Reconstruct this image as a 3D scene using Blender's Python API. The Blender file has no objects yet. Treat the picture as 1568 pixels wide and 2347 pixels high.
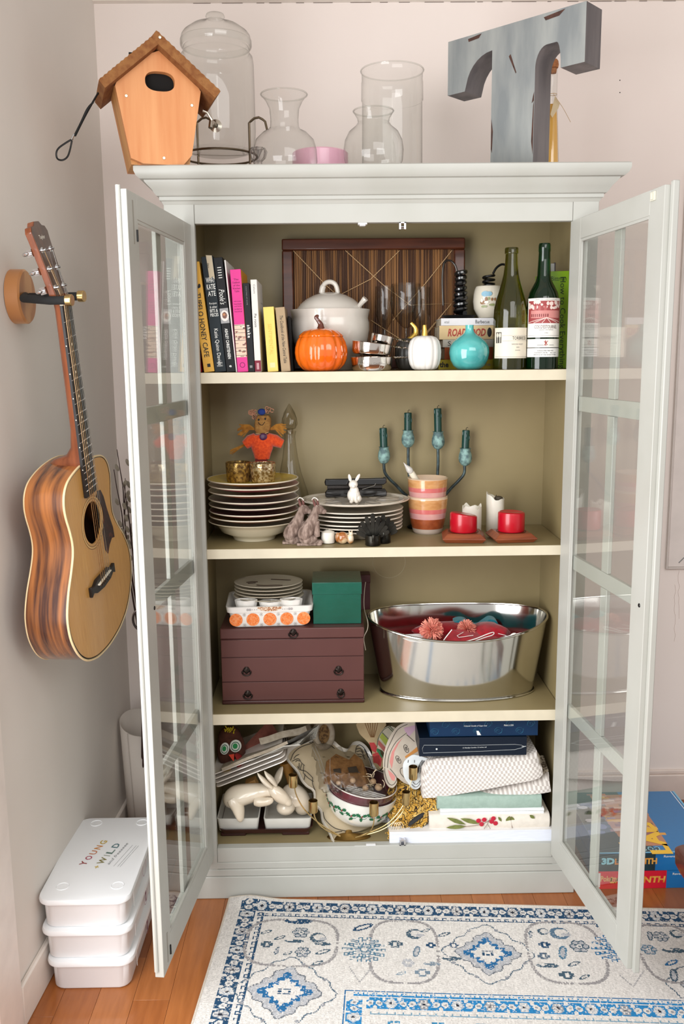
import bpy, math, random
import numpy as np
from mathutils import Vector, Matrix
random.seed(7)
SC = bpy.context.scene
COL = SC.collection
# ------------------------------------------------------------------ camera
FPX, PITCH, ROLL, YAW = 2062.1, .17048, -.0098, .01226
CAM = Vector((-.1343, -2.2235, 1.4373))
_fw = Vector((math.sin(YAW)*math.cos(PITCH), math.cos(YAW)*math.cos(PITCH), -math.sin(PITCH)))
_r0 = Vector((math.cos(YAW), -math.sin(YAW), 0)); _u0 = _r0.cross(_fw)
_r = _r0*math.cos(ROLL)+_u0*math.sin(ROLL); _u = -_r0*math.sin(ROLL)+_u0*math.cos(ROLL)
cd = bpy.data.cameras.new('camera'); cam = bpy.data.objects.new('camera', cd); COL.objects.link(cam)
cam.matrix_world = Matrix(((_r.x, _u.x, -_fw.x, CAM.x), (_r.y, _u.y, -_fw.y, CAM.y), (_r.z, _u.z, -_fw.z, CAM.z), (0, 0, 0, 1)))
cd.sensor_fit = 'HORIZONTAL'; cd.sensor_width = 36; cd.lens = FPX/1568*36; cd.clip_start = .05
SC.camera = cam
# ------------------------------------------------------------------ light
SC.view_settings.view_transform = 'Standard'; SC.view_settings.look = 'None'
SC.view_settings.gamma = 1; SC.view_settings.use_curve_mapping = False
SC.view_settings.exposure = 0.42
wd = bpy.data.worlds.new('world'); SC.world = wd; wd.use_nodes = True
bgn = wd.node_tree.nodes['Background']; bgn.inputs[0].default_value = (1.0, .975, .955, 1); bgn.inputs[1].default_value = .50
def area(name, loc, aim, sx, sy, power, col):
    l = bpy.data.lights.new(name, 'AREA'); l.shape = 'RECTANGLE'; l.size = sx; l.size_y = sy; l.energy = power; l.color = col
    o = bpy.data.objects.new(name, l); COL.objects.link(o); o.location = loc
    o.rotation_euler = (Vector(aim)-Vector(loc)).to_track_quat('-Z', 'Y').to_euler(); return o
area('window_daylight', (-1.0, -1.35, 1.15), (.35, -.25, .75), 1.2, 1.7, 38, (.97, .985, 1))
area('wall_fill', (.8, -2.5, 2.4), (.65, .45, 1.5), 2.0, 1.0, 20, (1, .985, .97))  # added fill to brighten the back wall, not a known window
# ------------------------------------------------------------------ pixel helpers (1568 x 2347): a ray met with a real plane
def ray(x, y): return _fw+_r*((x-784)/FPX)-_u*((y-1173.5)/FPX)
def PY(x, y, Y): v = ray(x, y); return CAM+v*((Y-CAM.y)/v.y)
def PZ(x, y, Z): v = ray(x, y); return CAM+v*((Z-CAM.z)/v.z)
def XA(x, Y, Z):                                     # world X on plane Y at height Z under picture column x
    a, b = -3.0, 3.0
    for _ in range(40):
        m = (a+b)/2; d = Vector((m, Y, Z))-CAM
        if 784+FPX*d.dot(_r)/d.dot(_fw) < x: a = m
        else: b = m
    return (a+b)/2
def MP(P): return (Vector(P)-CAM).dot(_fw)/FPX          # metres per pixel there
def ZA(y, X, Y):                                     # world Z at (X, Y) on picture row y
    a, b = -1.0, 4.0
    for _ in range(40):
        m = (a+b)/2; d = Vector((X, Y, m))-CAM
        if 1173.5-FPX*d.dot(_u)/d.dot(_fw) > y: a = m
        else: b = m
    return (a+b)/2
# ------------------------------------------------------------------ materials
def lin(c): return tuple((v/255/12.92 if v/255 <= .04045 else ((v/255+.055)/1.055)**2.4) for v in c)
MATS = {}
def mat(name, c=None, r=.5, metal=0, c2=None, ns=20, nd=4, stretch=None, lo=.35, hi=.65, bump=0, bs=60, trans=0, coat=0, sheen=0, ior=1.5, spec=.5, sss=0, wave=None):
    if name in MATS: return MATS[name]
    m = bpy.data.materials.new(name); m.use_nodes = True; nt = m.node_tree; N = nt.nodes; L = nt.links
    p = N['Principled BSDF']; p.inputs['Base Color'].default_value = (*lin(c), 1)
    p.inputs['Roughness'].default_value = r; p.inputs['Metallic'].default_value = metal
    p.inputs['IOR'].default_value = ior; p.inputs['Transmission Weight'].default_value = trans
    p.inputs['Coat Weight'].default_value = coat; p.inputs['Coat Roughness'].default_value = .08
    p.inputs['Sheen Weight'].default_value = sheen; p.inputs['Specular IOR Level'].default_value = spec
    if sss: p.inputs['Subsurface Weight'].default_value = sss; p.inputs['Subsurface Radius'].default_value = (.02, .012, .008); p.inputs['Subsurface Scale'].default_value = .5
    tc = N.new('ShaderNodeTexCoord'); mp = N.new('ShaderNodeMapping'); L.new(tc.outputs['Object'], mp.inputs[0])
    if stretch: mp.inputs['Scale'].default_value = stretch
    if c2 is None: c2 = tuple(max(0, v*.97) for v in c)
    no = N.new('ShaderNodeTexNoise'); no.inputs['Scale'].default_value = ns; no.inputs['Detail'].default_value = nd
    L.new(mp.outputs[0], no.inputs['Vector'])
    fac = no.outputs[0]
    if wave:
        wv = N.new('ShaderNodeTexWave'); wv.bands_direction = wave[0]; wv.inputs['Scale'].default_value = wave[1]
        wv.inputs['Distortion'].default_value = wave[2]; wv.inputs['Detail'].default_value = 3; wv.inputs['Detail Scale'].default_value = wave[3] if len(wave) > 3 else 1.5
        L.new(mp.outputs[0], wv.inputs['Vector']); mx = N.new('ShaderNodeMath'); mx.operation = 'MULTIPLY_ADD'
        L.new(wv.outputs[1], mx.inputs[0]); mx.inputs[1].default_value = .5; m2 = N.new('ShaderNodeMath'); m2.operation = 'MULTIPLY'; m2.inputs[1].default_value = .5
        L.new(no.outputs[0], m2.inputs[0]); L.new(m2.outputs[0], mx.inputs[2]); fac = mx.outputs[0]
    cr = N.new('ShaderNodeValToRGB'); cr.color_ramp.elements[0].position = lo; cr.color_ramp.elements[1].position = hi
    cr.color_ramp.elements[0].color = (*lin(c), 1); cr.color_ramp.elements[1].color = (*lin(c2), 1)
    L.new(fac, cr.inputs[0]); L.new(cr.outputs[0], p.inputs['Base Color'])
    if bump:
        bn = N.new('ShaderNodeTexNoise'); bn.inputs['Scale'].default_value = bs; bn.inputs['Detail'].default_value = 3
        L.new(mp.outputs[0], bn.inputs['Vector']); b = N.new('ShaderNodeBump'); b.inputs['Strength'].default_value = bump; b.inputs['Distance'].default_value = .002
        L.new(bn.outputs[0], b.inputs['Height']); L.new(b.outputs[0], p.inputs['Normal'])
    MATS[name] = m; return m
def glass(name, tint=(255, 255, 255), edge=(150, 150, 145), k=4.0, rough=.02):
    """thin clear glass: transparent sheet with a Fresnel mirror coat, its wall looking darker where it is seen edge on"""
    if name in MATS: return MATS[name]
    m = bpy.data.materials.new(name); m.use_nodes = True; nt = m.node_tree; N = nt.nodes; L = nt.links
    N.remove(N['Principled BSDF']); out = N['Material Output']
    t = N.new('ShaderNodeBsdfTransparent'); g = N.new('ShaderNodeBsdfGlossy'); g.inputs['Roughness'].default_value = rough
    lw = N.new('ShaderNodeLayerWeight'); lw.inputs[0].default_value = .5
    def mth(op, a_, b_):
        q = N.new('ShaderNodeMath'); q.operation = op; q.use_clamp = True
        for i_, v_ in enumerate((a_, b_)):
            if isinstance(v_, (int, float)): q.inputs[i_].default_value = v_
            else: L.new(v_, q.inputs[i_])
        return q.outputs[0]
    ed = mth('POWER', lw.outputs['Facing'], k)
    mc = N.new('ShaderNodeMix'); mc.data_type = 'RGBA'; mc.inputs[6].default_value = (*lin(tint), 1); mc.inputs[7].default_value = (*lin(edge), 1)
    L.new(ed, mc.inputs[0]); L.new(mc.outputs[2], t.inputs[0])
    fr = mth('ADD', mth('MULTIPLY', mth('POWER', lw.outputs['Facing'], 5.0), .96), .04)
    mx = N.new('ShaderNodeMixShader'); L.new(fr, mx.inputs[0]); L.new(t.outputs[0], mx.inputs[1]); L.new(g.outputs[0], mx.inputs[2])
    L.new(mx.outputs[0], out.inputs[0]); MATS[name] = m; return m
def attrmat(name, r=.8, fine=0, bump=0, stretch=(1, 1, 1), coat=0):
    """colour comes from the mesh's own 'print' face attribute (printed or woven pattern), with a little procedural grain"""
    if name in MATS: return MATS[name]
    m = bpy.data.materials.new(name); m.use_nodes = True; nt = m.node_tree; N = nt.nodes; L = nt.links
    p = N['Principled BSDF']; p.inputs['Roughness'].default_value = r; p.inputs['Coat Weight'].default_value = coat
    a = N.new('ShaderNodeAttribute'); a.attribute_name = 'print'
    tc = N.new('ShaderNodeTexCoord'); mp = N.new('ShaderNodeMapping'); mp.inputs['Scale'].default_value = stretch; L.new(tc.outputs['Object'], mp.inputs[0])
    no = N.new('ShaderNodeTexNoise'); no.inputs['Scale'].default_value = 120; no.inputs['Detail'].default_value = 2; L.new(mp.outputs[0], no.inputs['Vector'])
    mr = N.new('ShaderNodeMapRange'); mr.inputs[1].default_value = .3; mr.inputs[2].default_value = .7; mr.inputs[3].default_value = 1-fine; mr.inputs[4].default_value = 1
    L.new(no.outputs[0], mr.inputs[0])
    mu = N.new('ShaderNodeMix'); mu.data_type = 'RGBA'; mu.blend_type = 'MULTIPLY'; mu.inputs[0].default_value = 1
    L.new(a.outputs[0], mu.inputs[6]); L.new(mr.outputs[0], mu.inputs[7]); L.new(mu.outputs[2], p.inputs['Base Color'])
    if bump:
        b = N.new('ShaderNodeBump'); b.inputs['Strength'].default_value = bump; b.inputs['Distance'].default_value = .003
        L.new(no.outputs[0], b.inputs['Height']); L.new(b.outputs[0], p.inputs['Normal'])
    MATS[name] = m; return m
# ------------------------------------------------------------------ objects
WM = {}
def thing(name, label, cat, loc=(0, 0, 0), rz=0, group=None, rot=None):
    o = bpy.data.objects.new(name, None); COL.objects.link(o); o.empty_display_size = .02
    Mx = Matrix.Translation(Vector(loc)) @ (rot.to_4x4() if rot is not None else Matrix.Rotation(rz, 4, 'Z'))
    o.matrix_world = Mx; WM[o.name] = Mx
    o['label'] = label; o['category'] = cat
    if group: o['group'] = group
    return o
def tag(o, label, cat, group=None, kind=None):
    o['label'] = label; o['category'] = cat
    if group: o['group'] = group
    if kind: o['kind'] = kind
    return o
def dup(root, loc, rz=0, label=None, group=None, rot=None):
    r = root.copy(); COL.objects.link(r)
    r.matrix_world = Matrix.Translation(Vector(loc)) @ (rot.to_4x4() if rot is not None else Matrix.Rotation(rz, 4, 'Z'))
    if label: r['label'] = label
    if group: r['group'] = group
    for ch in [c for c in bpy.data.objects if c.parent == root]:
        c = ch.copy(); COL.objects.link(c); c.parent = r
        for g in [q for q in bpy.data.objects if q.parent == ch]:
            d = g.copy(); COL.objects.link(d); d.parent = c
    return r
def frame(o, ex, ey, ez=None):
    ex = Vector(ex).normalized(); ey = Vector(ey).normalized(); ez = Vector(ez).normalized() if ez is not None else ex.cross(ey)
    o = Vector(o); return Matrix(((ex.x, ey.x, ez.x, o.x), (ex.y, ey.y, ez.y, o.y), (ex.z, ey.z, ez.z, o.z), (0, 0, 0, 1)))
ID = Matrix.Identity(4)
def TR(x=0, y=0, z=0, rx=0, ry=0, rz=0):
    return Matrix.Translation((x, y, z)) @ Matrix.Rotation(rz, 4, 'Z') @ Matrix.Rotation(ry, 4, 'Y') @ Matrix.Rotation(rx, 4, 'X')
class MB:
    def __init__(s, F=None): s.v = []; s.f = []; s.F = F or ID
    def add(s, vs, fs, F=None):
        n = len(s.v); T = s.F if F is None else s.F @ F
        s.v += [T @ Vector(v) for v in vs]; s.f += [tuple(n+i for i in q) for q in fs]; return s
    def box(s, x0, x1, y0, y1, z0, z1, F=None):
        return s.add([(x0, y0, z0), (x1, y0, z0), (x1, y1, z0), (x0, y1, z0), (x0, y0, z1), (x1, y0, z1), (x1, y1, z1), (x0, y1, z1)],
                     [(0, 3, 2, 1), (4, 5, 6, 7), (0, 1, 5, 4), (1, 2, 6, 5), (2, 3, 7, 6), (3, 0, 4, 7)], F)
    def prism(s, poly, z0, z1, F=None):
        n = len(poly)
        return s.add([(x, y, z0) for x, y in poly]+[(x, y, z1) for x, y in poly],
                     [tuple(range(n))[::-1], tuple(range(n, 2*n))]+[(i, (i+1) % n, n+(i+1) % n, n+i) for i in range(n)], F)
    def loft(s, rings, cap=True, F=None, closed=True):
        n = len(rings[0]); vs = [p for r in rings for p in r]; fs = []
        for k in range(len(rings)-1):
            for i in range(n if closed else n-1):
                j = (i+1) % n; fs.append((k*n+i, k*n+j, (k+1)*n+j, (k+1)*n+i))
        if cap and closed: fs += [tuple(range(n))[::-1], tuple(range((len(rings)-1)*n, len(rings)*n))]
        return s.add(vs, fs, F)
    def lathe(s, prof, n=32, F=None, mod=None, sx=1, sy=1, cap=False):
        rings = []
        for k, (r, z) in enumerate(prof):
            r = max(r, 1e-5)
            rings.append([(r*sx*math.cos(2*math.pi*i/n)*(mod(2*math.pi*i/n, z, r) if mod else 1), r*sy*math.sin(2*math.pi*i/n)*(mod(2*math.pi*i/n, z, r) if mod else 1), z) for i in range(n)])
        return s.loft(rings, cap, F)
    def ell(s, c, r, nu=20, nv=12, F=None, mod=None):
        rings = []
        for k in range(nv+1):
            a = -math.pi/2+math.pi*k/nv; rr = max(math.cos(a), 1e-4)
            ring = []
            for i in range(nu):
                t = 2*math.pi*i/nu; d = mod(t, a) if mod else 1
                ring.append((c[0]+r[0]*rr*math.cos(t)*d, c[1]+r[1]*rr*math.sin(t)*d, c[2]+r[2]*math.sin(a)))
            rings.append(ring)
        return s.loft(rings, False, F)
    def tube(s, pts, r, n=8, F=None, flat=1, cap=True):
        pts = [Vector(p) for p in pts]; N = len(pts); rings = []; up = None
        for k, p in enumerate(pts):
            t = (pts[min(k+1, N-1)]-pts[max(k-1, 0)]);
            if t.length < 1e-9: t = Vector((0, 0, 1))
            t.normalize()
            if up is None: up = Vector((0, 0, 1)) if abs(t.z) < .9 else Vector((1, 0, 0))
            a = t.cross(up)
            if a.length < 1e-4: a = t.cross(Vector((0, 1, 0)))
            a.normalize(); b = a.cross(t).normalized(); up = b
            R = r[k] if isinstance(r, (list, tuple)) else r
            rings.append([p+a*(R*math.cos(2*math.pi*i/n))+b*(R*flat*math.sin(2*math.pi*i/n)) for i in range(n)])
        return s.loft(rings, cap, F)
    def obj(s, name, m, parent=None, local=False, sharp=35, bevel=0, flat=False, kind=None, sub=0, solid=0):
        vs = s.v
        if parent is not None:
            if not local:
                Wi = WM[parent.name].inverted(); vs = [Wi @ v for v in vs]
        me = bpy.data.meshes.new(name); me.from_pydata([tuple(v) for v in vs], [], s.f); me.validate()
        ms = m if isinstance(m, (list, tuple)) else [m]
        for q in ms: me.materials.append(q)
        if not flat:
            me.polygons.foreach_set('use_smooth', [True]*len(me.polygons)); me.set_sharp_from_angle(angle=math.radians(sharp))
        import bmesh
        bm = bmesh.new(); bm.from_mesh(me); bmesh.ops.recalc_face_normals(bm, faces=bm.faces); bm.to_mesh(me); bm.free()
        o = bpy.data.objects.new(name, me); COL.objects.link(o)
        if parent is not None: o.parent = parent; WM[o.name] = WM[parent.name]
        else: WM[o.name] = ID
        if solid: md = o.modifiers.new('solid', 'SOLIDIFY'); md.thickness = solid; md.offset = 0
        if sub: md = o.modifiers.new('sub', 'SUBSURF'); md.levels = sub; md.render_levels = sub
        if bevel: md = o.modifiers.new('bevel', 'BEVEL'); md.width = bevel; md.segments = 2; md.limit_method = 'ANGLE'; md.angle_limit = .6
        if kind: o['kind'] = kind
        return o
def spline(pts, n=6, closed=False):
    P = [Vector(p) for p in pts]; out = []; N = len(P); R = range(N if closed else N-1)
    for i in R:
        p0 = P[(i-1) % N] if closed or i > 0 else P[0]; p1 = P[i]; p2 = P[(i+1) % N]; p3 = P[(i+2) % N] if closed or i+2 < N else P[-1]
        for k in range(n):
            t = k/n; out.append(.5*((2*p1)+(p2-p0)*t+(2*p0-5*p1+4*p2-p3)*t*t+(3*p1-p0-3*p2+p3)*t**3))
    if not closed: out.append(P[-1])
    return out
_tx = {}
def text(s, w, h, F, m, parent, name='lettering', ex=.0002, bold=0, shear=0, local=False, spacing=1):
    """the string as thin raised letters filling w x h, centred on F (x right, y up, z out)"""
    key = (s, bold, shear, spacing)
    if key not in _tx:
        cu = bpy.data.curves.new('t', 'FONT'); cu.body = s; cu.offset = bold; cu.shear = shear; cu.resolution_u = 2; cu.space_character = spacing
        ob = bpy.data.objects.new('t', cu); COL.objects.link(ob); bpy.context.view_layer.update()
        me = ob.to_mesh(); vs = [v.co.copy() for v in me.vertices]; fs = [tuple(p.vertices) for p in me.polygons]; ob.to_mesh_clear()
        bpy.data.objects.remove(ob); bpy.data.curves.remove(cu)
        x0 = min(v.x for v in vs); x1 = max(v.x for v in vs); y0 = min(v.y for v in vs); y1 = max(v.y for v in vs)
        _tx[key] = ([((v.x-(x0+x1)/2)/(x1-x0), (v.y-(y0+y1)/2)/(y1-y0)) for v in vs], fs)
    vs, fs = _tx[key]; b = MB(); b.add([(x*w, y*h, ex) for x, y in vs], fs, F)
    return b.obj(name, m, parent, flat=True, local=local)
def texts(lines, F, m, parent, name='lettering', local=False):
    """several strings [(s, cx, cy, w, h, shear, bold)] joined into one print"""
    b = MB()
    for L_ in lines:
        s, cx, cy, w, h = L_[:5]; sh = L_[5] if len(L_) > 5 else 0; bo = L_[6] if len(L_) > 6 else 0
        text_o = text(s, w, h, F @ Matrix.Translation((cx, cy, 0)), m, None, 'tmp', bold=bo, shear=sh)
        me = text_o.data; n = len(b.v); b.v += [v.co.copy() for v in me.vertices]; b.f += [tuple(n+i for i in p.vertices) for p in me.polygons]
        bpy.data.objects.remove(text_o); bpy.data.meshes.remove(me)
    return b.obj(name, m, parent, flat=True, local=local)
class Canvas:
    """a small printed pattern drawn cell by cell (unit: metres), laid on a mesh as face colours"""
    def __init__(s, W, H, cell, bg):
        s.W, s.H = W, H; s.nx = max(2, int(W/cell)); s.ny = max(2, int(H/cell)); s.a = np.zeros((s.ny, s.nx, 3)); s.a[:] = lin(bg)
        s.X, s.Y = np.meshgrid((np.arange(s.nx)+.5)*W/s.nx, (np.arange(s.ny)+.5)*H/s.ny)
    def put(s, mask, c): s.a[mask] = lin(c)
    def rect(s, x0, x1, y0, y1, c): s.put((s.X >= x0) & (s.X < x1) & (s.Y >= y0) & (s.Y < y1), c)
    def disk(s, x, y, rx, ry, c, a=0, r0=0):
        dx, dy = s.X-x, s.Y-y; ca, sa = math.cos(a), math.sin(a); q = ((dx*ca+dy*sa)/rx)**2+((-dx*sa+dy*ca)/ry)**2; s.put((q < 1) & (q >= r0*r0), c)
    def line(s, pts, w, c):
        for (x0, y0), (x1, y1) in zip(pts[:-1], pts[1:]):
            L2 = (x1-x0)**2+(y1-y0)**2+1e-12; t = np.clip(((s.X-x0)*(x1-x0)+(s.Y-y0)*(y1-y0))/L2, 0, 1)
            s.put((s.X-x0-t*(x1-x0))**2+(s.Y-y0-t*(y1-y0))**2 < (w/2)**2, c)
    def poly(s, pts, c):
        ins = np.zeros(s.X.shape, bool); n = len(pts)
        for i in range(n):
            (x0, y0), (x1, y1) = pts[i], pts[(i+1) % n]
            if y0 == y1: continue
            ins ^= ((s.Y < y0) != (s.Y < y1)) & (s.X < (x1-x0)*(s.Y-y0)/(y1-y0)+x0)
        s.put(ins, c)
    def mesh(s, name, m, parent, fn, local=False, kind=None):
        """fn(x, y) arrays -> world xyz arrays"""
        gx, gy = np.meshgrid(np.arange(s.nx+1)*s.W/s.nx, np.arange(s.ny+1)*s.H/s.ny); P = np.stack(fn(gx, gy), -1).reshape(-1, 3)
        if parent is not None and not local:
            Wi = np.array(WM[parent.name].inverted()); P = P @ Wi[:3, :3].T+Wi[:3, 3]
        i = np.arange(s.ny)[:, None]*(s.nx+1)+np.arange(s.nx)[None]; f = np.stack([i, i+1, i+s.nx+2, i+s.nx+1], -1).reshape(-1, 4)
        me = bpy.data.meshes.new(name); nv, nf = len(P), len(f); me.vertices.add(nv); me.vertices.foreach_set('co', P.ravel().astype(np.float32))
        me.loops.add(nf*4); me.loops.foreach_set('vertex_index', f.ravel().astype(np.int32)); me.polygons.add(nf)
        me.polygons.foreach_set('loop_start', (np.arange(nf)*4).astype(np.int32)); me.polygons.foreach_set('loop_total', np.full(nf, 4, np.int32))
        me.polygons.foreach_set('use_smooth', np.ones(nf, bool)); me.update(calc_edges=True); me.materials.append(m)
        at = me.attributes.new('print', 'FLOAT_COLOR', 'FACE'); at.data.foreach_set('color', np.concatenate([s.a.reshape(-1, 3), np.ones((nf, 1))], 1).ravel().astype(np.float32))
        o = bpy.data.objects.new(name, me); COL.objects.link(o)
        if parent is not None: o.parent = parent; WM[o.name] = WM[parent.name]
        else: WM[o.name] = ID
        if kind: o['kind'] = kind
        return o
def flatfn(F):
    M_ = np.array(F)
    return lambda x, y: (M_[0, 0]*x+M_[0, 1]*y+M_[0, 3], M_[1, 0]*x+M_[1, 1]*y+M_[1, 3], M_[2, 0]*x+M_[2, 1]*y+M_[2, 3])
# ------------------------------------------------------------------ common materials
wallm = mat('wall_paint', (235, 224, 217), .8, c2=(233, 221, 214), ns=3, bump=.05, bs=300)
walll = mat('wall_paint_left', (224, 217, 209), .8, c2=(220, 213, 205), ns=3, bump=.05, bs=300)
trimm = mat('trim_paint', (232, 222, 212), .45)
cabm = mat('cabinet_paint', (182, 182, 175), .38, c2=(177, 177, 169), ns=7, bump=.03, bs=90)
cream = mat('cream_paint_shaded', (150, 135, 98), .45, c2=(143, 128, 91), ns=5, bump=.02, bs=90)  # cream darkened to carry the shade inside the cabinet
edgem = mat('cream_paint_lit', (212, 202, 178), .4)  # same cream paint, kept lighter for the lit front edges of the shelves
whitep = mat('white_plastic', (240, 240, 240), .35)
black = mat('black_metal', (12, 12, 12), .35, .3)
chrome = mat('chrome', (220, 220, 222), .12, 1)
brass = mat('brass', (206, 178, 122), .24, 1)
white_c = mat('white_ceramic', (236, 232, 226), .18, coat=.5)
blackink = mat('black_ink', (20, 20, 22), .6)
whiteink = mat('white_ink', (235, 235, 230), .6)
paper = mat('paper_white', (236, 234, 232), .8)
pages = mat('book_pages', (214, 202, 178), .9, c2=(180, 168, 145), stretch=(1, 1, 1), ns=300)
greym = mat('grey_ink', (130, 130, 130), .6)
pane = glass('window_glass', (254, 255, 254), (235, 240, 238), 6.0)
vglass = glass('vase_glass', (250, 251, 250), (178, 175, 170), 5.0)
# ================================================================== the room
WY = .48
def wallx(Y): return -.775-.054*(WY-Y)
def struct(b, name, m, parent=None, **k):
    o = b.obj(name, m, parent, **k)
    if parent is None: o['kind'] = 'structure'
    return o
woodf = []
for i, (c, c2) in enumerate((((160, 94, 46), (126, 68, 28)), ((170, 104, 54), (134, 76, 34)), ((150, 86, 42), (116, 62, 26)), ((164, 102, 50), (140, 80, 36)))):
    woodf.append(mat('oak_board_%s' % 'abcd'[i], c, .32, c2=tuple((p+q)//2 for p, q in zip(c, c2)), ns=9, nd=6, stretch=(9, .9, 1), lo=.3, hi=.7, bump=.12, bs=40, coat=.25))
fl = struct(MB().box(-1.6, 3.2, -4.4, WY+.05, -.03, -.006), 'floor', mat('oak_floor_base', (150, 88, 40), .4, c2=(120, 66, 28), stretch=(9, .9, 1), ns=9))
first = {}
pw = .083
for ci, xk in enumerate(np.arange(-.93, 1.14, pw)):
    y = -1.05+random.uniform(-.6, 0)
    while y < WY-.01:
        L_ = random.uniform(.55, 1.1); y1 = min(y+L_, WY+.01)
        if y1 > -1.0 and y1-y > .05:
            b = MB().box(xk+.0003, xk+pw-.0003, y+.0003, y1-.0003, -.007, 0)
            o = b.obj('floor_plank', random.choice(woodf), fl, bevel=.0004)
        y = y1
wb = struct(MB().box(wallx(WY)-.01, 3.0, WY, WY+.08, 0, 2.6), 'wall_back', wallm)
b = MB(); b.add([(wallx(WY), WY, 0), (wallx(-.5), -.5, 0), (wallx(-.5), -.5, 2.6), (wallx(WY), WY, 2.6), (wallx(WY)-.08, WY, 0), (wallx(-.5)-.08, -.5, 0), (wallx(-.5)-.08, -.5, 2.6), (wallx(WY)-.08, WY, 2.6)],
             [(0, 1, 2, 3), (4, 7, 6, 5), (0, 3, 7, 4), (1, 5, 6, 2), (3, 2, 6, 7), (0, 4, 5, 1)])
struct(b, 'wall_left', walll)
struct(MB().box(-1.0, 3.0, -.7, WY+.08, 2.6, 2.66), 'ceiling', mat('ceiling_paint', (235, 230, 224), .9))
# window casing on the left wall (near edge of the picture), beyond it the opening the daylight comes through
b = MB(); x0 = wallx(-.5)
b.box(x0-.03, x0+.014, -.60, -.475, 0, 2.35); b.box(x0-.03, x0+.02, -.615, -.60, 0, 2.35)
struct(b, 'trim_1', mat('casing_paint', (238, 228, 220), .4), bevel=.003)
# baseboards
b = MB(); h = .10
b.prism([(wallx(.478), .478), (wallx(-.47), -.47), (wallx(-.47)+.012, -.47), (wallx(.466)+.012, .466)], 0, h)
struct(b, 'baseboard_left', trimm, bevel=.004)
b = MB().box(-.76, 2.9, WY-.016, WY, 0, .105); b.box(-.76, 2.9, WY-.010, WY, .105, .118)
struct(b, 'baseboard_back', mat('baseboard_paint', (222, 206, 196), .45), bevel=.003)
qr = [(0, 0)]+[(-.02*math.cos(a), .02*math.sin(a)) for a in np.linspace(0, math.pi/2, 6)]
b = MB().prism(qr, -.72, 2.9, frame((0, WY-.016, 0), (0, 1, 0), (0, 0, 1), (1, 0, 0)))
struct(b, 'trim_2', mat('shoe_moulding_wood', (150, 84, 40), .25, c2=(120, 62, 26), stretch=(1, 8, 8), ns=8, coat=.4))
# joint of the crown at the top of the back wall
zt_ = PY(784, 6, WY).z
b = MB().prism([(0, 0), (-.012, .004), (-.012, .05), (-.03, .09), (-.06, .12), (0, .12)], -.78, 2.9, frame((0, WY, zt_), (0, 1, 0), (0, 0, 1), (1, 0, 0)))
struct(b, 'trim_3', trimm)
b = MB()
xx = -.5
while xx < 1.0:
    L_ = random.uniform(.01, .07); b.box(xx, xx+L_, WY-.0012, WY-.0001, zt_-.0006, zt_+.0004); xx += L_+random.uniform(.002, .05)
b.obj('caulk_crack', mat('crack_dark', (92, 74, 60), .9), bpy.data.objects['trim_3'])
# flat access panel on the back wall at the right edge
p0 = PY(1527, 1305, WY-.012); p1 = PY(1546, 395, WY-.012)
t = thing('access_panel', 'flat white access panel on the back wall at the right edge of the picture', 'panel', (p0.x+.2, WY, p0.z))
MB().box(p0.x+.006, p0.x+.42, WY-.008, WY-.001, p0.z+.006, 1.95).obj('door', mat('panel_paint', (222, 212, 206), .4), t, bevel=.002)
b = MB().box(p0.x, p0.x+.006, WY-.012, WY-.001, p0.z, 1.956); b.box(p0.x+.006, p0.x+.42, WY-.012, WY-.001, p0.z, p0.z+.006); b.box(p0.x+.006, p0.x+.42, WY-.012, WY-.001, 1.95, 1.956)
b.obj('frame', mat('panel_edge', (205, 195, 188), .4), t, bevel=.0015)
b = MB().tube([PY(1568, 1278, WY-.0085), PY(1556, 1290, WY-.0085)], .0015, 6); b.obj('latch', greym, t)
for (x, y) in ((1421, 184), (1421, 212)):
    q = PY(x, y, WY); b = MB().lathe([(0, 0), (.0016, 0), (.0013, .001), (0, .0015)], 10, frame((q.x, WY, q.z), (1, 0, 0), (0, 0, 1), (0, -1, 0)))
    b.obj('screw_hole', black, bpy.data.objects['wall_back'])
for k, (xa, ya, ln) in enumerate(((1556, 1308, 110), (1547, 1340, 130))):
    pts = [PY(xa+random.uniform(-2, 2), ya+ln*i/9, WY-.0003) for i in range(10)]
    MB().tube(pts, .0004, 4).obj('paint_crack', mat('paint_crack', (196, 176, 166), .9), bpy.data.objects['wall_back'])

# ================================================================== the display cabinet
XL, XR, CB = -.522, .512, .335
Z1, Z2, Z3, Z0 = 1.403, .960, .518, .142
ZT = 1.752; ZC = ZA(374, 0, -.053)
cab = thing('display_cabinet', 'tall sage-grey display cabinet with both glazed doors open and four crowded shelves', 'cabinet', (0, .16, 0))
b = MB().box(XL, -.472, .02, CB, .0, ZT+.05); b.obj('side_panel', [cabm], cab)
b = MB().box(.472, XR, .02, CB, .0, ZT+.05); b.obj('side_panel', [cabm], cab)
for s in (-1, 1):
    MB().box(*((-.4719, -.468) if s < 0 else (.468, .4719)), .021, .304, Z0, ZC-.031).obj('side_lining', cream, cab)
MB().box(XL+.002, XR-.002, .304, CB, .02, ZT+.05).obj('back_panel', cream, cab)
MB().box(-.4675, .4675, .02, .304, Z0-.02, Z0).obj('bottom_panel', cream, cab)
cbk = PY(892, 1288, .303)
b = MB().tube([(cbk.x+.047*math.cos(a), .3035, cbk.z+.047*math.sin(a)) for a in np.linspace(0, 2*math.pi, 41)], .0008, 4); b.obj('cable_hole_cover', mat('cream_edge', (190, 178, 146), .5), cab)
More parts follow.
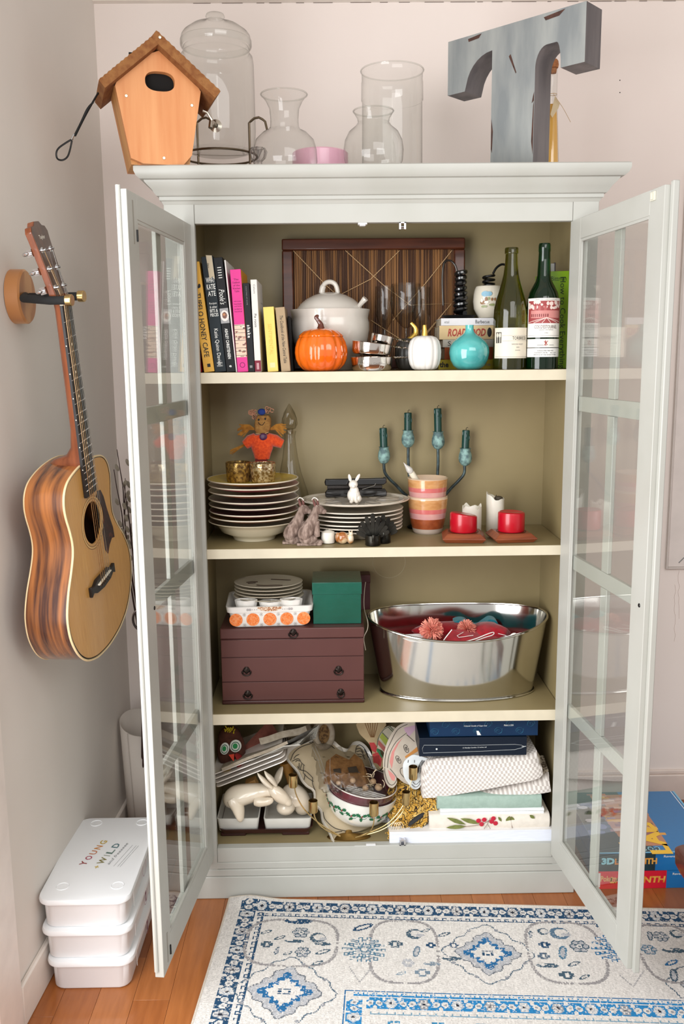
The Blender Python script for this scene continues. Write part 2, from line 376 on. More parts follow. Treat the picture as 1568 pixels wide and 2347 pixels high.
for z, th, dz in ((Z1, .027, 0), (Z2, .026, 0), (Z3, .030, 0)):
    o = MB().box(-.467, .467, .015, .303, z-th, z).obj('shelf', edgem if 0 else cream, cab, bevel=.0015)
    MB().box(-.467, .467, .0135, .0149, z-th+.0006, z-.0006).obj('front_edge', edgem, o)
# face frame
MB().box(XL, -.4505, 0, .02, .04, ZT+.055).obj('stile', cabm, cab, bevel=.0012)
MB().box(.4505, XR, 0, .02, .04, ZT+.055).obj('stile', cabm, cab, bevel=.0012)
MB().box(-.4500, .4500, .0005, .02, ZT, ZT+.055).obj('top_rail', cabm, cab, bevel=.0012)
zb = .104
MB().box(-.4500, .4500, .0005, .024, zb, Z0+.003).obj('bottom_rail', cabm, cab, bevel=.0012)
b = MB().box(XL, XR, -.004, .02, .0, .064); b.box(XL, XR, -.002, .02, .064, .084); b.box(XL, XR, -.0005, .02, .084, zb)
b.obj('plinth', cabm, cab, bevel=.0025)
# cornice, mitred round three sides
prof = [(0, ZA(466, 0, 0)), (.004, ZA(458, 0, -.004)), (.008, ZA(455, 0, -.008)), (.008, ZA(447, 0, -.008)), (.013, ZA(445, 0, -.013)), (.016, ZA(441, 0, -.016)), (.022, ZA(430, 0, -.022)), (.036, ZA(412, 0, -.036)), (.037, ZA(408, 0, -.037)),
        (.045, ZA(405, 0, -.045)), (.052, ZA(397, 0, -.052)), (.056, ZA(386, 0, -.056)), (.056, ZA(376, 0, -.056)), (.053, ZA(374, 0, -.053)), (-.02, ZA(374, 0, -.053))]
ZC = prof[-1][1]
rings = [[(XL-o, CB, z), (XL-o, -o, z), (XR+o, -o, z), (XR+o, CB, z)] for o, z in prof]
b = MB(); b.loft(rings, False, closed=False); b.add([rings[-1][0], rings[-1][1], rings[-1][2], rings[-1][3]], [(0, 1, 2, 3)])
b.add([(XL, .0205, ZT+.05), (XR, .0205, ZT+.05), (XR, CB, ZT+.05), (XL, CB, ZT+.05)], [(0, 1, 2, 3)])
b.obj('cornice', cabm, cab, sharp=28)
MB().box(-.4675, .4675, .021, .304, ZC-.03, ZC-.016).obj('ceiling_panel', cream, cab)
MB().box(XL+.01, XR-.01, .0, CB-.005, ZC-.012, ZC-.0005).obj('top_board', cabm, cab)
# catches on the rails
q = PY(831, 513, .01)
b = MB().box(q.x-.011, q.x+.011, .0, .02, ZT-.004, ZT); b.box(q.x-.007, q.x+.007, .001, .018, ZT-.007, ZT-.004); b.obj('catch_plate', whitep, cab, bevel=.001)
def roller(x, z, up):
    s = 1 if up else -1
    b = MB().box(x-.008, x-.004, -.002, .014, z, z+s*.016); b.box(x+.004, x+.008, -.002, .014, z, z+s*.016); b.box(x-.008, x+.008, -.002, .014, z, z+s*.002)
    b.tube([(x-.004, .004, z+s*.011), (x+.004, .004, z+s*.011)], .004, 10); b.tube([(x-.004, .011, z+s*.011), (x+.004, .011, z+s*.011)], .003, 10)
    return b
roller(PY(922, 515, .01).x, ZT, False).obj('roller_catch', chrome, cab)
q = PY(922, 1935, .01); roller(q.x, Z0+.004, True).obj('roller_catch', chrome, cab)
q2 = PY(850, 1940, .01)
b = MB().prism([(q2.x-.045, 0), (q2.x-.03, .02), (q.x+.012, .02), (q.x+.03, 0)], Z0+.001, Z0+.0045, frame((0, .001, 0), (1, 0, 0), (0, 1, 0))); b.obj('catch_block', cabm, cab, bevel=.001)
MB().box(q2.x-.013, q2.x+.013, -.001, .008, Z0+.004, Z0+.007).obj('catch_plate', whitep, cab, bevel=.001)
# doors
def door(s, a, hx):
    W_, TH = .469, .020; zb_, zt = .115, 1.7505
    ud = Vector((-s*math.cos(a), -math.sin(a), 0)); nn = Vector((s, 0, 0)); nn = (nn-ud*nn.dot(ud)).normalized()
    F = frame((s*hx, -.001, 0), ud, nn, (0, 0, 1))          # x along the door, y thickness outwards, z up
    st = .060
    g0, g1, gb, gt = .061, .410, .182, 1.703
    b = MB(F)
    b.box(0, g0, 0, TH, zb_, zt); b.box(g1, W_, 0, TH, zb_, zt); b.box(g0, g1, 0, TH, zb_, gb); b.box(g0, g1, 0, TH, gt, zt)
    d = b.obj('door', cabm, cab, bevel=.0012)
    # glass bead round the pane on the inner face
    b = MB(F)
    for x0, x1, z0, z1 in ((g0, g0+.006, gb, gt), (g1-.006, g1, gb, gt), (g0+.006, g1-.006, gb, gb+.006), (g0+.006, g1-.006, gt-.006, gt)):
        b.box(x0, x1, .0012, .006, z0, z1)
    b.obj('glass_bead', cabm, d, bevel=.0005)
    MB(F).box(g0+.001, g1-.001, .0062, .0088, gb+.001, gt-.001).obj('glass_pane', pane, d)
    xm = (g0+g1)/2+(.012 if s > 0 else .006)
    zs = [1.322, .932, .545]
    lev = [gb]+[z for z in zs[::-1]]+[gt]
    for i in range(4):
        z0 = lev[i]+(.0185 if i else 0); z1 = lev[i+1]-(.0185 if i < 3 else 0)
        MB(F).box(xm-.017, xm+.017, .0095, TH-.001, z0, z1).obj('muntin', cabm, d, bevel=.0012)
    for z in zs: MB(F).box(g0, g1, .0095, TH-.001, z-.018, z+.018).obj('muntin', cabm, d, bevel=.0012)
    # through screw and pull
    b = MB(F @ TR(.446 if s > 0 else .417, -.0005, .929, rx=math.pi/2)); b.lathe([(0, .001), (.0035, .001), (.0045, 0), (.0045, -.001)], 14); b.obj('pull_screw', black, d)
    c = F @ Vector((.446, TH, .929)); pts = []
    for k in range(13):
        t = math.pi*k/12; pts.append(F @ Vector((.446, TH+.017*math.sin(t), .912+.022*math.cos(t))))
    b = MB(); b.tube(pts, .0026, 8); b.lathe([(0, 0), (.010, 0), (.008, .004), (0, .005)], 14, F @ TR(.446, TH, .936, rx=-math.pi/2)); b.obj('ring_pull', mat('dark_bronze', (44, 36, 34), .25, .8), d)
    # hinges
    for z in (.22, .93, 1.64): MB(F).tube([(0, TH+.003, z-.03), (0, TH+.003, z+.03)], .004, 8).obj('hinge', brass, d)
    return d, F
dl, FL_ = door(-1, 1.674, .4597)
dr, FR_ = door(1, 1.685, .4453)
dk = mat('cabinet_paint_dark', (150, 146, 136), .5)
# left door: flush bolts let into the inner face near the free stile, rounded outer lip
for z0, z1 in ((1.655, 1.735), (.13, .20)):
    MB(FL_).box(.4325, .4395, -.0006, .0004, z0, z1).obj('bolt_slot', dk, dl)  # flat strip, the shade of the recessed slot is in its darker colour
    MB(FL_).tube([(.418, -.001, z0+.006), (.418, -.001, z0+.028)], .0022, 8).obj('bolt', black, dl)
MB(FL_).tube([(.469, .016, .13), (.469, .016, 1.757)], .005, 10).obj('lip', cabm, dl)
# right door: overlapping astragal on the outer face and a catch tongue
b = MB(FR_).box(.469, .481, .011, .024, .112, 1.757); b.obj('astragal', cabm, dr, bevel=.002)
MB(FR_).box(.4685, .4695, .024, .0255, .115, 1.75).obj('astragal_edge', mat('bare_edge', (196, 150, 122), .5), dr)
b = MB(FR_).box(.415, .435, -.003, 0, 1.728, 1.745); b.box(.422, .428, -.006, -.003, 1.73, 1.742); b.obj('catch_tongue', mat('aged_plastic', (214, 212, 196), .4), dr, bevel=.0006)
# ================================================================== things on top of the cabinet
def LP(xc, Y, lv, z0=None):
    """upright turned shape read off the picture: centre column xc, plane Y, levels (row, half width in px); z0 = what it stands on"""
    zm = ZA(lv[0][0], 0, Y); X = XA(xc, Y, zm)
    pr = [(hw*MP((X, Y, ZA(y, X, Y))), ZA(y, X, Y)) for y, hw in lv]
    if z0 is not None: pr = [(r, max(z, z0)) for r, z in pr]
    return X, pr
TOPZ = ZC
cedar = mat('cedar_wood', (216, 152, 98), .55, c2=(202, 130, 76), ns=6, nd=5, stretch=(9, 6, .6), lo=.3, hi=.7, bump=.1, bs=60)
cedarr = mat('cedar_rough', (146, 98, 52), .85, c2=(124, 74, 34), ns=26, nd=8, stretch=(3, 1, 3), bump=.6, bs=110)
beta = math.radians(17)
bh = thing('birdhouse', 'cedar wood birdhouse with oval hole on the left end of the cabinet top', 'birdhouse', (XA(363, .005, TOPZ), .005, TOPZ), beta)
h_, wt, wbt, pk = .128, .096, .066, .262   # wall height, half width at eaves, half width at floor, peak height
th = .018; D_ = .13
def house_front(zoff):
    return [(-wbt, 0), (wbt, 0), (wt, .166), (0, pk-.016), (-wt, .166)]
# front panel with a real oval opening: outer outline bridged to the hole
oc = (.004, .178); ro = (.033, .021)
def hole(n=24): return [(oc[0]+ro[0]*math.copysign(abs(math.cos(t))**.75, math.cos(t)), oc[1]+ro[1]*math.copysign(abs(math.sin(t))**.8, math.sin(t))) for t in [2*math.pi*i/n for i in range(n)]]
def panel_with_hole(outer, inner, y0, y1):
    cx, cz = oc; n = len(inner); outs = []
    for px_, pz_ in inner:                       # outline point in the same direction
        dx, dz = px_-cx, pz_-cz; best = 9
        for i in range(len(outer)):
            (ax, az), (bx, bz) = outer[i], outer[(i+1) % len(outer)]
            ex_, ez_ = bx-ax, bz-az; det = dx*(-ez_)+dz*ex_
            if abs(det) < 1e-12: continue
            t = ((ax-cx)*(-ez_)+(az-cz)*ex_)/det; u = (dx*(az-cz)-dz*(ax-cx))/det
            if t > 0 and -1e-6 <= u <= 1+1e-6: best = min(best, t)
        outs.append((cx+dx*best, cz+dz*best))
    b = MB(); vs = []
    for y in (y0, y1): vs += [(x, y, z) for x, z in inner]+[(x, y, z) for x, z in outs]
    fs = []
    for i in range(n):
        j = (i+1) % n
        fs += [(i, j, n+j, n+i), (2*n+i, 3*n+i, 3*n+j, 2*n+j), (i, 2*n+i, 2*n+j, j), (n+i, n+j, 3*n+j, 3*n+i)]
    return b.add(vs, fs)
nn = 72
panel_with_hole(house_front(0), hole(nn), -.065, -.065+th).obj('front_panel', cedar, bh, local=True, sharp=30)
MB().prism(house_front(0), .065-th, .065, frame((0, 0, 0), (1, 0, 0), (0, 0, 1), (0, 1, 0))).obj('back_panel', cedar, bh, local=True)
for s in (-1, 1):
    b = MB(); b.add([(s*wbt, -.047, 0), (s*wt, -.047, .166), (s*wt, .047, .166), (s*wbt, .047, 0), (s*(wbt-.015), -.047, 0), (s*(wt-.015), -.047, .166), (s*(wt-.015), .047, .166), (s*(wbt-.015), .047, 0)],
                   [(0, 1, 2, 3), (7, 6, 5, 4), (0, 4, 5, 1), (1, 5, 6, 2), (2, 6, 7, 3), (3, 7, 4, 0)])
    b.obj('side_panel', mat('cedar_side', (214, 158, 96), .55, c2=(186, 128, 72), ns=6, nd=5, stretch=(2, 14, .8), bump=.1), bh, local=True)
MB().box(-wbt+.015, wbt-.015, -.047, .047, 0, .012).obj('floor_board', cedar, bh, local=True)
MB().box(-.06, .06, -.046, -.040, .10, .24).obj('hole_shade', mat('hole_shade', (12, 10, 8), .95), bh, local=True)  # black sheet added behind the hole to stand for the shade inside
sl_ = (pk-.016-.166)/wt; ang = math.atan(sl_)
for s in (-1, 1):
    L_ = .160 if s > 0 else .155
    ex_ = Vector((s*math.cos(ang), 0, -math.sin(ang))); ey_ = Vector((0, 1, 0)); nz = Vector((s*math.sin(ang), 0, math.cos(ang)))
    F = frame((0, 0, pk-.016), ex_, ey_, nz)
    b = MB()
    n = 26; pts = []
    for i in range(n+1):
        x = (-.021 if s > 0 else .0)+(L_+(.021 if s > 0 else 0))*i/n; pts.append((x, .021+(.0008 if i % 2 else -.0008)))
    poly = [(pts[0][0], 0.0003)]+pts+[(pts[-1][0], 0.0003)]
    b.prism([(x, z) for x, z in poly], -.095, .085, F @ frame((0, 0, 0), (1, 0, 0), (0, 0, 1), (0, 1, 0)))
    b.obj('roof_panel', cedarr, bh, local=True, sharp=20, bevel=.0006)
sm = mat('screw_zinc', (214, 204, 180), .3, .9)
for (x, z) in ((-.072, .142), (.074, .132), (.006, .014)):
    b = MB().lathe([(0, .0016), (.003, .0014), (.0038, 0)], 14, TR(x, -.0652, z, rx=math.pi/2)); b.box(-.0024, .0024, -.0004, .0004, .0015, .0019, TR(x, -.0652, z, rx=math.pi/2, rz=0)); b.box(-.0004, .0004, -.0024, .0024, .0015, .0019, TR(x, -.0652, z, rx=math.pi/2))
    b.obj('screw', sm, bh, local=True)
b = MB().lathe([(0, .0016), (.003, .0014), (.0038, 0)], 14, TR(.004, -.0955, pk-.001, rx=math.pi/2)); b.obj('screw', sm, bh, local=True)
cab_pts = [PY(x, y, Y) for x, y, Y in ((350, 97, -.045), (330, 104, -.06), (300, 126, -.06), (262, 162, -.05), (236, 196, -.045), (214, 232, -.045), (195, 266, -.045), (172, 312, -.045))]
b = MB().tube(spline(cab_pts, 5), .0022, 8)
b.tube(spline([PY(x, y, -.045) for x, y in ((214, 234), (200, 250), (186, 280), (170, 312))], 4), .0022, 8)
lp = [PY(x, y, -.045) for x, y in ((167, 318), (150, 328), (134, 340), (129, 352), (132, 364), (143, 367), (154, 360), (160, 345), (165, 322))]
b.tube(spline(lp, 5), .0021, 8); b.obj('hanging_cable', black, bh)
MB().tube([PY(170, 308, -.045), PY(164, 320, -.045)], .0036, 10, flat=.7).obj('ferrule', chrome, bh)
b = MB().tube([PY(340, 100, -.045), PY(352, 90, -.05), PY(358, 88, -.05)], .004, 8); b.obj('cable_staple', dk, bh)

# beverage jar on its wire stand
X, pr = LP(503, .20, [(352, 60), (347, 76), (336, 82), (300, 85), (200, 85), (150, 85), (132, 83), (122, 76), (114, 76), (108, 74)])
jar = thing('beverage_jar', 'big clear glass drink jar with lid and metal spigot behind the birdhouse', 'jar', (X, .20, pr[0][1]))
MB(TR(X, .20)).lathe([(0, pr[0][1])]+pr, 48).obj('jar_body', vglass, jar)
_, pl = LP(501, .20, [(110, 78), (104, 80), (92, 80), (84, 79), (76, 74), (62, 56), (54, 36), (49, 22), (44, 18), (39, 22), (33, 20), (30, 10), (29.5, 0)])
b = MB(TR(X, .20)).lathe(pl, 48); b.obj('lid', vglass, jar)
b = MB(TR(X, .20)).lathe([(pl[1][0]*.99, pl[0][1]), (pl[1][0]*1.02, pl[0][1]+.004), (pl[1][0]*1.02, pl[1][1]+.01), (pl[1][0]*.99, pl[1][1]+.012)], 48); b.obj('lid_rim', vglass, jar)
q = PY(489, 287, .06)
b = MB(); b.tube([(q.x+.006, .075, q.z), (q.x, .035, q.z)], .006, 10); b.lathe([(0, 0), (.013, 0), (.015, .004), (.006, .008)], 18, frame((q.x+.005, .07, q.z), (1, 0, 0), (0, 0, 1), (0, -1, 0)))
b.tube([(q.x-.002, .04, q.z+.004), (q.x-.004, .036, q.z-.012)], .0055, 10); b.tube([(q.x, .038, q.z+.006), (q.x-.010, .034, q.z+.022), (q.x-.02, .034, q.z+.026)], [.004, .003, .0045], 8)
b.obj('spigot', mat('brushed_nickel', (190, 182, 168), .28, 1), jar)
wire = mat('stand_bronze', (112, 98, 80), .35, .9)
st = thing('wire_jar_stand', 'round bronze wire stand with hooked handles holding the glass drink jar', 'stand', (X, .20, TOPZ))
R1 = .092
def ring(r, z, rt=.0028, x=X, y=.20, n=40): return [(x+r*math.cos(a), y+r*math.sin(a), z) for a in np.linspace(0, 2*math.pi, n+1)]
zr0 = TOPZ+.032; zr1 = TOPZ+.014; zr2 = ZA(330, X, .06)
MB().tube(ring(R1-.004, zr0), .003, 8).obj('upper_ring', wire, st)
MB().tube(ring(R1-.012, zr1), .003, 8).obj('lower_ring', wire, st)
b = MB()
for k in range(3):
    a = k*math.pi/3+.3; b.tube([(X+R1*.93*math.cos(a), .20+R1*.93*math.sin(a), zr1+.003), (X-R1*.93*math.cos(a), .20-R1*.93*math.sin(a), zr0-.002)], .0025, 8)
b.obj('cross_wire', wire, st)
MB().tube(ring(R1+.004, zr2), .0028, 8).obj('guard_ring', wire, st)
for a in (-2.75, -.55, .9, 2.3):
    px_, py_ = X+(R1+.004)*math.cos(a), .20+(R1+.004)*math.sin(a)
    hi = a in (-.55, 2.3)
    pts = [(px_, py_, TOPZ+.003), (px_, py_, zr2)]
    if hi:
        zt2 = ZA(276, px_, py_); ox, oy = math.cos(a), math.sin(a)
        pts = [(px_, py_, TOPZ+.003), (px_, py_, zt2-.006)]+[(px_+.045*t, py_-.01*t, zt2-.006+.012*math.sin(min(t*3.4, math.pi))**1-(.018 if t > .9 else 0)*(t-.9)*10) for t in (.1, .3, .55, .75, .9, 1)]
    MB().tube(pts, .003, 8).obj('leg', wire, st)

def vase(name, label, xc, Y, lv, cat='vase', n=40, m=None):
    X, pr = LP(xc, Y, lv, TOPZ); t = thing(name, label, cat, (X, Y, TOPZ))
    rb, zb2 = pr[-1]
    b = MB(TR(X, Y)).lathe([(0, TOPZ+.003), (rb*.9, TOPZ+.0005)]+pr[::-1], n); b.obj('vessel', m or vglass, t)
    r0, z0_ = pr[0]
    MB().tube([(X+r0*math.cos(a), Y+r0*math.sin(a), z0_) for a in np.linspace(0, 2*math.pi, n+1)], .0018, 6).obj('rim', m or vglass, t)
    return t
vase('flared_glass_vase', 'clear glass vase with a wide flared rim and narrow neck beside the wire stand', 651, .095, [(217, 53), (221, 50), (232, 42), (250, 34), (275, 32), (291, 33), (298, 37), (306, 52), (322, 67), (345, 73), (372, 74), (392, 70)])
vase('round_glass_vase', 'rounded clear glass vase with a short pinched neck in front of the tall cylinder', 856, .10, [(255, 46), (262, 43), (272, 37), (281, 36), (290, 42), (303, 57), (322, 66), (345, 69), (368, 67), (388, 60)])
vase('tall_glass_cylinder', 'tall straight clear glass cylinder vase at the back of the cabinet top', 899, .255, [(163, 72), (168, 70), (188, 70), (190, 71), (230, 71), (232, 69), (300, 69), (400, 69)])
X, Y = XA(735, .25, TOPZ), .25
pk_ = thing('pink_candle', 'wide round pink glass candle behind the clear vases on the cabinet top', 'candle', (X, Y, TOPZ))
zt4 = ZA(338, X, Y-.06); MB(TR(X, Y)).lathe([(0, TOPZ), (.071, TOPZ), (.073, TOPZ+.004), (.073, zt4-.003), (.070, zt4), (0, zt4-.001)], 40).obj('wax', mat('pink_wax', (232, 178, 196), .3, c2=(222, 166, 186), ns=8, coat=.4), pk_)
MB().tube([(X, Y, zt4-.002), (X+.001, Y, zt4+.006)], .001, 5).obj('wick', blackink, pk_)
X, Y = XA(592, .07, TOPZ), .07
cg = thing('cut_crystal_holder', 'small cut crystal candle holder with scalloped edges beside the wire stand', 'candle holder', (X, Y, TOPZ))
zc_ = [ZA(y, X, Y) for y in (373, 366, 356, 346, 336, 328, 320)]
MB(TR(X, Y)).lathe([(0, TOPZ), (.020, TOPZ), (.019, TOPZ+.006), (.010, TOPZ+.018), (.009, TOPZ+.030), (.017, TOPZ+.038), (.021, TOPZ+.052), (.016, TOPZ+.062), (.012, TOPZ+.06), (.0, TOPZ+.035)], 24, mod=lambda t, z, r: 1+.14*math.cos(8*t)).obj('crystal', glass('crystal', (248, 248, 248), (90, 88, 86), 1.6, .01), cg, flat=True)

# the big letter
tm = mat('weathered_grey_blue', (150, 153, 150), .5, c2=(122, 127, 128), ns=5, nd=8, stretch=(4, 4, .8), lo=.35, hi=.62, bump=.15, bs=40)
tms = mat('weathered_dark_edge', (118, 112, 112), .5, c2=(92, 88, 90), ns=5, nd=8, stretch=(6, 6, .8), bump=.15, bs=40)
rust = mat('wood_scar', (84, 52, 40), .8, c2=(60, 38, 32), ns=60)
Wt, Ht, Tt, arm, s0, s1 = .377, .334, .072, .126, .131, .2505
tt = thing('block_letter', 'large weathered blue-grey block letter T standing on the right of the cabinet top', 'sign', (.1717, .183, TOPZ), -.7603)
def arc(cx, cz, rx, rz, a0, a1, n=10): return [(cx+rx*math.cos(a), cz+rz*math.sin(a)) for a in np.linspace(a0, a1, n)]
zb_ = Ht-arm
poly = [(s0, 0), (s1, 0)]+[(s1, zb_+.012)]+arc(s1+.030, zb_+.012, .030, .046, math.pi, math.pi/2+.05, 8)+arc(Wt-.072, zb_+.0, .012, .058, math.pi/2, 0, 6)+[(Wt-.052, zb_), (Wt, zb_), (Wt, Ht), (0, Ht), (0, zb_), (.052, zb_)]+arc(s0, zb_, s0-.055, .078, math.pi, math.pi/2+.02, 9)[1:]+[(s0, zb_+.078)]
poly = poly[::-1]
F = frame((0, 0, 0), (1, 0, 0), (0, 0, 1), (0, 1, 0))
b = MB(); n = len(poly)
b.add([(x, 0, z) for x, z in poly], [tuple(range(n))]); b.add([(x, Tt, z) for x, z in poly], [tuple(range(n))[::-1]]); b.obj('face', tm, tt, local=True, flat=True)
b = MB(); b.add([(x, .0002, z) for x, z in poly]+[(x, Tt-.0002, z) for x, z in poly], [(i, n+i, n+(i+1) % n, (i+1) % n) for i in range(n)]); b.obj('edge_band', tms, tt, local=True, sharp=40)
for sc in ([(.06, Ht-.007), (.10, Ht-.003), (.092, Ht-.012), (.062, Ht-.014)], [(.27, Ht-.008), (.325, Ht-.003), (.31, Ht-.014), (.275, Ht-.016)], [(.178, .262), (.183, .266), (.2, .222), (.198, .22)], [(s0+.001, .13), (s0+.006, .10), (s0+.004, .05), (s0+.001, .06)], [(s1-.003, .14), (s1-.001, .15), (s1-.001, .03), (s1-.006, .06)], [(s1-.004, .16), (s1-.001, .17), (s1-.001, .15), (s1-.007, .145)]):
    MB().add([(x, -.0004, z) for x, z in sc], [(0, 1, 2, 3)]).obj('scar', rust, tt, local=True, flat=True)
# corked bottle behind it
X, pr = LP(1269, .31, [(157, 7.2), (160, 8), (170, 8.4), (230, 8.6), (240, 9.2), (250, 10), (290, 12.5), (340, 14.8), (376, 16.5), (410, 17)], TOPZ)
bo = thing('corked_bottle', 'slim cone shaped bottle of golden oil with a cork, half hidden by the letter', 'bottle', (X, .31, TOPZ))
amber = mat('golden_oil', (238, 186, 92), .15, c2=(232, 172, 80), ns=4, coat=.6)
MB(TR(X, .31)).lathe([(0, TOPZ)]+[(r, z) for r, z in pr[::-1] if z < pr[4][1]+1e-4]+[(0, pr[4][1])], 24).obj('oil', amber, bo)
MB(TR(X, .31)).lathe([(r+.0012, z) for r, z in pr[:5]]+[(r+.0012, z) for r, z in pr[5:]], 24).obj('glass_body', vglass, bo)
b = MB(TR(X, .31)); zc0 = pr[0][1]; b.lathe([(0, zc0-.012), (.0075, zc0-.012), (.009, zc0), (.012, zc0+.001), (.0135, zc0+.008), (.012, zc0+.018), (.009, zc0+.022), (0, zc0+.022)], 20); b.obj('cork', mat('cork', (176, 116, 70), .8, c2=(146, 90, 50), ns=200), bo)
b = MB(TR(X, .31)); b.lathe([(pr[2][0]+.0016, pr[2][1]-.05), (pr[2][0]+.0016, pr[2][1]-.0515)], 20); b.obj('string', mat('twine', (196, 164, 120), .9), bo)
tg = [PY(x, y, .285) for x, y in ((1262, 262), (1272, 222), (1284, 236), (1280, 248), (1266, 270))]
b = MB().add([tuple(v) for v in tg]+[(v.x, v.y+.001, v.z) for v in tg], [(0, 1, 2, 3, 4), (9, 8, 7, 6, 5)]); b.obj('paper_tag', mat('kraft_tag', (226, 206, 168), .8), bo, flat=True)
MB().tube(spline([PY(x, y, .28) for x, y in ((1268, 214), (1280, 232), (1292, 250), (1308, 280))], 4), .0006, 5).obj('tag_string', mat('twine2', (206, 170, 124), .9), bo)

# ================================================================== shelf 1: books
def book(name, label, Y, bl, br, top, cover, depth=.17, group='cookbooks on the top shelf', ytop=None, side=None, hard=.002, pagem=None):
    """upright book: spine on plane Y between columns bl..br at the shelf, its top left corner at px (top x, top y); pivots on its lower left corner"""
    P0 = Vector((XA(bl, Y, Z1), Y, Z1)); P1 = Vector((XA(br, Y, Z1), Y, Z1)); T0 = PY(top[0], top[1], Y)
    lean = math.atan2(T0.x-P0.x, T0.z-Z1); H = (T0-P0).length; W_ = (P1.x-P0.x)*math.cos(lean)
    R_ = Matrix.Rotation(lean, 3, 'Y')
    t = thing(name, label, 'book', (P0.x if lean <= 0 else P0.x, Y, Z1 if lean <= 0 else Z1+W_*math.sin(lean)), group=group, rot=R_)
    b = MB(); b.box(0, W_, 0, .0015, 0, H); b.box(0, hard, .0015, depth, 0, H); b.box(W_-hard, W_, .0015, depth, 0, H)
    b.obj('cover', [cover], t, local=True, bevel=.0006)
    MB().box(hard+.0001, W_-hard-.0001, .002, depth-.004, .003, H-.003).obj('pages', pagem or pages, t, local=True)
    if side: MB().box(W_+.0001, W_+.0005, .004, depth-.002, .001, H-.001).obj('side_cover', side, t, local=True)
    return t, W_, H
def sp(W_, x, z): return frame((x, -.0003, z), (1, 0, 0), (0, 0, 1), (0, -1, 0))
def spv(W_, x, z): return frame((x, -.0003, z), (0, 0, -1), (1, 0, 0), (0, -1, 0))    # reads top to bottom
T_ = lambda n, c, **k: mat(n, c, k.pop('r', .5), spec=.25, **k)
yb = T_('book_mustard', (228, 176, 76)); db = T_('book_slate', (24, 34, 40)); bb = T_('book_black', (14, 14, 17)); wbk = T_('book_white', (232, 228, 222))
t, W_, H = book('hardback_book', 'bright red book leaning behind the cabinet frame, leftmost on the top shelf', .05, 449, 463, (435, 745), T_('book_red', (205, 24, 32)))
t, W_, H = book('hardback_book', 'mustard yellow book reading Tupelo Honey Cafe down its spine', .032, 468, 492, (432, 602), yb)
text('TUPELO HONEY CAFE', .155, .0125, spv(W_, W_*.48, H*.43), blackink, t, local=True, bold=.01)
b = MB().ell((W_*.5, -.0002, H*.775), (.007, .0006, .0035), 12, 6); b.ell((W_*.72, -.0002, H*.785), (.003, .0006, .005), 10, 6); b.obj('beehive_emblem', blackink, t, local=True)
texts([('Sims', 0, 0, .015, .005)], spv(W_, W_*.6, H*.93), blackink, t, 'author_lettering', local=True); MB().box(W_*.4, W_*.7, -.0005, 0, .012, .020).obj('emblem', blackink, t, local=True)
t, W_, H = book('hardback_book', 'dark slate book reading What Katie Ate with a paper ribbon on top', .034, 493, 519, (461, 589), db)
texts([('WHAT', 0, .030, .021, .013, 0, .01), ('KATIE', 0, .014, .021, .013, 0, .01), ('ATE', 0, -.002, .019, .012, 0, .01), ('Recipes', 0, -.026, .018, .006), ('& other', 0, -.034, .018, .006), ('BITS &', 0, -.043, .019, .008, 0, .01), ('PIECES', 0, -.053, .020, .008, 0, .01)], sp(W_, W_*.55, H*.69), whiteink, t, local=True)
text('Katie Quinn Davies', .088, .011, spv(W_, W_*.5, H*.22), whiteink, t, 'author_lettering', local=True)
texts([('VIKING', 0, .004, .014, .004), ('STUDIO', 0, -.003, .014, .004)], sp(W_, W_*.5, .018), whiteink, t, 'publisher_lettering', local=True)
b = MB(); b.add([(.012, -.0012, H+.003), (.026, -.0012, H+.001), (.027, -.0012, H-.056), (.0225, -.0012, H-.048), (.014, -.0012, H-.054), (.012, 0, H+.003), (.026, 0, H+.001), (.027, 0, H-.056), (.0225, 0, H-.048), (.014, 0, H-.054)], [(0, 1, 2, 3, 4), (9, 8, 7, 6, 5), (0, 5, 6, 1), (1, 6, 7, 2), (2, 7, 8, 3), (3, 8, 9, 4), (4, 9, 5, 0)]); b.obj('ribbon', mat('linen_ribbon', (196, 182, 156), .9), t, local=True, flat=True)
texts([('food', 0, .016, .012, .006), ('diary', 0, -.006, .012, .006)], spv(W_, .0205, H-.022) @ TR(0, 0, .0014), blackink, t, 'ribbon_lettering', local=True)
t, W_, H = book('hardback_book', 'black book reading Pooles and Ashley Christensen with a small food photo', .036, 520, 540, (489, 591), bb, depth=.18)
text("Poole's", .036, .014, spv(W_, W_*.5, H*.66), whiteink, t, local=True, shear=.3); text('ASHLEY CHRISTENSEN', .074, .0075, spv(W_, W_*.5, H*.25), whiteink, t, 'author_lettering', local=True, bold=.02)
b = MB()
for k in range(5): b.box(W_*.3+.0002*k, W_*.75, -.0005, -.0001, H*(.91-.022*k), H*(.91-.022*k)+.0018)
b.obj('printed_marks', whiteink, t, local=True)
cv = Canvas(W_*.98, .036, .001, (150, 148, 148)); cv.disk(W_*.5, .018, .010, .013, (228, 222, 214)); cv.disk(W_*.5, .019, .006, .008, (110, 56, 26)); cv.disk(W_*.45, .021, .003, .003, (190, 120, 60))
cv.mesh('food_photo', attrmat('print_gloss', .35, .08), t, flatfn(frame((.0002, -.0004, H*.43), (1, 0, 0), (0, 0, 1))), local=True)
texts([('e', 0, 0, .006, .005, 0, .02)], sp(W_, W_*.5, .014), whiteink, t, 'emblem', local=True)
t, W_, H = book('thin_booklet', 'thin white booklet standing between the black and the pink book', .038, 541, 544, (514, 596), wbk, depth=.20, hard=.0006)
t, W_, H = book('hardback_book', 'hot pink book with a picture band and orange back cover', .030, 545, 569, (527, 618), T_('book_pink', (226, 62, 146)), side=T_('book_orange', (216, 150, 40)))
cv = Canvas(W_*.99, .079, .0012, (226, 196, 170)); rs = random.Random(3)
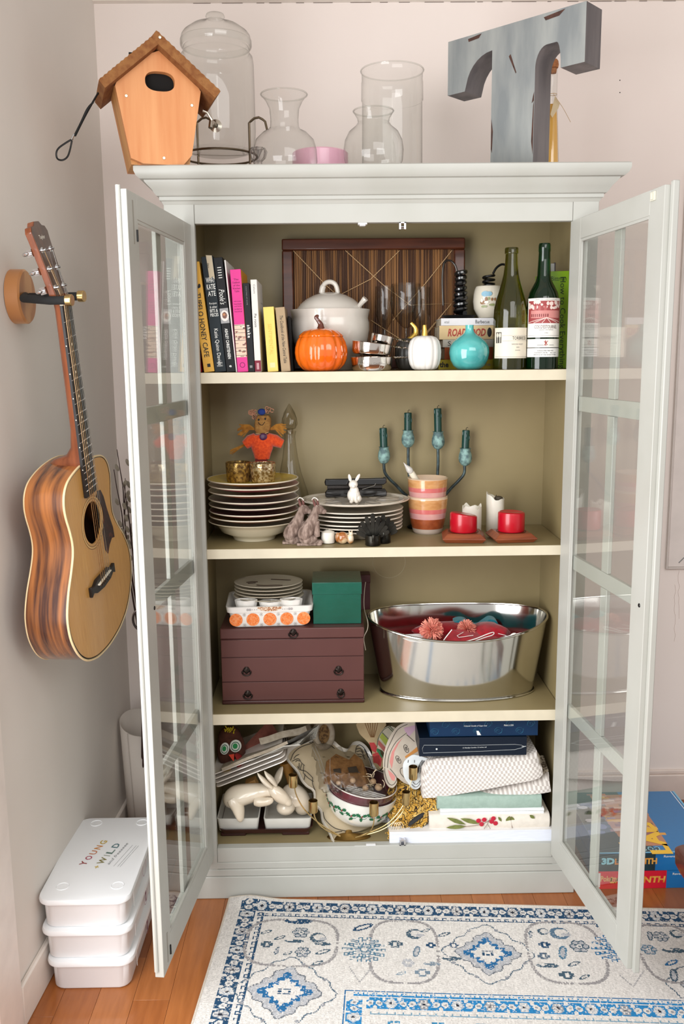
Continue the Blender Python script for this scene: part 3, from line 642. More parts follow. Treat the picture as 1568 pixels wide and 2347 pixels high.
for k in range(34):
    x, y = rs.random()*W_, rs.random()*.079; cv.rect(x, x+rs.uniform(.003, .009), y, y+rs.uniform(.001, .005), rs.choice([(120, 64, 50), (236, 214, 190), (160, 84, 60), (244, 228, 206), (90, 50, 42)]))
for k in range(9): cv.rect(0, W_, .004+.009*k, .0052+.009*k, (96, 60, 48))
cv.mesh('photo_band', attrmat('print_gloss'), t, flatfn(frame((.0001, -.0004, .036), (1, 0, 0), (0, 0, 1))), local=True)
ink = T_('ink_plum', (120, 24, 84)); L_ = []
for k, w in enumerate((.012, .018, .016, .018, .012)): L_.append((('The', 'Cookbook', 'of the', 'Kitchen', 'Table')[k], 0, .05-.007*k, w, .0045))
for k in range(5): L_.append((('with recipes', 'from friends', 'and family', 'to share at', 'home')[k], 0, -.002-.006*k, .018, .0038))
texts(L_, sp(W_, W_*.5, H*.70), ink, t, local=True); b = MB(); b.lathe([(.0065, 0), (.0065, .0004), (.0052, .0004), (.0052, 0)], 24, sp(W_, W_*.5, .017)); b.obj('emblem', ink, t, local=True)
t, W_, H = book('paperback_book', 'narrow black book reading shake in small white letters', .034, 569, 584, (556, 649), T_('book_charcoal', (20, 20, 24)), depth=.16)
text('shake', .031, .008, spv(W_, W_*.5, H*.46), whiteink, t, local=True, bold=.03, spacing=1.3); text('COCKTAILS AT HOME', .045, .003, spv(W_, W_*.5, H*.86), greym, t, 'small_lettering', local=True); MB().box(W_*.3, W_*.7, -.0004, 0, .010, .016).obj('emblem', greym, t, local=True)
t, W_, H = book('hardback_book', 'white book reading Pie room with a maroon foot on its spine', .032, 585, 599, (574, 641), wbk, depth=.17, side=T_('book_white_side', (224, 218, 210)))
MB().box(0, W_, -.0005, 0, .001, .028).obj('maroon_band', T_('band_maroon', (128, 34, 54)), t, local=True)
text('Pie room', .032, .006, spv(W_, W_*.5, H*.56), blackink, t, local=True); texts([('Calum', 0, 0, .022, .005)], spv(W_, W_*.55, H*.90), greym, t, 'author_lettering', local=True); MB().box(W_*.3, W_*.7, -.0008, -.0005, .006, .022).obj('emblem', T_('band_pale', (196, 150, 156)), t, local=True)
b = MB(); Fs = frame((W_+.0007, .10, H*.62), (0, 1, 0), (0, 0, 1), (1, 0, 0)); b.tube(spline([(0, 0, 0), (.004, .02, 0), (.012, .012, 0), (.016, -.012, 0), (.008, -.02, 0)], 4), .0006, 4, Fs); b.tube([(-.01, .034, 0), (.05, .034, 0)], .0004, 4, Fs); b.obj('side_drawing', greym, t, local=True)
yb2 = T_('book_lemon', (238, 208, 112))
t, W_, H = book('paperback_book', 'short pale yellow book with faint embossed spine letters', .028, 614, 638, (603, 704), yb2, depth=.13)
text('SENTIMENTAL', .075, .009, spv(W_, W_*.5, H*.5), T_('ink_lemon', (222, 188, 90)), t, local=True); MB().box(W_*.25, W_*.75, -.0005, 0, .010, .022).obj('emblem', T_('emb_pale', (230, 214, 160)), t, local=True)
t, W_, H = book('paperback_book', 'brown kraft paper book with handwritten spine, beside the yellow one', .028, 645, 666, (631, 705), T_('book_kraft', (170, 146, 114)), depth=.13, side=T_('book_kraft_side', (138, 118, 92)))
text('The Cookbook of the New Central Table', .115, .008, spv(W_, W_*.55, H*.5), blackink, t, local=True, shear=.25)
t, W_, H = book('thin_booklet', 'thin dark booklet leaning against the kraft paper book', .07, 668, 673, (659, 725), bb, depth=.1, hard=.0006)

# wooden tray with reeds and string
tw = mat('tray_wood', (92, 44, 22), .4, c2=(68, 30, 14), ns=8, stretch=(1, 3, 6), coat=.3)
A0 = PY(646, 549, .27); A1 = PY(1065, 546, .27); zb0 = Z1+.001
lean = math.atan2(.012, A0.z-zb0); F = frame((A0.x, .252, zb0), (1, 0, 0), (0, .055, 1)); Wd = A1.x-A0.x; Hd = (A0.z-zb0)
tr_ = thing('serving_tray', 'dark framed tray of brown reeds and string at the back of the top shelf', 'tray', (A0.x+Wd/2, .26, Z1))
fw_ = .030
b = MB(F); b.box(0, Wd, 0, fw_, -.001, .016); b.obj('frame_rail', tw, tr_, bevel=.004); b = MB(F); b.box(0, Wd, Hd-fw_, Hd, -.001, .016); b.obj('frame_rail', tw, tr_, bevel=.004)
b = MB(F); b.box(0, fw_, fw_+.0003, Hd-fw_-.0003, -.001, .016); b.obj('frame_rail', tw, tr_, bevel=.004); b = MB(F); b.box(Wd-fw_, Wd, fw_+.0003, Hd-fw_-.0003, -.001, .016); b.obj('frame_rail', tw, tr_, bevel=.004)
MB(F).box(fw_, Wd-fw_, fw_, Hd-fw_, -.002, .001).obj('backing', mat('tray_back', (58, 34, 22), .8), tr_)
rm = mat('reed', (150, 104, 58), .6, c2=(84, 52, 30), ns=55, nd=2, stretch=(2.2, 1, .03), lo=.42, hi=.58, bump=.3)
b = MB(F); x = fw_+.002
while x < Wd-fw_-.003:
    w = random.uniform(.0022, .0042); b.tube([(x+w/2, fw_, .0025), (x+w/2, Hd-fw_, .0025)], w/2, 6); x += w+random.uniform(.0002, .0018)
b.obj('reeds', rm, tr_, kind='stuff')
def tp(x, y): v = F.inverted() @ PY(x, y, .262); return (v.x, v.y, .0062)
b = MB(F)
for l in (((672, 574), (748, 655), (838, 735)), ((792, 574), (880, 655), (940, 700), (1034, 696), (958, 790)), ((916, 574), (850, 640), (780, 676), (690, 730)), ((1036, 574), (975, 650), (900, 735)), ((850, 735), (935, 790)), ((1034, 697), (975, 765))):
    b.tube([tp(*q) for q in l], .0011, 5)
b.obj('string', mat('tray_string', (196, 160, 116), .8), tr_)

# tureen
tc = mat('cream_stoneware', (214, 206, 196), .22, c2=(206, 198, 186), ns=9, coat=.4)
X, pr = LP(758, .185, [(848, 50), (840, 56), (825, 62), (806, 74), (782, 85), (758, 89.5), (740, 89.5), (731, 87), (728, 87.5), (716, 90), (711, 91.5), (710, 90)], Z1+.0005)
tu = thing('soup_tureen', 'large cream stoneware soup tureen with domed lid and ladle in front of the tray', 'tureen', (X, .18, Z1))
MB(TR(X, .18)).lathe([(0, Z1+.001)]+pr+[(.085, pr[-1][1]-.004), (.08, pr[5][1])], 48, sy=.88).obj('bowl', tc, tu)
_, pl = LP(758, .18, [(710, 76), (707, 75), (697, 68), (686, 55), (677, 38), (672, 22), (670, 12), (669.5, 0)])
MB(TR(X, .18)).lathe(pl, 40, sy=.88).obj('lid', tc, tu)
zk = pl[-1][1]; b = MB(); Rk = .021
b.tube(spline([(X-.021, .18, zk-.003), (X-.018, .18, zk+.012), (X-.012, .18, zk+.022), (X, .18, zk+.026), (X+.012, .18, zk+.022), (X+.018, .18, zk+.012), (X+.021, .18, zk-.003)], 5), [.008]*7+[.0062]*24, 12); b.obj('lid_handle', tc, tu)
b = MB(); b.tube(spline([PY(822, 703, .15), PY(830, 693, .145), PY(838, 684, .14)], 4), [.0065, .006, .006, .0062, .0065, .007, .0075, .008, .0078], 10); b.obj('ladle', tc, tu)

def pumpkin(t, X, Y, Z, R, H, m, ribs=12, part='gourd', z0=0, z1=1, depth=.08):
    prof = [(R*math.sin(math.pi*k/18)**.62*(1.0), Z+H*(.5-.5*math.cos(math.pi*k/18))) for k in range(1, 18)]
    prof = [(R*.35, Z+.0005)]+prof[1:]
    return MB(TR(X, Y)).lathe([(0, Z+.002)]+prof+[(0, Z+H*.96)], 72, mod=lambda t_, z, r: 1-depth*abs(math.cos(ribs/2*t_))**6*.9)
orange = mat('orange_glaze', (238, 116, 22), .15, c2=(222, 92, 12), ns=6, coat=.8)
X = XA(737, .062, Z1); R_ = 62*MP((X, .03, Z1)); H_ = ZA(762, X, .0)-Z1
op = thing('pumpkin_jar', 'glossy orange ceramic pumpkin jar with brown stem lid on the top shelf', 'jar', (X, .062, Z1))
def rib(n, d, ph=0): return lambda t_, z, r: 1-d*abs(math.cos(n/2*t_+ph))**7
ph_ = [(0, .002), (.55, 0), (.72, .05), (.88, .17), (.97, .32), (1.0, .48), (.985, .62), (.93, .76), (.86, .86), (.80, .90)]
MB(TR(X, .062)).lathe([(r*R_, Z1+.0005+z*.094) for r, z in ph_], 96, mod=rib(14, .05)).obj('body', orange, op)
MB(TR(X, .062)).lathe([(R_*.83, Z1+.0845), (R_*.84, Z1+.087), (R_*.80, Z1+.090), (R_*.66, Z1+.098), (R_*.4, Z1+.104), (R_*.2, Z1+.105), (0, Z1+.105)], 96, mod=rib(14, .05)).obj('lid', orange, op)
q = Vector((X, .062, Z1+.104)); MB().tube(spline([q, q+Vector((-.001, 0, .012)), q+Vector((-.008, 0, .022)), q+Vector((-.011, 0, .029)), q+Vector((-.005, 0, .033))], 4), [.0115, .010, .0085, .0075, .0065, .006, .0055, .005, .0048, .005, .0055, .0058, .0055, .0048, .004, .003, .002], 10).obj('stem', mat('brown_glaze', (98, 44, 26), .2, coat=.6), op)
# silver measuring cups, nested and tilted
silver = mat('polished_silver', (222, 214, 206), .09, 1)
def mcup(label, X, Y, Z, r, h, ry=0, hand=True, dirx=1):
    t = thing('measuring_cup', label, 'measuring cup', (X, Y, Z), group=None, rot=Matrix.Rotation(ry, 3, 'Y'))
    b = MB(); b.lathe([(0, .0015), (r*.86, .001), (r*.94, .006), (r*.97, h*.5), (r, h), (r+.0018, h+.0005), (r, h+.0015), (r-.0015, h), (r*.94, h*.5), (r*.9, .007), (0, .004)], 40); b.obj('bowl', silver, t, local=True)
    if hand:
        b = MB(); pts = [(r*math.cos(.35), r*math.sin(.35)*dirx, h-.002)]
        L_ = .075; ang = .55*dirx
        for k in range(24):
            u = k/23; pts.append((r+.002+L_*u*math.cos(ang), L_*u*math.sin(ang), h-.001+.0006*math.sin(k*2.2)))
        b.tube(pts[1:], [.0026 if k % 2 else .0034 for k in range(24)], 7, flat=.8); b.obj('handle', silver, t, local=True)
    return t
X = XA(852, .055, Z1)
c1 = mcup('largest silver measuring cup, engraved, flat on the shelf beside the orange pumpkin', X, .055, Z1, .0525, .033)
text('Pour Fat Cooking', .07, .006, frame((0, -.0520, .017), (1, 0, 0), (0, 0, 1), (0, -1, 0)), mat('engraving', (150, 142, 134), .3, .8), c1, local=True)
mcup('second silver measuring cup, tilted on top of the largest one', X-.003, .055, Z1+.0365, .050, .031, ry=.13)
mcup('smallest silver measuring cup, tilted highest in the stack beside the tureen', XA(872, .08, Z1), .066, Z1+.062, .028, .025, ry=.22)
# pumpkins with gold stems
goldm = mat('gold_paint', (222, 180, 84), .25, .8)
def gourd(name, label, xc, Y, hw, ytop, m, stem, depth=.06):
    X = XA(xc, Y, Z1); R_ = hw*MP((X, Y-.03, Z1)); H_ = ZA(ytop, X, Y-R_*.4)-Z1
    t = thing(name, label, 'pumpkin', (X, Y, Z1))
    MB(TR(X, Y)).lathe([(r*R_, Z1+.0005+z*H_) for r, z in [(0, .01), (.55, 0), (.76, .05), (.90, .17), (.98, .34), (1.0, .52), (.97, .70), (.88, .85), (.7, .95), (.45, 1), (.2, .99), (0, .95)]], 80, mod=rib(12, depth)).obj('gourd', m, t)
    MB().tube(spline([Vector((X, Y, Z1+H_*.95)) if k == 0 else PY(px_, py_, Y) for k, (px_, py_) in enumerate(stem)], 5), [.0085-.0042*k/(5*(len(stem)-1)) for k in range(5*(len(stem)-1)+1)], 10).obj('stem', goldm, t)
gourd('white_pumpkin', 'matte white ceramic pumpkin with straight gold stem on the top shelf', 973, .055, 38.5, 770, mat('matte_white', (232, 228, 222), .45), [(973, 772), (974, 760), (973, 745)])
gourd('dark_pumpkin', 'dark grey pumpkin with curved gold stem half hidden behind the white one', 938, .125, 34, 776, mat('dark_pumpkin', (66, 64, 60), .4), [(948, 780), (952, 766), (952, 752), (942, 740)])
# wine glasses
def wineglass(label, xc, Y, ytop, hw, ybowl, ymax=None):
    lv = [(ytop, hw*.90), (ytop+18, hw*.97), (ytop+45, hw), (ytop+65, hw*.93), (ytop+82, hw*.66), (ybowl-4, hw*.3), (ybowl, 4.2), (ybowl+14, 3.2), (846-22, 3.2), (846-10, 5)]
    X, pr = LP(xc, Y, lv); t = thing('wine_glass', label, 'glass', (X, Y, Z1), group='wine glasses before the wooden tray')
    MB(TR(X, Y)).lathe(pr[:7]+[(0, pr[6][1])], 36).obj('bowl', glass('wine_glass', (240, 240, 238), (120, 116, 110), 3.2), t)
    MB(TR(X, Y)).lathe([(.004, pr[6][1]), (.0035, pr[7][1]), (.0036, Z1+.02), (.006, Z1+.008), (.03, Z1+.003), (.034, Z1+.0005), (0, Z1+.0005)], 28).obj('stem', glass('wine_stem', (225, 225, 222), (90, 88, 84), 2.5), t)
wineglass('clear stemmed wine glass nearest the front, behind the dark pumpkin', 931, .185, 650, 36, 752)
wineglass('clear stemmed wine glass on the left, next to the tureen', 882, .205, 656, 23, 756)
wineglass('clear stemmed wine glass on the right, next to the stacked books', 966, .205, 658, 22, 756)
# stacked lying books
pile = [('paperback_book', 'white paperback reading Barbecue, topmost of the lying books', 1011, 731, 747, (226, 224, 226), .0),
        ('paperback_book', 'cream paperback reading ROADFOOD in red letters, in the lying stack', 1007, 748, 779, (224, 196, 148), .0),
        ('paperback_book', 'pale grey book directly under the cream ROADFOOD book', 1015, 780, 797, (190, 184, 172), .0),
        ('hardback_book', 'burnt orange book second from the bottom of the lying stack', 1019, 798, 825, (150, 72, 30), .0),
        ('paperback_book', 'olive yellow book at the bottom of the lying stack, reading the', 1005, 826, 849, (186, 166, 48), .0)]
zs_ = [ZA(p[3], 0, .13) for p in pile]+[Z1]
for k, (nm, lb, xl, y0, y1, c, _) in enumerate(pile):
    z1_, z0_ = zs_[k], zs_[k+1]+.0004; Xa = XA(xl, .13, z0_); Xb = XA((1172, 1168, 1160, 1150, 1170)[k], .13, z0_)
    t = thing(nm, lb, 'book', (Xa, .13, z0_), group='lying books on the top shelf'); m = T_('pile_cover_%s' % 'abcde'[k], c)
    b = MB().box(Xa, Xb, .13, .1315, z0_, z1_); b.box(Xa, Xb, .1315, .27-.012*(k % 2), z0_, z0_+.0012); b.box(Xa, Xb, .1315, .27-.012*(k % 2), z1_-.0012, z1_); b.obj('cover', m, t, bevel=.0004)
    MB().box(Xa+.002, Xb-.002, .132, .265-.012*(k % 2), z0_+.0014, z1_-.0014).obj('pages', pages, t)
    zm = (z0_+z1_)/2; S = lambda x, dz=0: frame((XA(x, .13, zm), .1297, zm+dz), (1, 0, 0), (0, 0, 1), (0, -1, 0))
    if k == 0: text('Barbecue', .036, .009, S(1106), blackink, t); text('etal', .012, .007, S(1024), greym, t, 'small_lettering')
    if k == 1:
        text('ROADFOOD', .098, .020, S(1070), mat('ink_red', (178, 60, 44), .5), t, bold=.03, shear=.2); MB().ell((XA(1122, .13, zm), .1297, zm), (.006, .0006, .012), 12, 8).obj('emblem', blackink, t)
    if k == 2: text('S', .008, .012, S(1030), blackink, t); text('Le', .014, .009, S(1112), greym, t, 'small_lettering')
    if k == 4: text('the', .023, .014, S(1018), blackink, t, bold=.03); text('he', .014, .009, S(1118), greym, t, 'small_lettering')
zp = zs_[0]
X = XA(1052, .2, zp)
ct = thing('black_dish', 'flat black dish lying on top of the stacked books', 'dish', (X, .20, zp)); MB(TR(X, .2)).lathe([(0, zp+.0005), (.035, zp+.0005), (.044, zp+.008), (.046, zp+.010), (.043, zp+.010), (0, zp+.004)], 36, sy=.8).obj('plate', black, ct)
X2 = XA(1055, .205, zp+.02)
co = thing('spiral_candle_holder', 'tall black glossy spiral coil with hooked tip standing on the black dish', 'candle holder', (X2, .205, zp+.0105))
bg = mat('gloss_black', (14, 14, 16), .08, coat=1); zt6 = ZA(622, X2, .2); N_ = 220; tn = 8
rr = [(.0125+.0018*math.sin(k/N_*math.pi*2)) for k in range(N_)]
MB().tube([(X2+rr[k]*math.cos(2*math.pi*tn*k/N_), .205+rr[k]*math.sin(2*math.pi*tn*k/N_), zp+.016+(zt6-zp-.016)*k/N_) for k in range(N_)], .0062, 8, flat=1.1).obj('coil', bg, co)
MB().tube(spline([PY(1048, 622, .2), PY(1042, 606, .2), PY(1030, 597, .2), PY(1018, 604, .2), PY(1014, 640, .2), PY(1016, 700, .2)], 5), .0028, 8).obj('hook', mat('smoked_wire', (60, 56, 52), .3, .6), co)
X, pr = LP(1119, .20, [(729, 22), (722, 26), (708, 33), (690, 35), (675, 34), (664, 32), (657, 29), (655.5, 26)], zp+.0008)
cr_ = thing('ceramic_crock', 'small white ceramic crock painted with geese on the stacked books', 'crock', (X, .20, zp))
MB(TR(X, .2)).lathe([(0, zp+.001)]+pr+[(pr[-1][0]-.003, pr[-1][1]-.004), (0, pr[-1][1]-.01)], 36).obj('pot', mat('crock_glaze', (222, 214, 196), .25, coat=.5), cr_)
def on_cyl(X, Y, R, n=1):
    """paint spots on a round wall: (dx, z, rx, rz) -> thin raised oval"""
    def f(b, dx, z, rx, rz, rot=0, eps=.0006):
        k = 14; vs = []
        for i in range(k):
            a = 2*math.pi*i/k; u = rx*math.cos(a)*math.cos(rot)-rz*math.sin(a)*math.sin(rot); w = rx*math.cos(a)*math.sin(rot)+rz*math.sin(a)*math.cos(rot)
            th_ = (dx+u)/R; vs.append((X+(R+eps)*math.sin(th_), Y-(R+eps)*math.cos(th_), z+w))
        th_ = dx/R; vs.append((X+(R+eps*1.3)*math.sin(th_), Y-(R+eps*1.3)*math.cos(th_), z)); b.add(vs, [(i, (i+1) % k, k) for i in range(k)])
    return f
zq = ZA(690, X, .17); f = on_cyl(X, .20, pr[3][0]+.001)
for nm, sp_, c in (('painted_ribbon', ((-.016, .018, .010, .007), (-.006, .018, .008, .006)), (132, 178, 200)), ('painted_goose', ((-.020, -.004, .009, .005), (-.013, .004, .004, .006), (.002, .004, .003, .004), (.010, .004, .003, .004)), (150, 110, 74)), ('painted_leaves', ((-.018, -.014, .008, .003), (.004, -.010, .010, .003), (.014, -.016, .007, .003), (-.006, .006, .003, .004)), (150, 158, 108)), ('painted_goose', ((-.012, -.003, .006, .004), (-.024, .001, .003, .005)), (244, 238, 224))):
    b = MB()
    for dx, dz, rx, rz in sp_: f(b, dx, zq+dz, rx, rz, 0, .0008 if 'goose' in nm else .0005)
    b.obj(nm, mat('paint_%s_%d' % (nm, c[0]), c, .4), cr_, flat=True)
zt7 = pr[-1][1]; rr = .014; X3 = XA(1120, .2, zt7)
cw = thing('black_metal_spiral', 'black metal spiral with a curved arm sitting in the goose crock', 'ornament', (X3, .2, zt7-.009))
b = MB(); N_ = 70; b.tube([(X3+rr*math.cos(2*math.pi*3*k/N_), .2+rr*math.sin(2*math.pi*3*k/N_), zt7-.006+.033*k/N_) for k in range(N_)], .0034, 8, flat=1.0); b.obj('coil', black, cw)
MB().tube(spline([PY(1130, 628, .2), PY(1138, 614, .2), PY(1150, 606, .2), PY(1162, 608, .2)], 5), .003, 8).obj('arm', black, cw)
# teal vase
X, pr = LP(1075, .062, [(848, 22), (845, 28), (838, 36), (825, 43), (808, 46), (795, 44.5), (783, 38), (774, 28), (768, 18), (763, 12), (757, 9.6), (748, 9.4), (745, 9.8)], Z1+.0005)
tv = thing('teal_bud_vase', 'round teal glazed bud vase with a thin neck on the top shelf', 'vase', (X, .062, Z1))
MB(TR(X, .062)).lathe([(0, Z1+.001)]+pr+[(pr[-1][0]-.003, pr[-1][1]-.001), (.004, pr[-1][1]-.02)], 48).obj('vessel', mat('teal_glaze', (88, 180, 176), .12, c2=(60, 148, 148), ns=14, lo=.4, hi=.62, coat=.8), tv)
# wine bottles
def bottle(name, label, xc, Y, lv, m, lab, capm=None):
    X, pr = LP(xc, Y, lv, Z1+.0005); t = thing(name, label, 'bottle', (X, Y, Z1))
    MB(TR(X, Y)).lathe([(0, Z1+.012), (pr[0][0]*.5, Z1+.004)]+pr, 40).obj('bottle_glass', m, t)
    return t, X, pr
def bg_glass(name, c, c2): 
    m = mat(name, c, .05, trans=.85, ior=1.45, c2=c2, ns=3, coat=.3); return m
olive = bg_glass('olive_glass', (104, 100, 18), (84, 82, 14)); green = bg_glass('green_glass', (8, 74, 28), (4, 56, 20))
b1, X, pr = bottle('wine_bottle', 'olive glass wine bottle with cream label and sloping shoulders', 1167, .058, [(849, 35), (846, 38), (838, 38.5), (740, 38.5), (710, 37.5), (690, 34), (670, 28), (650, 22), (630, 17.5), (605, 14.5), (582, 13.5), (581, 15.5), (570, 15.5), (568, 14.5)], olive, None)
Rb = pr[2][0]; MB(TR(X, .058)).lathe([(0, Z1+.014), (Rb*.92, Z1+.006), (Rb*.93, ZA(822, X, .058)), (0, ZA(822, X, .058))], 30).obj('wine_dregs', mat('dregs_dark', (20, 22, 16), .3), b1)
def label(X, Y, R, z0, z1, half, bg, draw, parent, name='paper_label', cell=.0008):
    W_ = 2*half*R; cv = Canvas(W_, z1-z0, cell, bg); draw(cv)
    return cv.mesh(name, attrmat('print_label', .55, .03), parent, lambda x, y: (X+(R+.0005)*np.sin(x/R-half), Y-(R+.0005)*np.cos(x/R-half), z0+y))
def ltext(s, X, Y, R, x, z, w, h, m, parent, name='lettering', **k):
    """letters wrapped round a bottle"""
    o = text(s, w, h, ID, m, None, 'tmp', **k); me = o.data; vs = [v.co.copy() for v in me.vertices]; fs = [tuple(p.vertices) for p in me.polygons]
    bpy.data.objects.remove(o); bpy.data.meshes.remove(me); b = MB()
    b.add([(X+(R+.0009)*math.sin((x+v.x)/R), Y-(R+.0009)*math.cos((x+v.x)/R), z+v.y) for v in vs], fs); return b.obj(name, m, parent, flat=True)
zl0, zl1 = ZA(821, X, .02), ZA(751, X, .02)
def dr1(c):
    W_, H = c.W, c.H; c.rect(.006, .0225, H*.50, H*.86, (70, 66, 60))
    for x in (.0105, .018): c.line([(x, H*.52), (x, H*.70)], .0022, (214, 208, 190)); c.disk(x, H*.76, .0032, .006, (214, 208, 190))
    c.rect(.024, W_-.002, H*.74, H*.75, (150, 146, 138)); c.rect(.024, W_-.002, H*.565, H*.575, (150, 146, 138)); c.rect(.003, W_-.004, H*.04, H*.05, (120, 116, 110))
label(X, .058, Rb, zl0, zl1, 1.22, (226, 216, 196), dr1, b1)
ltext('TORBRECK', X, .058, Rb, .018, zl0+(zl1-zl0)*.66, .040, .008, blackink, b1); ltext('BAROSSA VALLEY', X, .058, Rb, .012, zl0+(zl1-zl0)*.46, .030, .0035, greym, b1, 'small_lettering')
ltext('2002', X, .058, Rb, .012, zl0+(zl1-zl0)*.36, .008, .003, greym, b1, 'small_lettering'); ltext('Juveniles', X, .058, Rb, .012, zl0+(zl1-zl0)*.26, .014, .004, greym, b1, 'small_lettering', shear=.3)
b2, X, pr = bottle('wine_bottle', 'deep green wine bottle with red engraved chateau label, rightmost on the top shelf', 1241, .048, [(848, 34), (845, 36.5), (838, 37), (700, 37), (684, 35.5), (670, 32), (656, 25), (645, 19), (632, 15.5), (600, 14), (578, 13.2), (576, 14), (562, 13.8), (558, 12.5)], green, None)
Rb = pr[2][0]; Yb = .048
MB(TR(X, Yb)).lathe([(0, Z1+.014), (Rb*.92, Z1+.006), (Rb*.93, ZA(822, X, .048)), (0, ZA(822, X, .048))], 30).obj('wine_dregs', MATS['dregs_dark'], b2)
za, zb1, zc1, zd1, ze1 = [ZA(y, X, .012) for y in (683, 773, 777, 797, 818)]
def dr2(c):
    W_, H = c.W, c.H; rs = random.Random(5); R0 = (150, 62, 62); c.rect(.003, W_-.003, H*.36, H*.93, R0)
    for k in range(22): c.disk(rs.uniform(.006, W_-.006), rs.uniform(H*.74, H*.90), rs.uniform(.003, .006), rs.uniform(.003, .005), (222, 200, 192))
    for x in (.022, .032, .046): c.rect(x, x+.006, H*.52, H*.80, (170, 84, 82)); c.poly([(x-.001, H*.80), (x+.007, H*.80), (x+.003, H*.88)], (150, 50, 52))
    c.rect(.012, W_-.012, H*.50, H*.68, (196, 128, 122))
    for k in range(9): c.rect(.014+.005*k, .0165+.005*k, H*.52, H*.60, (120, 44, 46))
    for k in range(6): c.line([(W_*.5, H*.50), (W_*(k/5), H*.37)], .0012, (226, 206, 196))
    c.rect(.003, W_-.003, H*.04, H*.05, (130, 124, 120)); c.rect(.006, W_-.006, H*.16, H*.165, (160, 150, 146))
label(X, Yb, Rb, zb1, za, 1.30, (232, 228, 220), dr2, b2)
H = za-zb1
ltext("COS D'ESTOURNEL", X, Yb, Rb, 0, zb1+H*.27, .058, .0085, mat('ink_sepia', (86, 60, 56), .6), b2); ltext('SAINT ESTEPHE', X, Yb, Rb, 0, zb1+H*.19, .036, .003, greym, b2, 'small_lettering')
ltext('1994', X, Yb, Rb, 0, zb1+H*.11, .008, .003, greym, b2, 'small_lettering'); ltext('GRAND CRU CLASSE EN BORDEAUX', X, Yb, Rb, 0, zb1+H*.965, .058, .003, greym, b2, 'small_lettering')
label(X, Yb, Rb, zd1, zc1, 1.30, (228, 224, 214), lambda c: (c.rect(0, c.W, 0, .0012, (40, 40, 40)), c.line([(c.W*.46, .006), (c.W*.54, .016)], .0018, (150, 50, 44)), c.line([(c.W*.54, .007), (c.W*.46, .015)], .0018, (150, 50, 44)), c.line([(c.W*.5, .005), (c.W*.49, .018)], .0018, (150, 50, 44)), c.rect(c.W*.3, c.W*.44, .006, .0072, (140, 140, 136)), c.rect(c.W*.58, c.W*.7, .006, .0072, (140, 140, 136))), b2, 'crest_label')
label(X, Yb, Rb, ze1, zd1-.001, 1.30, (232, 230, 226), lambda c: None, b2, 'importer_label')
for k, s in enumerate(('BORDEAUX RED TABLE WINE', 'CONTENTS 750 ML      ALC 12.5%', 'IMPORTED BY THE HOUSE OF WINE')): ltext(s, X, Yb, Rb, 0, zd1-.007-.005*k, (.040, .058, .058)[k], .003, blackink, b2, 'small_lettering')
# green cookbook and the magazines behind it
gb = mat('book_lime', (128, 168, 22), .4, c2=(118, 158, 16), ns=3)
t, W_, H = book('hardback_book', 'thick lime green cookbook reading How to Cook Everything at the right end', .075, 1256, 1302, (1258, 622), gb, depth=.15, hard=.003)
text('How to Cook Everything', .225, .018, spv(W_, W_*.66, H*.47), mat('ink_darkgreen', (20, 50, 16), .5), t, local=True); text('Bittman', .038, .011, sp(W_, W_*.50, H*.925), MATS['ink_darkgreen'], t, 'author_lettering', local=True)
for k, (x0, x1, yt, c) in enumerate(((1263, 1270, 604, (176, 176, 172)), (1270, 1276, 602, (70, 66, 72)), (1276, 1288, 598, (186, 186, 180)), (1289, 1304, 590, (110, 48, 44)))):
    book('magazine', ('light grey magazine leftmost behind the lime green cookbook', 'thin dark magazine behind the lime green cookbook', 'pale magazine behind the lime green cookbook, beside the maroon one', 'maroon magazine rightmost behind the lime green cookbook')[k], .228, x0, x1, (x0+1, yt), T_('mag_cover_%s' % 'abcd'[k], c), depth=.06, hard=.0005, group='magazines behind the lime green cookbook')
# ================================================================== shelf 2
def plate_prof(R, z, rim=.0028, well=.62, rise=.020):
    """plate: flat foot, well, upturned rim with a rounded lip; z is the foot"""
    return [(0, z), (R*well*.75, z), (R*well*.8, z+.0015), (R*well, z+rise*.25), (R*.9, z+rise*.78), (R, z+rise-.0012), (R+.001, z+rise), (R, z+rise+.0014), (R-.002, z+rise+.001), (R*.9, z+rise*.86), (R*well, z+rise*.25+.003), (R*well*.8, z+.005), (0, z+.004)]
X, Y = XA(583, .155, 1.0), .155; Rp = 104.5*MP((X, Y-.02, 1.05))
fr_y = [1110, 1123, 1137, 1155, 1169, 1184, 1196, 1209]
cols = [(222, 190, 60), (222, 120, 140), (226, 196, 150), (206, 188, 190), (232, 214, 190), (206, 130, 140), (226, 184, 110), (236, 214, 150)]
und = [(206, 176, 80), (190, 70, 96), (196, 120, 70), (140, 90, 96), (90, 60, 60), (156, 70, 92), (190, 120, 60), (196, 160, 70)]
labs = ['top rim with mustard yellow face holding two gold votives', 'second from the top, rose pink', 'third from the top, peach', 'fourth from the top, lilac grey', 'fifth from the top, cream', 'sixth from the top, plum pink', 'seventh from the top, amber']
zr = [ZA(y, X, Y-Rp) for y in fr_y]
rimm = mat('plate_rim_white', (236, 226, 206), .2, coat=.6)
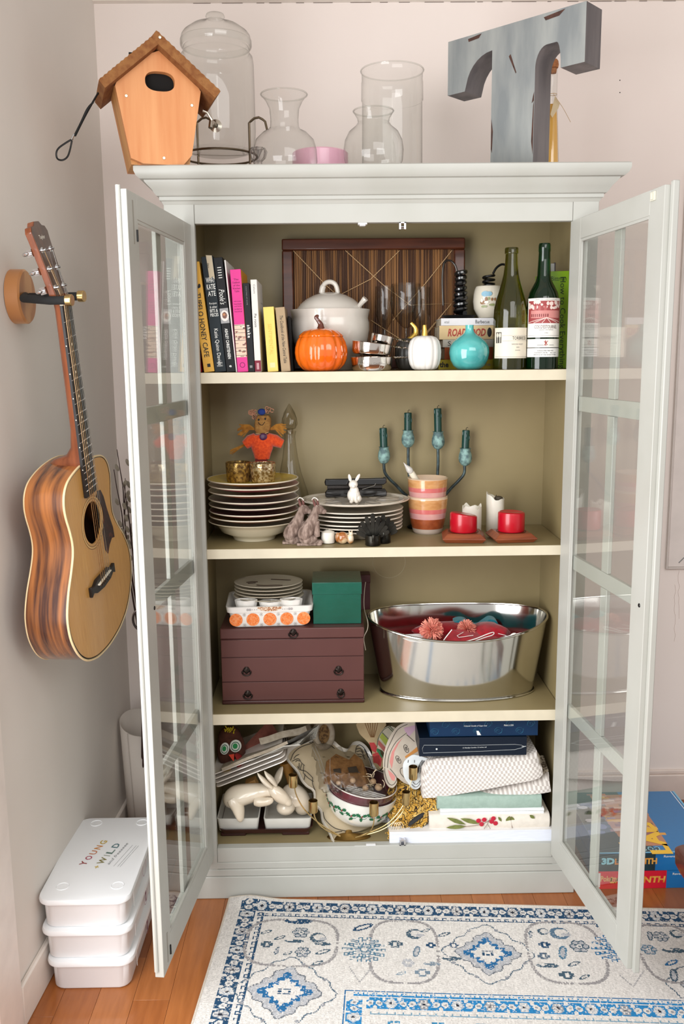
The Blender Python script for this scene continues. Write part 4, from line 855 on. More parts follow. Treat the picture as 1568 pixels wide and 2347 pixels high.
for k in range(8):
    bowl = k == 7; z = zr[k]
    nm = 'pasta_bowl' if bowl else 'dinner_plate'
    t = thing(nm, 'cream pasta bowl at the very bottom of the stack of coloured plates' if bowl else 'glazed plate in the left stack, '+labs[k], 'bowl' if bowl else 'plate', (X, Y, z-.018 if not bowl else Z2), group=None if bowl else 'coloured plates stacked on the left of the second shelf')
    if bowl:
        f_ = .056; pr = [(0, Z2+.0005), (f_, Z2+.0005), (f_+.002, Z2+.006), (f_+.008, Z2+.012), (Rp*.72, Z2+.022), (Rp*.82, Z2+(z-Z2)*.75), (Rp*.9, z-.006), (Rp, z-.001), (Rp+.001, z), (Rp-.001, z+.0012), (Rp*.88, z-.004), (Rp*.7, Z2+.028), (0, Z2+.018)]
        MB(TR(X, Y)).lathe(pr, 64).obj('bowl', mat('bowl_cream', (226, 216, 190), .2, coat=.6), t)
        continue
    dx = random.uniform(-.0015, .0015); s = 1-.002*k
    b = MB(TR(X+dx, Y)); R = Rp*s
    pr = [(R*.60, z-.014), (R*.80, z-.009), (R*.94, z-.004), (R*.985, z-.0022)]
    b.lathe([(0, z-.0145)]+pr, 64); b.obj('underside', mat('plate_under_%d' % k, und[k], .3, c2=tuple(int(v*.75) for v in und[k]), ns=14, coat=.4), t)
    b = MB(TR(X+dx, Y)).lathe([(R*.985, z-.0024), (R, z-.0012), (R+.0005, z+.0004), (R*.995, z+.0014), (R*.975, z+.0008)], 64); b.obj('rim', rimm, t)
    b = MB(TR(X+dx, Y)).lathe([(R*.975, z+.0008), (R*.9, z-.0015), (R*.75, z-.0055), (R*.58, z-.0085), (0, z-.0095)], 64); b.obj('face', mat('plate_face_%d' % k, cols[k], .25, c2=tuple(int(v*.88) for v in cols[k]), ns=18, coat=.5), t)
zt = zr[0]-.009
# two mercury glass votives (+ a clear one behind)
mg = mat('mercury_glass', (196, 160, 90), .16, .75, c2=(120, 92, 60), ns=140, lo=.4, hi=.6, bump=.3, bs=220)
mg2 = mat('mercury_glass_light', (232, 216, 180), .14, .8, c2=(150, 118, 70), ns=150, lo=.42, hi=.6, bump=.3, bs=220)
for k, (xc, Yv, yt, hw, lb) in enumerate(((547, .155, 1053, 29, 'left'), (603, .150, 1055, 30.5, 'right'))):
    Xv = XA(xc, Yv, zt); R = hw*MP((Xv, Yv, zt)); zt_v = ZA(yt+6, Xv, Yv)
    t = thing('gold_votive', 'speckled gold mercury glass votive, %s of the two on the stacked plates' % lb, 'votive', (Xv, Yv, zt+.0005))
    MB(TR(Xv, Yv)).lathe([(0, zt+.001), (R*.88, zt+.001), (R*.93, zt+.006), (R, zt_v), (R-.0015, zt_v+.0006), (R-.003, zt_v), (R*.88, zt+.01), (0, zt+.006)], 36).obj('cup', (mg, mg2)[k], t)
# scarecrow doll standing behind the votives
Xs, Ys = XA(600, .235, zt), .235
sc_ = thing('scarecrow_doll', 'little scarecrow doll in an orange shirt with smiling burlap face above the plates', 'doll', (Xs, Ys, zt))
def P(x, y, Y=Ys): return PY(x, y, Y)
mpx = MP((Xs, Ys, zt+.1))
burl = mat('burlap', (168, 124, 66), .95, c2=(140, 98, 50), ns=120, bump=.5, bs=300); orf = mat('orange_knit', (232, 84, 26), .95, c2=(206, 60, 14), ns=160, bump=.6, bs=260, sheen=.4)
h0 = P(601, 972); b = MB(); rings = []
for k in range(7):
    u = k/6; y_ = 992-40*u; r = (16.5+2.6*math.sin(math.pi*u))*mpx*(1 if 0 < k < 6 else .8); c = P(601+3*u, y_); rings.append([(c.x+r*math.copysign(abs(math.cos(a))**.6, math.cos(a)), Ys+r*.7*math.copysign(abs(math.sin(a))**.6, math.sin(a)), c.z) for a in np.linspace(0, 2*math.pi, 24, endpoint=False)])
b.loft(rings); b.obj('head', burl, sc_)
b = MB(); rings = []
for y_, hw in ((994, 8), (997, 22), (1006, 27), (1018, 27), (1030, 24), (1040, 20), (1052, 17)):
    c = P(601, y_); rings.append([(c.x+hw*mpx*math.cos(a), Ys+hw*.6*mpx*math.sin(a), c.z) for a in np.linspace(0, 2*math.pi, 24, endpoint=False)])
b.loft(rings); b.obj('shirt', orf, sc_)
for pts, r in (([(588, 1003), (575, 1010), (562, 1020)], [.014, .017, .013]), ([(612, 1003), (630, 1010), (648, 1018)], [.014, .017, .012])):
    MB().tube([P(*q) for q in pts], [r[0], r[1], r[2]], 12).obj('sleeve', orf, sc_)
straw = mat('raffia', (190, 134, 52), .9, c2=(150, 98, 34), ns=80)
b = MB()
for sx in (-1, 1):
    for k in range(30):
        a = random.uniform(-.5, .7); x0 = 601+sx*15; b.tube([P(x0, 985), P(x0+sx*random.uniform(14, 18), 978+10*a), P(x0+sx*random.uniform(26, 42), 984+26*a)], .0014, 4)
b.obj('raffia_collar', straw, sc_, kind='stuff')
b = MB()
for k in range(14): b.tube([P(566+random.uniform(-2, 2), 1016+random.uniform(-3, 3)), P(530+random.uniform(-4, 6), 1034+random.uniform(-6, 8))], .001, 4)
b.obj('straw_hand', straw, sc_, kind='stuff')
b = MB(); b.tube(spline([P(586, 993, .222), P(602, 995, .219), P(616, 990, .222)], 4), .001, 5); b.obj('neck_string', mat('twine', (196, 164, 120), .9), sc_)
q = P(603, 1001, Ys-.016); MB().ell((q.x, q.y-.002, q.z), (.010, .004, .010), 16, 8, mod=lambda t, a: 1+.12*math.cos(5*t)).obj('flower_button', mat('plum_button', (78, 34, 74), .4), sc_)
q = P(600, 944, Ys-.010); MB().ell((q.x, q.y, q.z), (.011, .008, .009), 16, 10).obj('blue_hat_ball', mat('blue_felt', (34, 62, 140), .9), sc_)
b = MB(); pk2 = mat('curly_hair', (196, 140, 110), .8)
for cx, cy, n in ((580, 948, 9), (618, 941, 6), (586, 955, 5)):
    for k in range(n):
        c = P(cx+random.uniform(-7, 7), cy+random.uniform(-6, 6), Ys-.012); r = random.uniform(.003, .005); b.tube([(c.x+r*math.cos(a), c.y, c.z+r*math.sin(a)) for a in np.linspace(0, 5.5, 10)], .0012, 5)
b.obj('curled_hair', pk2, sc_, kind='stuff')
b = MB()
for ex_ in (593, 608): q = P(ex_, 962 if ex_ == 593 else 960, Ys-.0165); b.ell((q.x, q.y, q.z), (.0025, .0015, .003), 10, 6)
b.obj('eyes', blackink, sc_); MB().tube(spline([P(592, 968, Ys-.0170), P(596, 973, Ys-.0172), P(602, 974, Ys-.0172), P(607, 967, Ys-.0168)], 4), .0008, 5).obj('mouth', blackink, sc_)
MB().box(Xs-.016, Xs+.016, Ys-.01, Ys+.01, zt+.001, P(600, 1052).z+.002).obj('trousers', mat('maroon_cloth', (110, 30, 30), .9), sc_)
# glass decanter
X, pr = LP(668, .256, [(1186, 34), (1180, 42), (1160, 45), (1130, 40), (1105, 32), (1080, 24), (1050, 18), (1020, 14), (1000, 12), (992, 14), (988, 15)], Z2+.0005)
de = thing('glass_decanter', 'clear glass decanter with flared base and cut crystal stopper behind the plates', 'decanter', (X, .256, Z2))
MB(TR(X, .256)).lathe([(0, Z2+.002)]+pr, 36).obj('body', glass('decanter_glass', (247, 246, 242), (110, 102, 90), 4.5), de)
_, ps = LP(668, .256, [(994, 7), (984, 8), (982, 14), (972, 17), (958, 16.5), (946, 12), (934, 6), (925, 1)])
MB(TR(X, .256)).lathe([(0, ps[0][1])]+ps, 16, mod=lambda t, z, r: 1+.1*math.cos(6*t+z*200)).obj('stopper', glass('crystal_stopper', (244, 242, 236), (120, 112, 98), 2.2, .01), de, flat=True)
# stack of white plates under an egg platter
X, Y = XA(814, .180, 1.03), .180
ys2 = [1178, 1187, 1197, 1207, 1215, 1223]
wpm = mat('white_plate', (236, 228, 214), .2, c2=(230, 220, 204), coat=.6)
Rw = 110*MP((X, Y, 1.0)); pz = [ZA(y, X, Y-Rw*.86) for y in ys2]
place = ('just under the egg platter', 'second below the egg platter', 'third below the egg platter', 'fourth below the egg platter', 'fifth below the egg platter', 'at the bottom on the shelf')
for k, z in enumerate(pz):
    R = Rw*(1-.004*k); t = thing('dinner_plate', 'plain white plate in the right stack, '+place[k], 'plate', (X, Y, max(z-.015, Z2)), group='white plates under the egg platter')
    zf = Z2+.0005 if k == 5 else z-.010
    MB(TR(X, Y)).lathe([(0, zf), (R*.62, zf), (R*.66, zf+.002), (R*.9, z-.004), (R, z-.002), (R+.0005, z), (R-.001, z+.0012), (R*.9, z-.001), (R*.66, zf+.005 if k < 5 else z-.006), (0, zf+.004)], 56, sy=.86).obj('plate_body', wpm, t)
Re = 124*MP((X, Y, 1.05)); ze = ZA(1160, X, Y-Re*.84)
t = thing('egg_platter', 'large white egg platter with oval hollows, topmost of the right plate stack', 'platter', (X, Y, ze-.012))
egg = mat('egg_platter_glaze', (228, 220, 206), .2, c2=(220, 210, 194), coat=.7)
MB(TR(X, Y)).lathe([(0, ze-.012), (Re*.6, ze-.012), (Re*.8, ze-.007), (Re*.97, ze-.003), (Re, ze-.001), (Re+.001, ze+.001), (Re-.002, ze+.002), (Re*.93, ze-.001), (Re*.8, ze-.003), (0, ze-.003)], 72, sy=.84).obj('platter_body', egg, t)
for k in range(10):
    a = 2*math.pi*k/10+.2; cx, cy = X+Re*.62*math.cos(a), Y+Re*.84*.62*math.sin(a)
    F = TR(cx, cy, ze-.0026, rz=a); b = MB(F).lathe([(1, 0), (1.06, .0016), (.96, .0018), (.7, .0004), (0, .0001)], 28, TR(0, 0, 0), sx=.030, sy=.017); 
    b.obj('egg_hollow', mat('egg_hollow_glaze', (212, 202, 186), .15, coat=.8), t)
MB(TR(X, Y)).lathe([(Re*.90, ze-.0008), (Re*.91, ze+.0012), (Re*.92, ze-.0006)], 90, sy=.84, mod=lambda t_, z, r: 1+.006*math.cos(45*t_)).obj('beaded_edge', egg, t)
# white bunny shaker
Xb, Yb = XA(811, .12, ze), .12
zb2 = ze-.001; bm_ = mat('bisque_white', (238, 232, 222), .35, c2=(228, 220, 208), ns=30, coat=.2)
t = thing('bunny_shaker', 'small white ceramic bunny with upright ears sitting on the egg platter', 'figurine', (Xb, Yb, zb2)); u = MP((Xb, Yb, ze+.03))
def bunny(t, X, Y, Z, s, m, F=None):
    F = F or TR(X, Y, Z); b = MB(F)
    b.ell((0, 0, 17*s), (15*s, 13*s, 17*s), 20, 12); b.ell((1*s, -2*s, 27*s), (11*s, 10*s, 13*s), 20, 12); b.ell((-1*s, -5*s, 43*s), (10.5*s, 11*s, 10*s), 20, 12); b.ell((-1*s, -13*s, 40*s), (5*s, 5*s, 4.5*s), 14, 8)
    b.ell((10*s, 0, 10*s), (8*s, 11*s, 10*s), 16, 10)
    for sx in (-1, 1): b.ell((sx*6*s, -10*s, 4*s), (4.5*s, 8*s, 4*s), 12, 8); b.tube([(sx*4*s, -9*s, 22*s), (sx*4.5*s, -11*s, 3*s)], 3.4*s, 10)
    b.ell((14*s, 8*s, 8*s), (5*s, 5*s, 5*s), 10, 8); b.obj('body', m, t)
    for sx, tilt, L_ in ((-1, -.22, 17), (1, .5, 19)):
        E_ = F @ TR(sx*6*s-1*s, -3*s, 50*s, ry=tilt); b = MB(E_); b.ell((0, 0, L_*.45*s), (3.8*s, 2.2*s, L_*.55*s), 14, 10); b.obj('ear', m, t)
bunny(t, Xb, Yb, zb2, u, bm_)
# black stapler-shaped case
q0 = PY(746, 1130, .235); q1 = PY(885, 1093, .235)
t = thing('black_stapler', 'long glossy black stapler lying on the egg platter behind the white bunny', 'stapler', ((q0.x+q1.x)/2, .235, ze))
L_ = q1.x-q0.x; H_ = q1.z-ze; bk = mat('gloss_black', (14, 14, 16), .08, coat=1)
F = frame((q0.x, .22, ze+.001), (1, 0, 0), (0, 0, 1), (0, -1, 0))
MB(F).prism([(0, 0), (L_, 0), (L_+.001, H_*.25), (L_*.97, H_*.42), (L_*.03, H_*.42), (-.001, H_*.25)], -.014, .014).obj('base', bk, t, bevel=.0025)
MB(F).prism([(0, H_*.60), (L_*.95, H_*.62), (L_*1.0, H_*.72), (L_, H_), (0, H_*.97), (-.002, H_*.8)], -.013, .013).obj('arm', bk, t, bevel=.003)
MB(F).box(L_*.03, L_*.93, H_*.43, H_*.59, -.009, .009).obj('magazine_rail', mat('dark_steel', (74, 70, 68), .25, .9), t, bevel=.001)
b = MB(F).tube([(L_*.60, H_*.4, .0145), (L_*.80, H_*.6, .0145), (L_*.82, H_*.72, .0145)], .0015, 6); b.obj('hinge_wire', mat('steel_wire', (150, 146, 140), .3, .9), t)
# candelabra with green candles
ver = mat('verdigris', (142, 178, 172), .6, .1, c2=(84, 110, 112), ns=70, lo=.4, hi=.6, bump=.4, bs=120); vers = mat('verdigris_stem', (76, 92, 94), .5, .5, c2=(50, 58, 60), ns=60, bump=.3)
gc = mat('green_wax', (14, 66, 58), .4, c2=(10, 52, 46), ns=10, coat=.2); wick = mat('charred_wick', (16, 14, 12), .9)
Yc = .268; Xc = XA(975, Yc, Z2)
ca = thing('verdigris_candelabra', 'verdigris metal candelabra with four tulip cups on a dark foot at the shelf back', 'candelabra', (Xc, Yc, Z2))
b = MB(); b.lathe([(0, 0), (.050, 0), (.052, .004), (.046, .008), (.02, .014), (.008, .022), (0, .022)], 32, TR(Xc, Yc, Z2+.0005), sx=1.0, sy=.55); b.obj('foot', mat('dark_iron', (34, 42, 46), .5, .6), ca)
cups = [(880, 1063, 1028, 14, 980, 8.8), (935, 1026, 990, 15, 945, 8.8), (1004, 1030, 993, 15, 935, 8.8), (1066, 1068, 1031, 15.3, 985, 8.8)]
arms = [[(880, 1062), (882, 1082), (893, 1098), (908, 1112), (925, 1130), (950, 1150), (965, 1170)], [(936, 1024), (936, 1060), (940, 1100), (955, 1140), (970, 1170)], [(1004, 1028), (1004, 1070), (1000, 1110), (985, 1150), (974, 1170)], [(1065, 1066), (1064, 1085), (1052, 1101), (1035, 1118), (1015, 1140), (990, 1160), (976, 1172)]]
MB().tube([(Xc, Yc, Z2+.015), PY(970, 1166, Yc)], .0045, 10).obj('stem', vers, ca)
for k, (xc, yb_, yt, hw, ct_, cw_) in enumerate(cups):
    MB().tube(spline([PY(x, y, Yc) for x, y in arms[k]], 4), .0042, 8).obj('arm', vers, ca)
    Xk, pr = LP(xc, Yc, [(yb_, 4), (yb_-3, 9), (yb_-10, hw*.92), (yb_-17, hw), (yb_-25, hw*.95), (yt+3, hw*.78), (yt-1, hw*.72), (yt-4, hw*.86), (yt-3, hw*.62)])
    MB(TR(Xk, Yc)).lathe([(0, pr[0][1])]+pr+[(.001, pr[-1][1]-.006)], 30, mod=lambda t_, z, r: 1+.03*math.cos(5*t_)).obj('cup', ver, ca)
    _, pc = LP(xc, Yc, [(yt-3, cw_), (ct_+3, cw_), (ct_, cw_*.85), (ct_+1, 0)])
    tilt = (-.035, 0, -.03, .03)[k]
    lab = 'dark green taper candle stub, %s on the verdigris candelabra' % ('far left', 'second from left', 'third from left and tallest', 'far right')[k]
    z0_ = pr[-1][1]-.005; t = thing('taper_candle', lab, 'candle', (Xk, Yc, z0_), group='green candles on the candelabra', rot=Matrix.Rotation(tilt, 3, 'Y'))
    Hc = pc[2][1]-z0_; r = pc[0][0]
    b = MB().lathe([(0, 0), (r*1.0, .001), (r, Hc-.004), (r*.92, Hc-.001), (r*.7, Hc-.0015), (0, Hc-.003)], 22)
    for j in range(3): b.ell((r*.95*math.cos(3.6+j*1.1), r*.95*math.sin(3.6+j*1.1), Hc-.010-.006*j), (.0022, .0022, .008), 8, 6)
    b.obj('wax', gc, t, local=True)
    MB().tube([(0, 0, Hc-.004), (0, 0, Hc+.004), (.003, 0, Hc+.007), (.005, 0, Hc+.005)], .0008, 6).obj('wick', wick, t, local=True)
# two glazed flower pots, one inside the other
X, Y = XA(980, .205, 1.0), .205
def potmat(nm):
    return None
cla = mat('pot_clay', (172, 96, 56), .5, c2=(150, 80, 44), ns=40); 
bands = lambda y0, y1: None
def pot(label, lv, cuts, mats_, top_open=True):
    X_, pr = LP(980, Y, lv, Z2+.0005); t = thing('flower_pot', label, 'pot', (X_, Y, max(pr[0][1], Z2)), group='striped glazed pots stacked on the second shelf')
    zz = [ZA(c, X_, Y-.04) for c in cuts]
    dense = []
    for (r0, z0), (r1, z1) in zip(pr[:-1], pr[1:]):
        n = 10
        for i in range(n): dense.append((r0+(r1-r0)*i/n, z0+(z1-z0)*i/n))
    dense.append(pr[-1]); edges = [1e9 if False else -9]+sorted(zz)+[9]
    for j, (nm, m) in enumerate(mats_):
        lo_, hi_ = edges[j], edges[j+1]; seg = [d for d in dense if lo_-1e-6 <= d[1] <= hi_+1e-6]
        rint = lambda z: float(np.interp(z, [d[1] for d in dense], [d[0] for d in dense]))
        if lo_ > -8: seg = [(rint(lo_), lo_)]+seg
        if hi_ < 8: seg = seg+[(rint(hi_), hi_)]
        b = MB(TR(X_, Y))
        if j == 0: seg = [(0, seg[0][1])]+seg
        if j == len(mats_)-1: seg = seg+[(seg[-1][0]+.0008, seg[-1][1]+.002), (seg[-1][0]-.002, seg[-1][1]+.0035), (seg[-1][0]-.004, seg[-1][1]+.001), (seg[-1][0]*.8, seg[-1][1]-.03), (0, seg[-1][1]-.034)]
        b.lathe(seg, 44).obj(nm, m, t)
    return t
tan = mat('glaze_tan', (216, 164, 110), .18, c2=(196, 138, 84), ns=30, stretch=(1, 1, 3), coat=.7); pkg = mat('glaze_rose', (214, 122, 116), .18, c2=(204, 104, 102), ns=30, coat=.7); mau = mat('glaze_mauve', (204, 146, 146), .18, c2=(214, 162, 152), ns=26, coat=.7); brn = mat('glaze_rust', (164, 84, 46), .3, c2=(140, 66, 34), ns=50, coat=.4); gry = mat('pot_foot', (186, 170, 156), .6); rimg = mat('glaze_rim', (228, 200, 170), .2, coat=.7)
pot('striped glazed flower pot with rust foot band, lower of the stacked pair', [(1221, 31), (1216, 33.5), (1195, 39), (1170, 43), (1150, 45), (1142, 46), (1138, 45.5)], [1146, 1168, 1178, 1191, 1214], [('foot_band', gry), ('rust_band', brn), ('mauve_band', mau), ('rose_band', pkg), ('tan_band', tan), ('rim_band', rimg)])
t_ = pot('striped glazed flower pot holding a flameless candle, upper of the stacked pair', [(1143, 40), (1138, 41.5), (1120, 44), (1102, 45.5), (1097, 46)], [1101, 1119, 1129, 1148], [('foot_band', brn), ('mauve_band', mau), ('rose_band', pkg), ('tan_band', tan), ('rim_band', rimg)])
t = thing('flameless_candle', 'white battery candle with a pointed flame tip leaning in the upper pot', 'candle', tuple(PY(955, 1100, Y-.01)))
MB().tube([PY(962, 1115, Y-.005), PY(958, 1106, Y-.015), PY(943, 1083, Y-.02)], .0085, 16).obj('stick', mat('ivory_plastic', (238, 228, 206), .4), t)
MB().tube(spline([PY(943, 1083, Y-.02), PY(937, 1075, Y-.02), PY(931, 1068, Y-.02), PY(925, 1060, Y-.02)], 3), [.0065, .008, .009, .0085, .007, .0055, .004, .0026, .001, .0006], 14).obj('flame_bulb', mat('frosted_bulb', (232, 228, 222), .25, trans=.3), t)
# brown straw rabbits
rbm = mat('bristle_brown', (172, 150, 138), .95, c2=(112, 92, 82), ns=110, nd=5, stretch=(1, 1, .35), lo=.38, hi=.62, bump=.9, bs=170)
def bristle_rabbit(label, pts, Y, facing=1):
    t = thing('straw_rabbit', label, 'figurine', (PY(pts[0], 1249, Y).x, Y, Z2), group='brown bristle rabbits on the second shelf')
    x0 = pts[0]; k = MP(PY(x0, 1200, Y)); P2 = lambda x, y, dy=0: PY(x, y, Y)+Vector((0, dy, 0))
    zf = Z2+.001
    c = P2(x0, 1222); b = MB()
    b.tube(spline([P2(x0-13, 1240), P2(x0-5, 1222), P2(x0+8, 1200), P2(x0+16, 1180), P2(x0+21, 1168), P2(x0+26, 1160)], 4), [.004, .012, .020, .0235, .0245, .024, .023, .0215, .020, .0185, .017, .0155, .014, .013, .012, .0115, .011, .0115, .012, .0115, .010], 18, flat=.8)
    h = P2(x0+25, 1168); b.ell((h.x, h.y, h.z), (.0155, .011, .0125), 18, 12); h = P2(x0+37, 1172); b.ell((h.x, h.y, h.z), (.008, .0075, .007), 14, 8)
    q = P2(x0+2, 1236); b.ell((q.x, q.y-.004, q.z), (.024, .014, .014), 18, 10); b.box(P2(x0-24, 1245).x, P2(x0+33, 1245).x, Y-.012, Y+.012, zf, zf+.006); b.ell((P2(x0+22, 1240).x, Y, zf+.006), (.016, .012, .008), 14, 8)
    b.tube([P2(x0+16, 1195), P2(x0+22, 1230)], [.013, .008], 12)
    b.obj('body', rbm, t)
    er = mat('felt_ear', (128, 88, 80), .9, c2=(110, 70, 64), ns=90)
    for dx, dy in ((0, 0), (6, .006)):
        a = P2(x0+18+dx, 1160, dy); e = P2(x0+12+dx*1.5, 1143, dy); b = MB(); b.tube(spline([a, (a+e)/2, e], 4), [.005, .006, .0065, .0065, .006, .005, .0045, .003, .0015], 10, flat=.6); b.obj('ear', er, t)
    MB().tube(spline([P2(x0+10, 1146), P2(x0+14, 1141), P2(x0+20, 1142), P2(x0+24, 1147)], 3), .0014, 6).obj('white_edging', mat('white_yarn', (236, 230, 222), .9), t)
    return t
bristle_rabbit('brown bristly rabbit with pink ears, left and farther back of the pair', [672], .075)
bristle_rabbit('brown bristly rabbit with pink ears, right and nearer of the pair', [705], .052)
# votive candle
X, pr = LP(752, .075, [(1243, 15.5), (1240, 16), (1224, 16), (1219, 15), (1215, 5), (1214.5, 1)], Z2+.0005); t = thing('votive_candle', 'short white votive candle beside the straw rabbits', 'candle', (X, .075, Z2))
wax = mat('white_wax', (236, 230, 216), .4, sss=.15); MB(TR(X, .075)).lathe([(0, Z2+.0006)]+pr, 28).obj('wax', wax, t); MB().tube([(X, .075, pr[-1][1]), (X, .075, pr[-1][1]+.003)], .0006, 5).obj('wick', wick, t)
# little glazed bird/snail ornament
amb = mat('amber_glaze', (164, 96, 40), .12, c2=(226, 200, 160), ns=40, lo=.42, hi=.6, coat=.9); 
q = PY(785, 1236, .06); t = thing('bird_ornament', 'tiny brown and white glazed bird ornament between candle and turkey holders', 'figurine', (q.x, .06, Z2))
b = MB(); b.ell((q.x, .06, Z2+.0165), (.0165, .014, .016), 20, 12); b.ell((q.x-.012, .06, Z2+.018), (.007, .008, .013), 14, 8); b.obj('body', amb, t)
q3 = PY(803, 1228, .06); b = MB(); b.ell((q3.x, .06, Z2+.014), (.0095, .010, .0135), 16, 10); b.ell((q3.x+.002, .058, Z2+.027), (.006, .006, .006), 14, 8); b.tube([(q3.x-.002, .058, Z2+.030), (q3.x-.004, .058, Z2+.037)], [.002, .001], 6); b.tube([(q3.x+.004, .058, Z2+.030), (q3.x+.005, .058, Z2+.037)], [.002, .001], 6); b.obj('head', mat('ivory_glaze', (232, 214, 186), .12, c2=(190, 130, 70), ns=60, lo=.5, hi=.7, coat=.9), t)
# turkey tealight holders
tk = mat('pewter_black', (62, 60, 54), .35, .8, c2=(34, 33, 30), ns=40, bump=.2)
def turkey(label, xc, Y, ybase, ytail, hw, n=9, cup=18):
    Xc_ = XA(xc, Y, Z2); k = MP((Xc_, Y, Z2+.03)); t = thing('turkey_tealight_holder', label, 'candle holder', (Xc_, Y, Z2), group='pewter turkey tealight holders')
    r = cup*k; hc = 24*k
    MB(TR(Xc_, Y)).lathe([(0, Z2+.001), (r*.94, Z2+.001), (r, Z2+.003), (r*.97, Z2+hc*.5), (r, Z2+hc), (r-.002, Z2+hc), (r*.9, Z2+.004), (0, Z2+.004)], 32).obj('cup', tk, t)
    zt_ = ZA(ytail, Xc_, Y+r*.4); H = zt_-Z2-hc*.45
    for j in range(n):
        a = math.radians(-62+124*j/(n-1)); L_ = H*(1-.36*abs(math.sin(a))); F = frame((Xc_, Y+r*.35+.0016*(j % 2), Z2+hc*.45), (math.cos(a), 0, -math.sin(a)), (math.sin(a), 0, math.cos(a)))
        b = MB(F).prism([(-.0026, .004), (-.0052, L_*.6), (-.0062, L_*.86), (-.004, L_*.98), (0, L_), (.004, L_*.98), (.0062, L_*.86), (.0052, L_*.6), (.0026, .004)], -.0008, .0008)
        b.obj('tail_feather', tk, t, bevel=.0006)
    MB().tube(spline([(Xc_, Y-r, Z2+hc*.5), (Xc_, Y-r-.004, Z2+hc*.9), (Xc_, Y-r-.002, Z2+hc*1.15)], 4), [.0045, .004, .0036, .003, .003, .003, .0035, .0035, .002], 8).obj('head', tk, t)
turkey('pewter turkey tealight holder with fanned tail, the nearer one', 855, .040, 1252, 1176, 20)
turkey('pewter turkey tealight holder half hidden behind the nearer one', 879, .070, 1241, 1179, 20, cup=17)
# red candles in square wooden bases
bw = mat('teak_base', (150, 78, 42), .45, c2=(120, 56, 28), ns=10, stretch=(1, 6, 6), coat=.25, bump=.1)
redw = mat('red_wax', (188, 8, 34), .3, c2=(172, 6, 28), ns=6, coat=.3, sss=.1)
for k, (xc, Y, rz, lb, slump, hwc) in enumerate(((1062, .092, -.10, 'left', .012, 31), (1171, .088, .10, 'right', .002, 30.5))):
    X = XA(xc, Y, Z2); s = .047
    t = thing('candle_stand', 'low four sided wooden stand under the %s red candle' % lb, 'candle stand', (X, Y, Z2), rz)
    b = MB(); rings = [[(a*w, c*w*.92, z) for a, c in ((-1, -1), (1, -1), (1, 1), (-1, 1))] for w, z in ((s, .0006), (s+.009, .011), (s-.005, .0235))]; b.loft(rings); b.obj('block', bw, t, local=True, flat=True, bevel=.0008)
    r = hwc*MP((X, Y, Z2+.03)); MB().lathe([(r+.004, .0236), (r+.0045, .0240), (r+.0008, .0241), (r+.0008, .0236)], 32).obj('recess_ring', mat('teak_dark', (92, 42, 22), .5), t, local=True)
    t = thing('pillar_candle', 'short glossy red pillar candle on the %s wooden stand' % lb, 'candle', (X, Y, Z2+.0243), group=None)
    top = .052
    b = MB(); prof = [(0, 0), (r*.96, 0), (r, .003), (r, top-.006), (r*.97, top-.002), (r*.86, top), (r*.7, top-.002), (0, top-.006)]
    n = 36; rings = [[(max(rr_, 1e-5)*math.cos(2*math.pi*i/n), max(rr_, 1e-5)*math.sin(2*math.pi*i/n), z-(slump*(1+math.cos(2*math.pi*i/n-.3))/2*(z/top)**3)*(rr_/r)) for i in range(n)] for rr_, z in prof]
    b.loft(rings, False); b.obj('wax', redw, t, local=True)
for lab, xc, Y, hw, yt, yb_, tall in (('shorter white pillar candle with a ragged melted rim behind the red candles', 1081, .180, 22, 1158, 1215, 0), ('taller white pillar candle with one side melted away beside the cabinet wall', 1134, .205, 20.5, 1131, 1212, 1)):
    X = XA(xc, Y, Z2); r = hw*MP((X, Y, Z2+.05)); top = ZA(yt, X, Y)-Z2
    t = thing('pillar_candle', lab, 'candle', (X, Y, Z2)); n = 40; rs = random.Random(tall+2)
    jag = [(.004*math.sin(3*a+1)+.003*math.sin(7*a)) if not tall else (.018*max(0, math.cos(a-math.pi+.2))**1.0-.012+.002*math.sin(5*a)) for a in [2*math.pi*i/n for i in range(n)]]
    rings = []
    for rr_, z, f in ((1e-5, .001, 0), (r*.97, .001, 0), (r, .003, 0), (r, top*.6, 0), (r, top-.006, .8), (r*.98, top-.002, 1), (r*.88, top-.004, 1), (r*.8, top-.014, .4), (1e-5, top-.016, 0)):
        rings.append([(rr_*math.cos(2*math.pi*i/n), rr_*math.sin(2*math.pi*i/n), z+jag[i]*f) for i in range(n)])
    MB().loft(rings, False).obj('wax', wax, t, local=True)
    MB().tube([(0, 0, top-.016), (.001, 0, top-.008), (.003, 0, top-.004)], .001, 6).obj('wick', wick, t, local=True)
    if tall: MB().ell((.008, -.004, top-.012), (.012, .010, .006), 16, 8).obj('soot', mat('sooty_wax', (70, 62, 50), .5), t, local=True)
# ================================================================== shelf 3
cm = mat('mahogany_lacquer', (88, 50, 46), .42, c2=(78, 42, 38), ns=3, coat=.15, bump=.04, bs=200); cmd = mat('mahogany_dark', (62, 26, 22), .4)
c0 = PY(510, 1606, .08); c1 = PY(834, 1437, .08); ztc = c1.z
ch = thing('flatware_chest', 'dark mahogany silverware chest with lid, two drawers and ring pulls on the third shelf', 'chest', ((c0.x+c1.x)/2, .18, Z3))
yl, yd1, yd2, ybs = [ZA(y, (c0.x+c1.x)/2, .08) for y in (1464, 1505, 1561, 1604)]
XA0, XB0 = c0.x, c1.x
MB().box(XA0, XB0, .082, .285, Z3+.012, yl-.0006).obj('case', cm, ch, bevel=.0015)
MB().box(XA0-.001, XB0+.001, .079, .287, yl+.0004, ztc).obj('lid', cm, ch, bevel=.003)
MB().box(XA0+.001, XB0-.001, .0785, .0815, yd1+.001, yl-.0015).obj('front_panel', cm, ch, bevel=.0008)
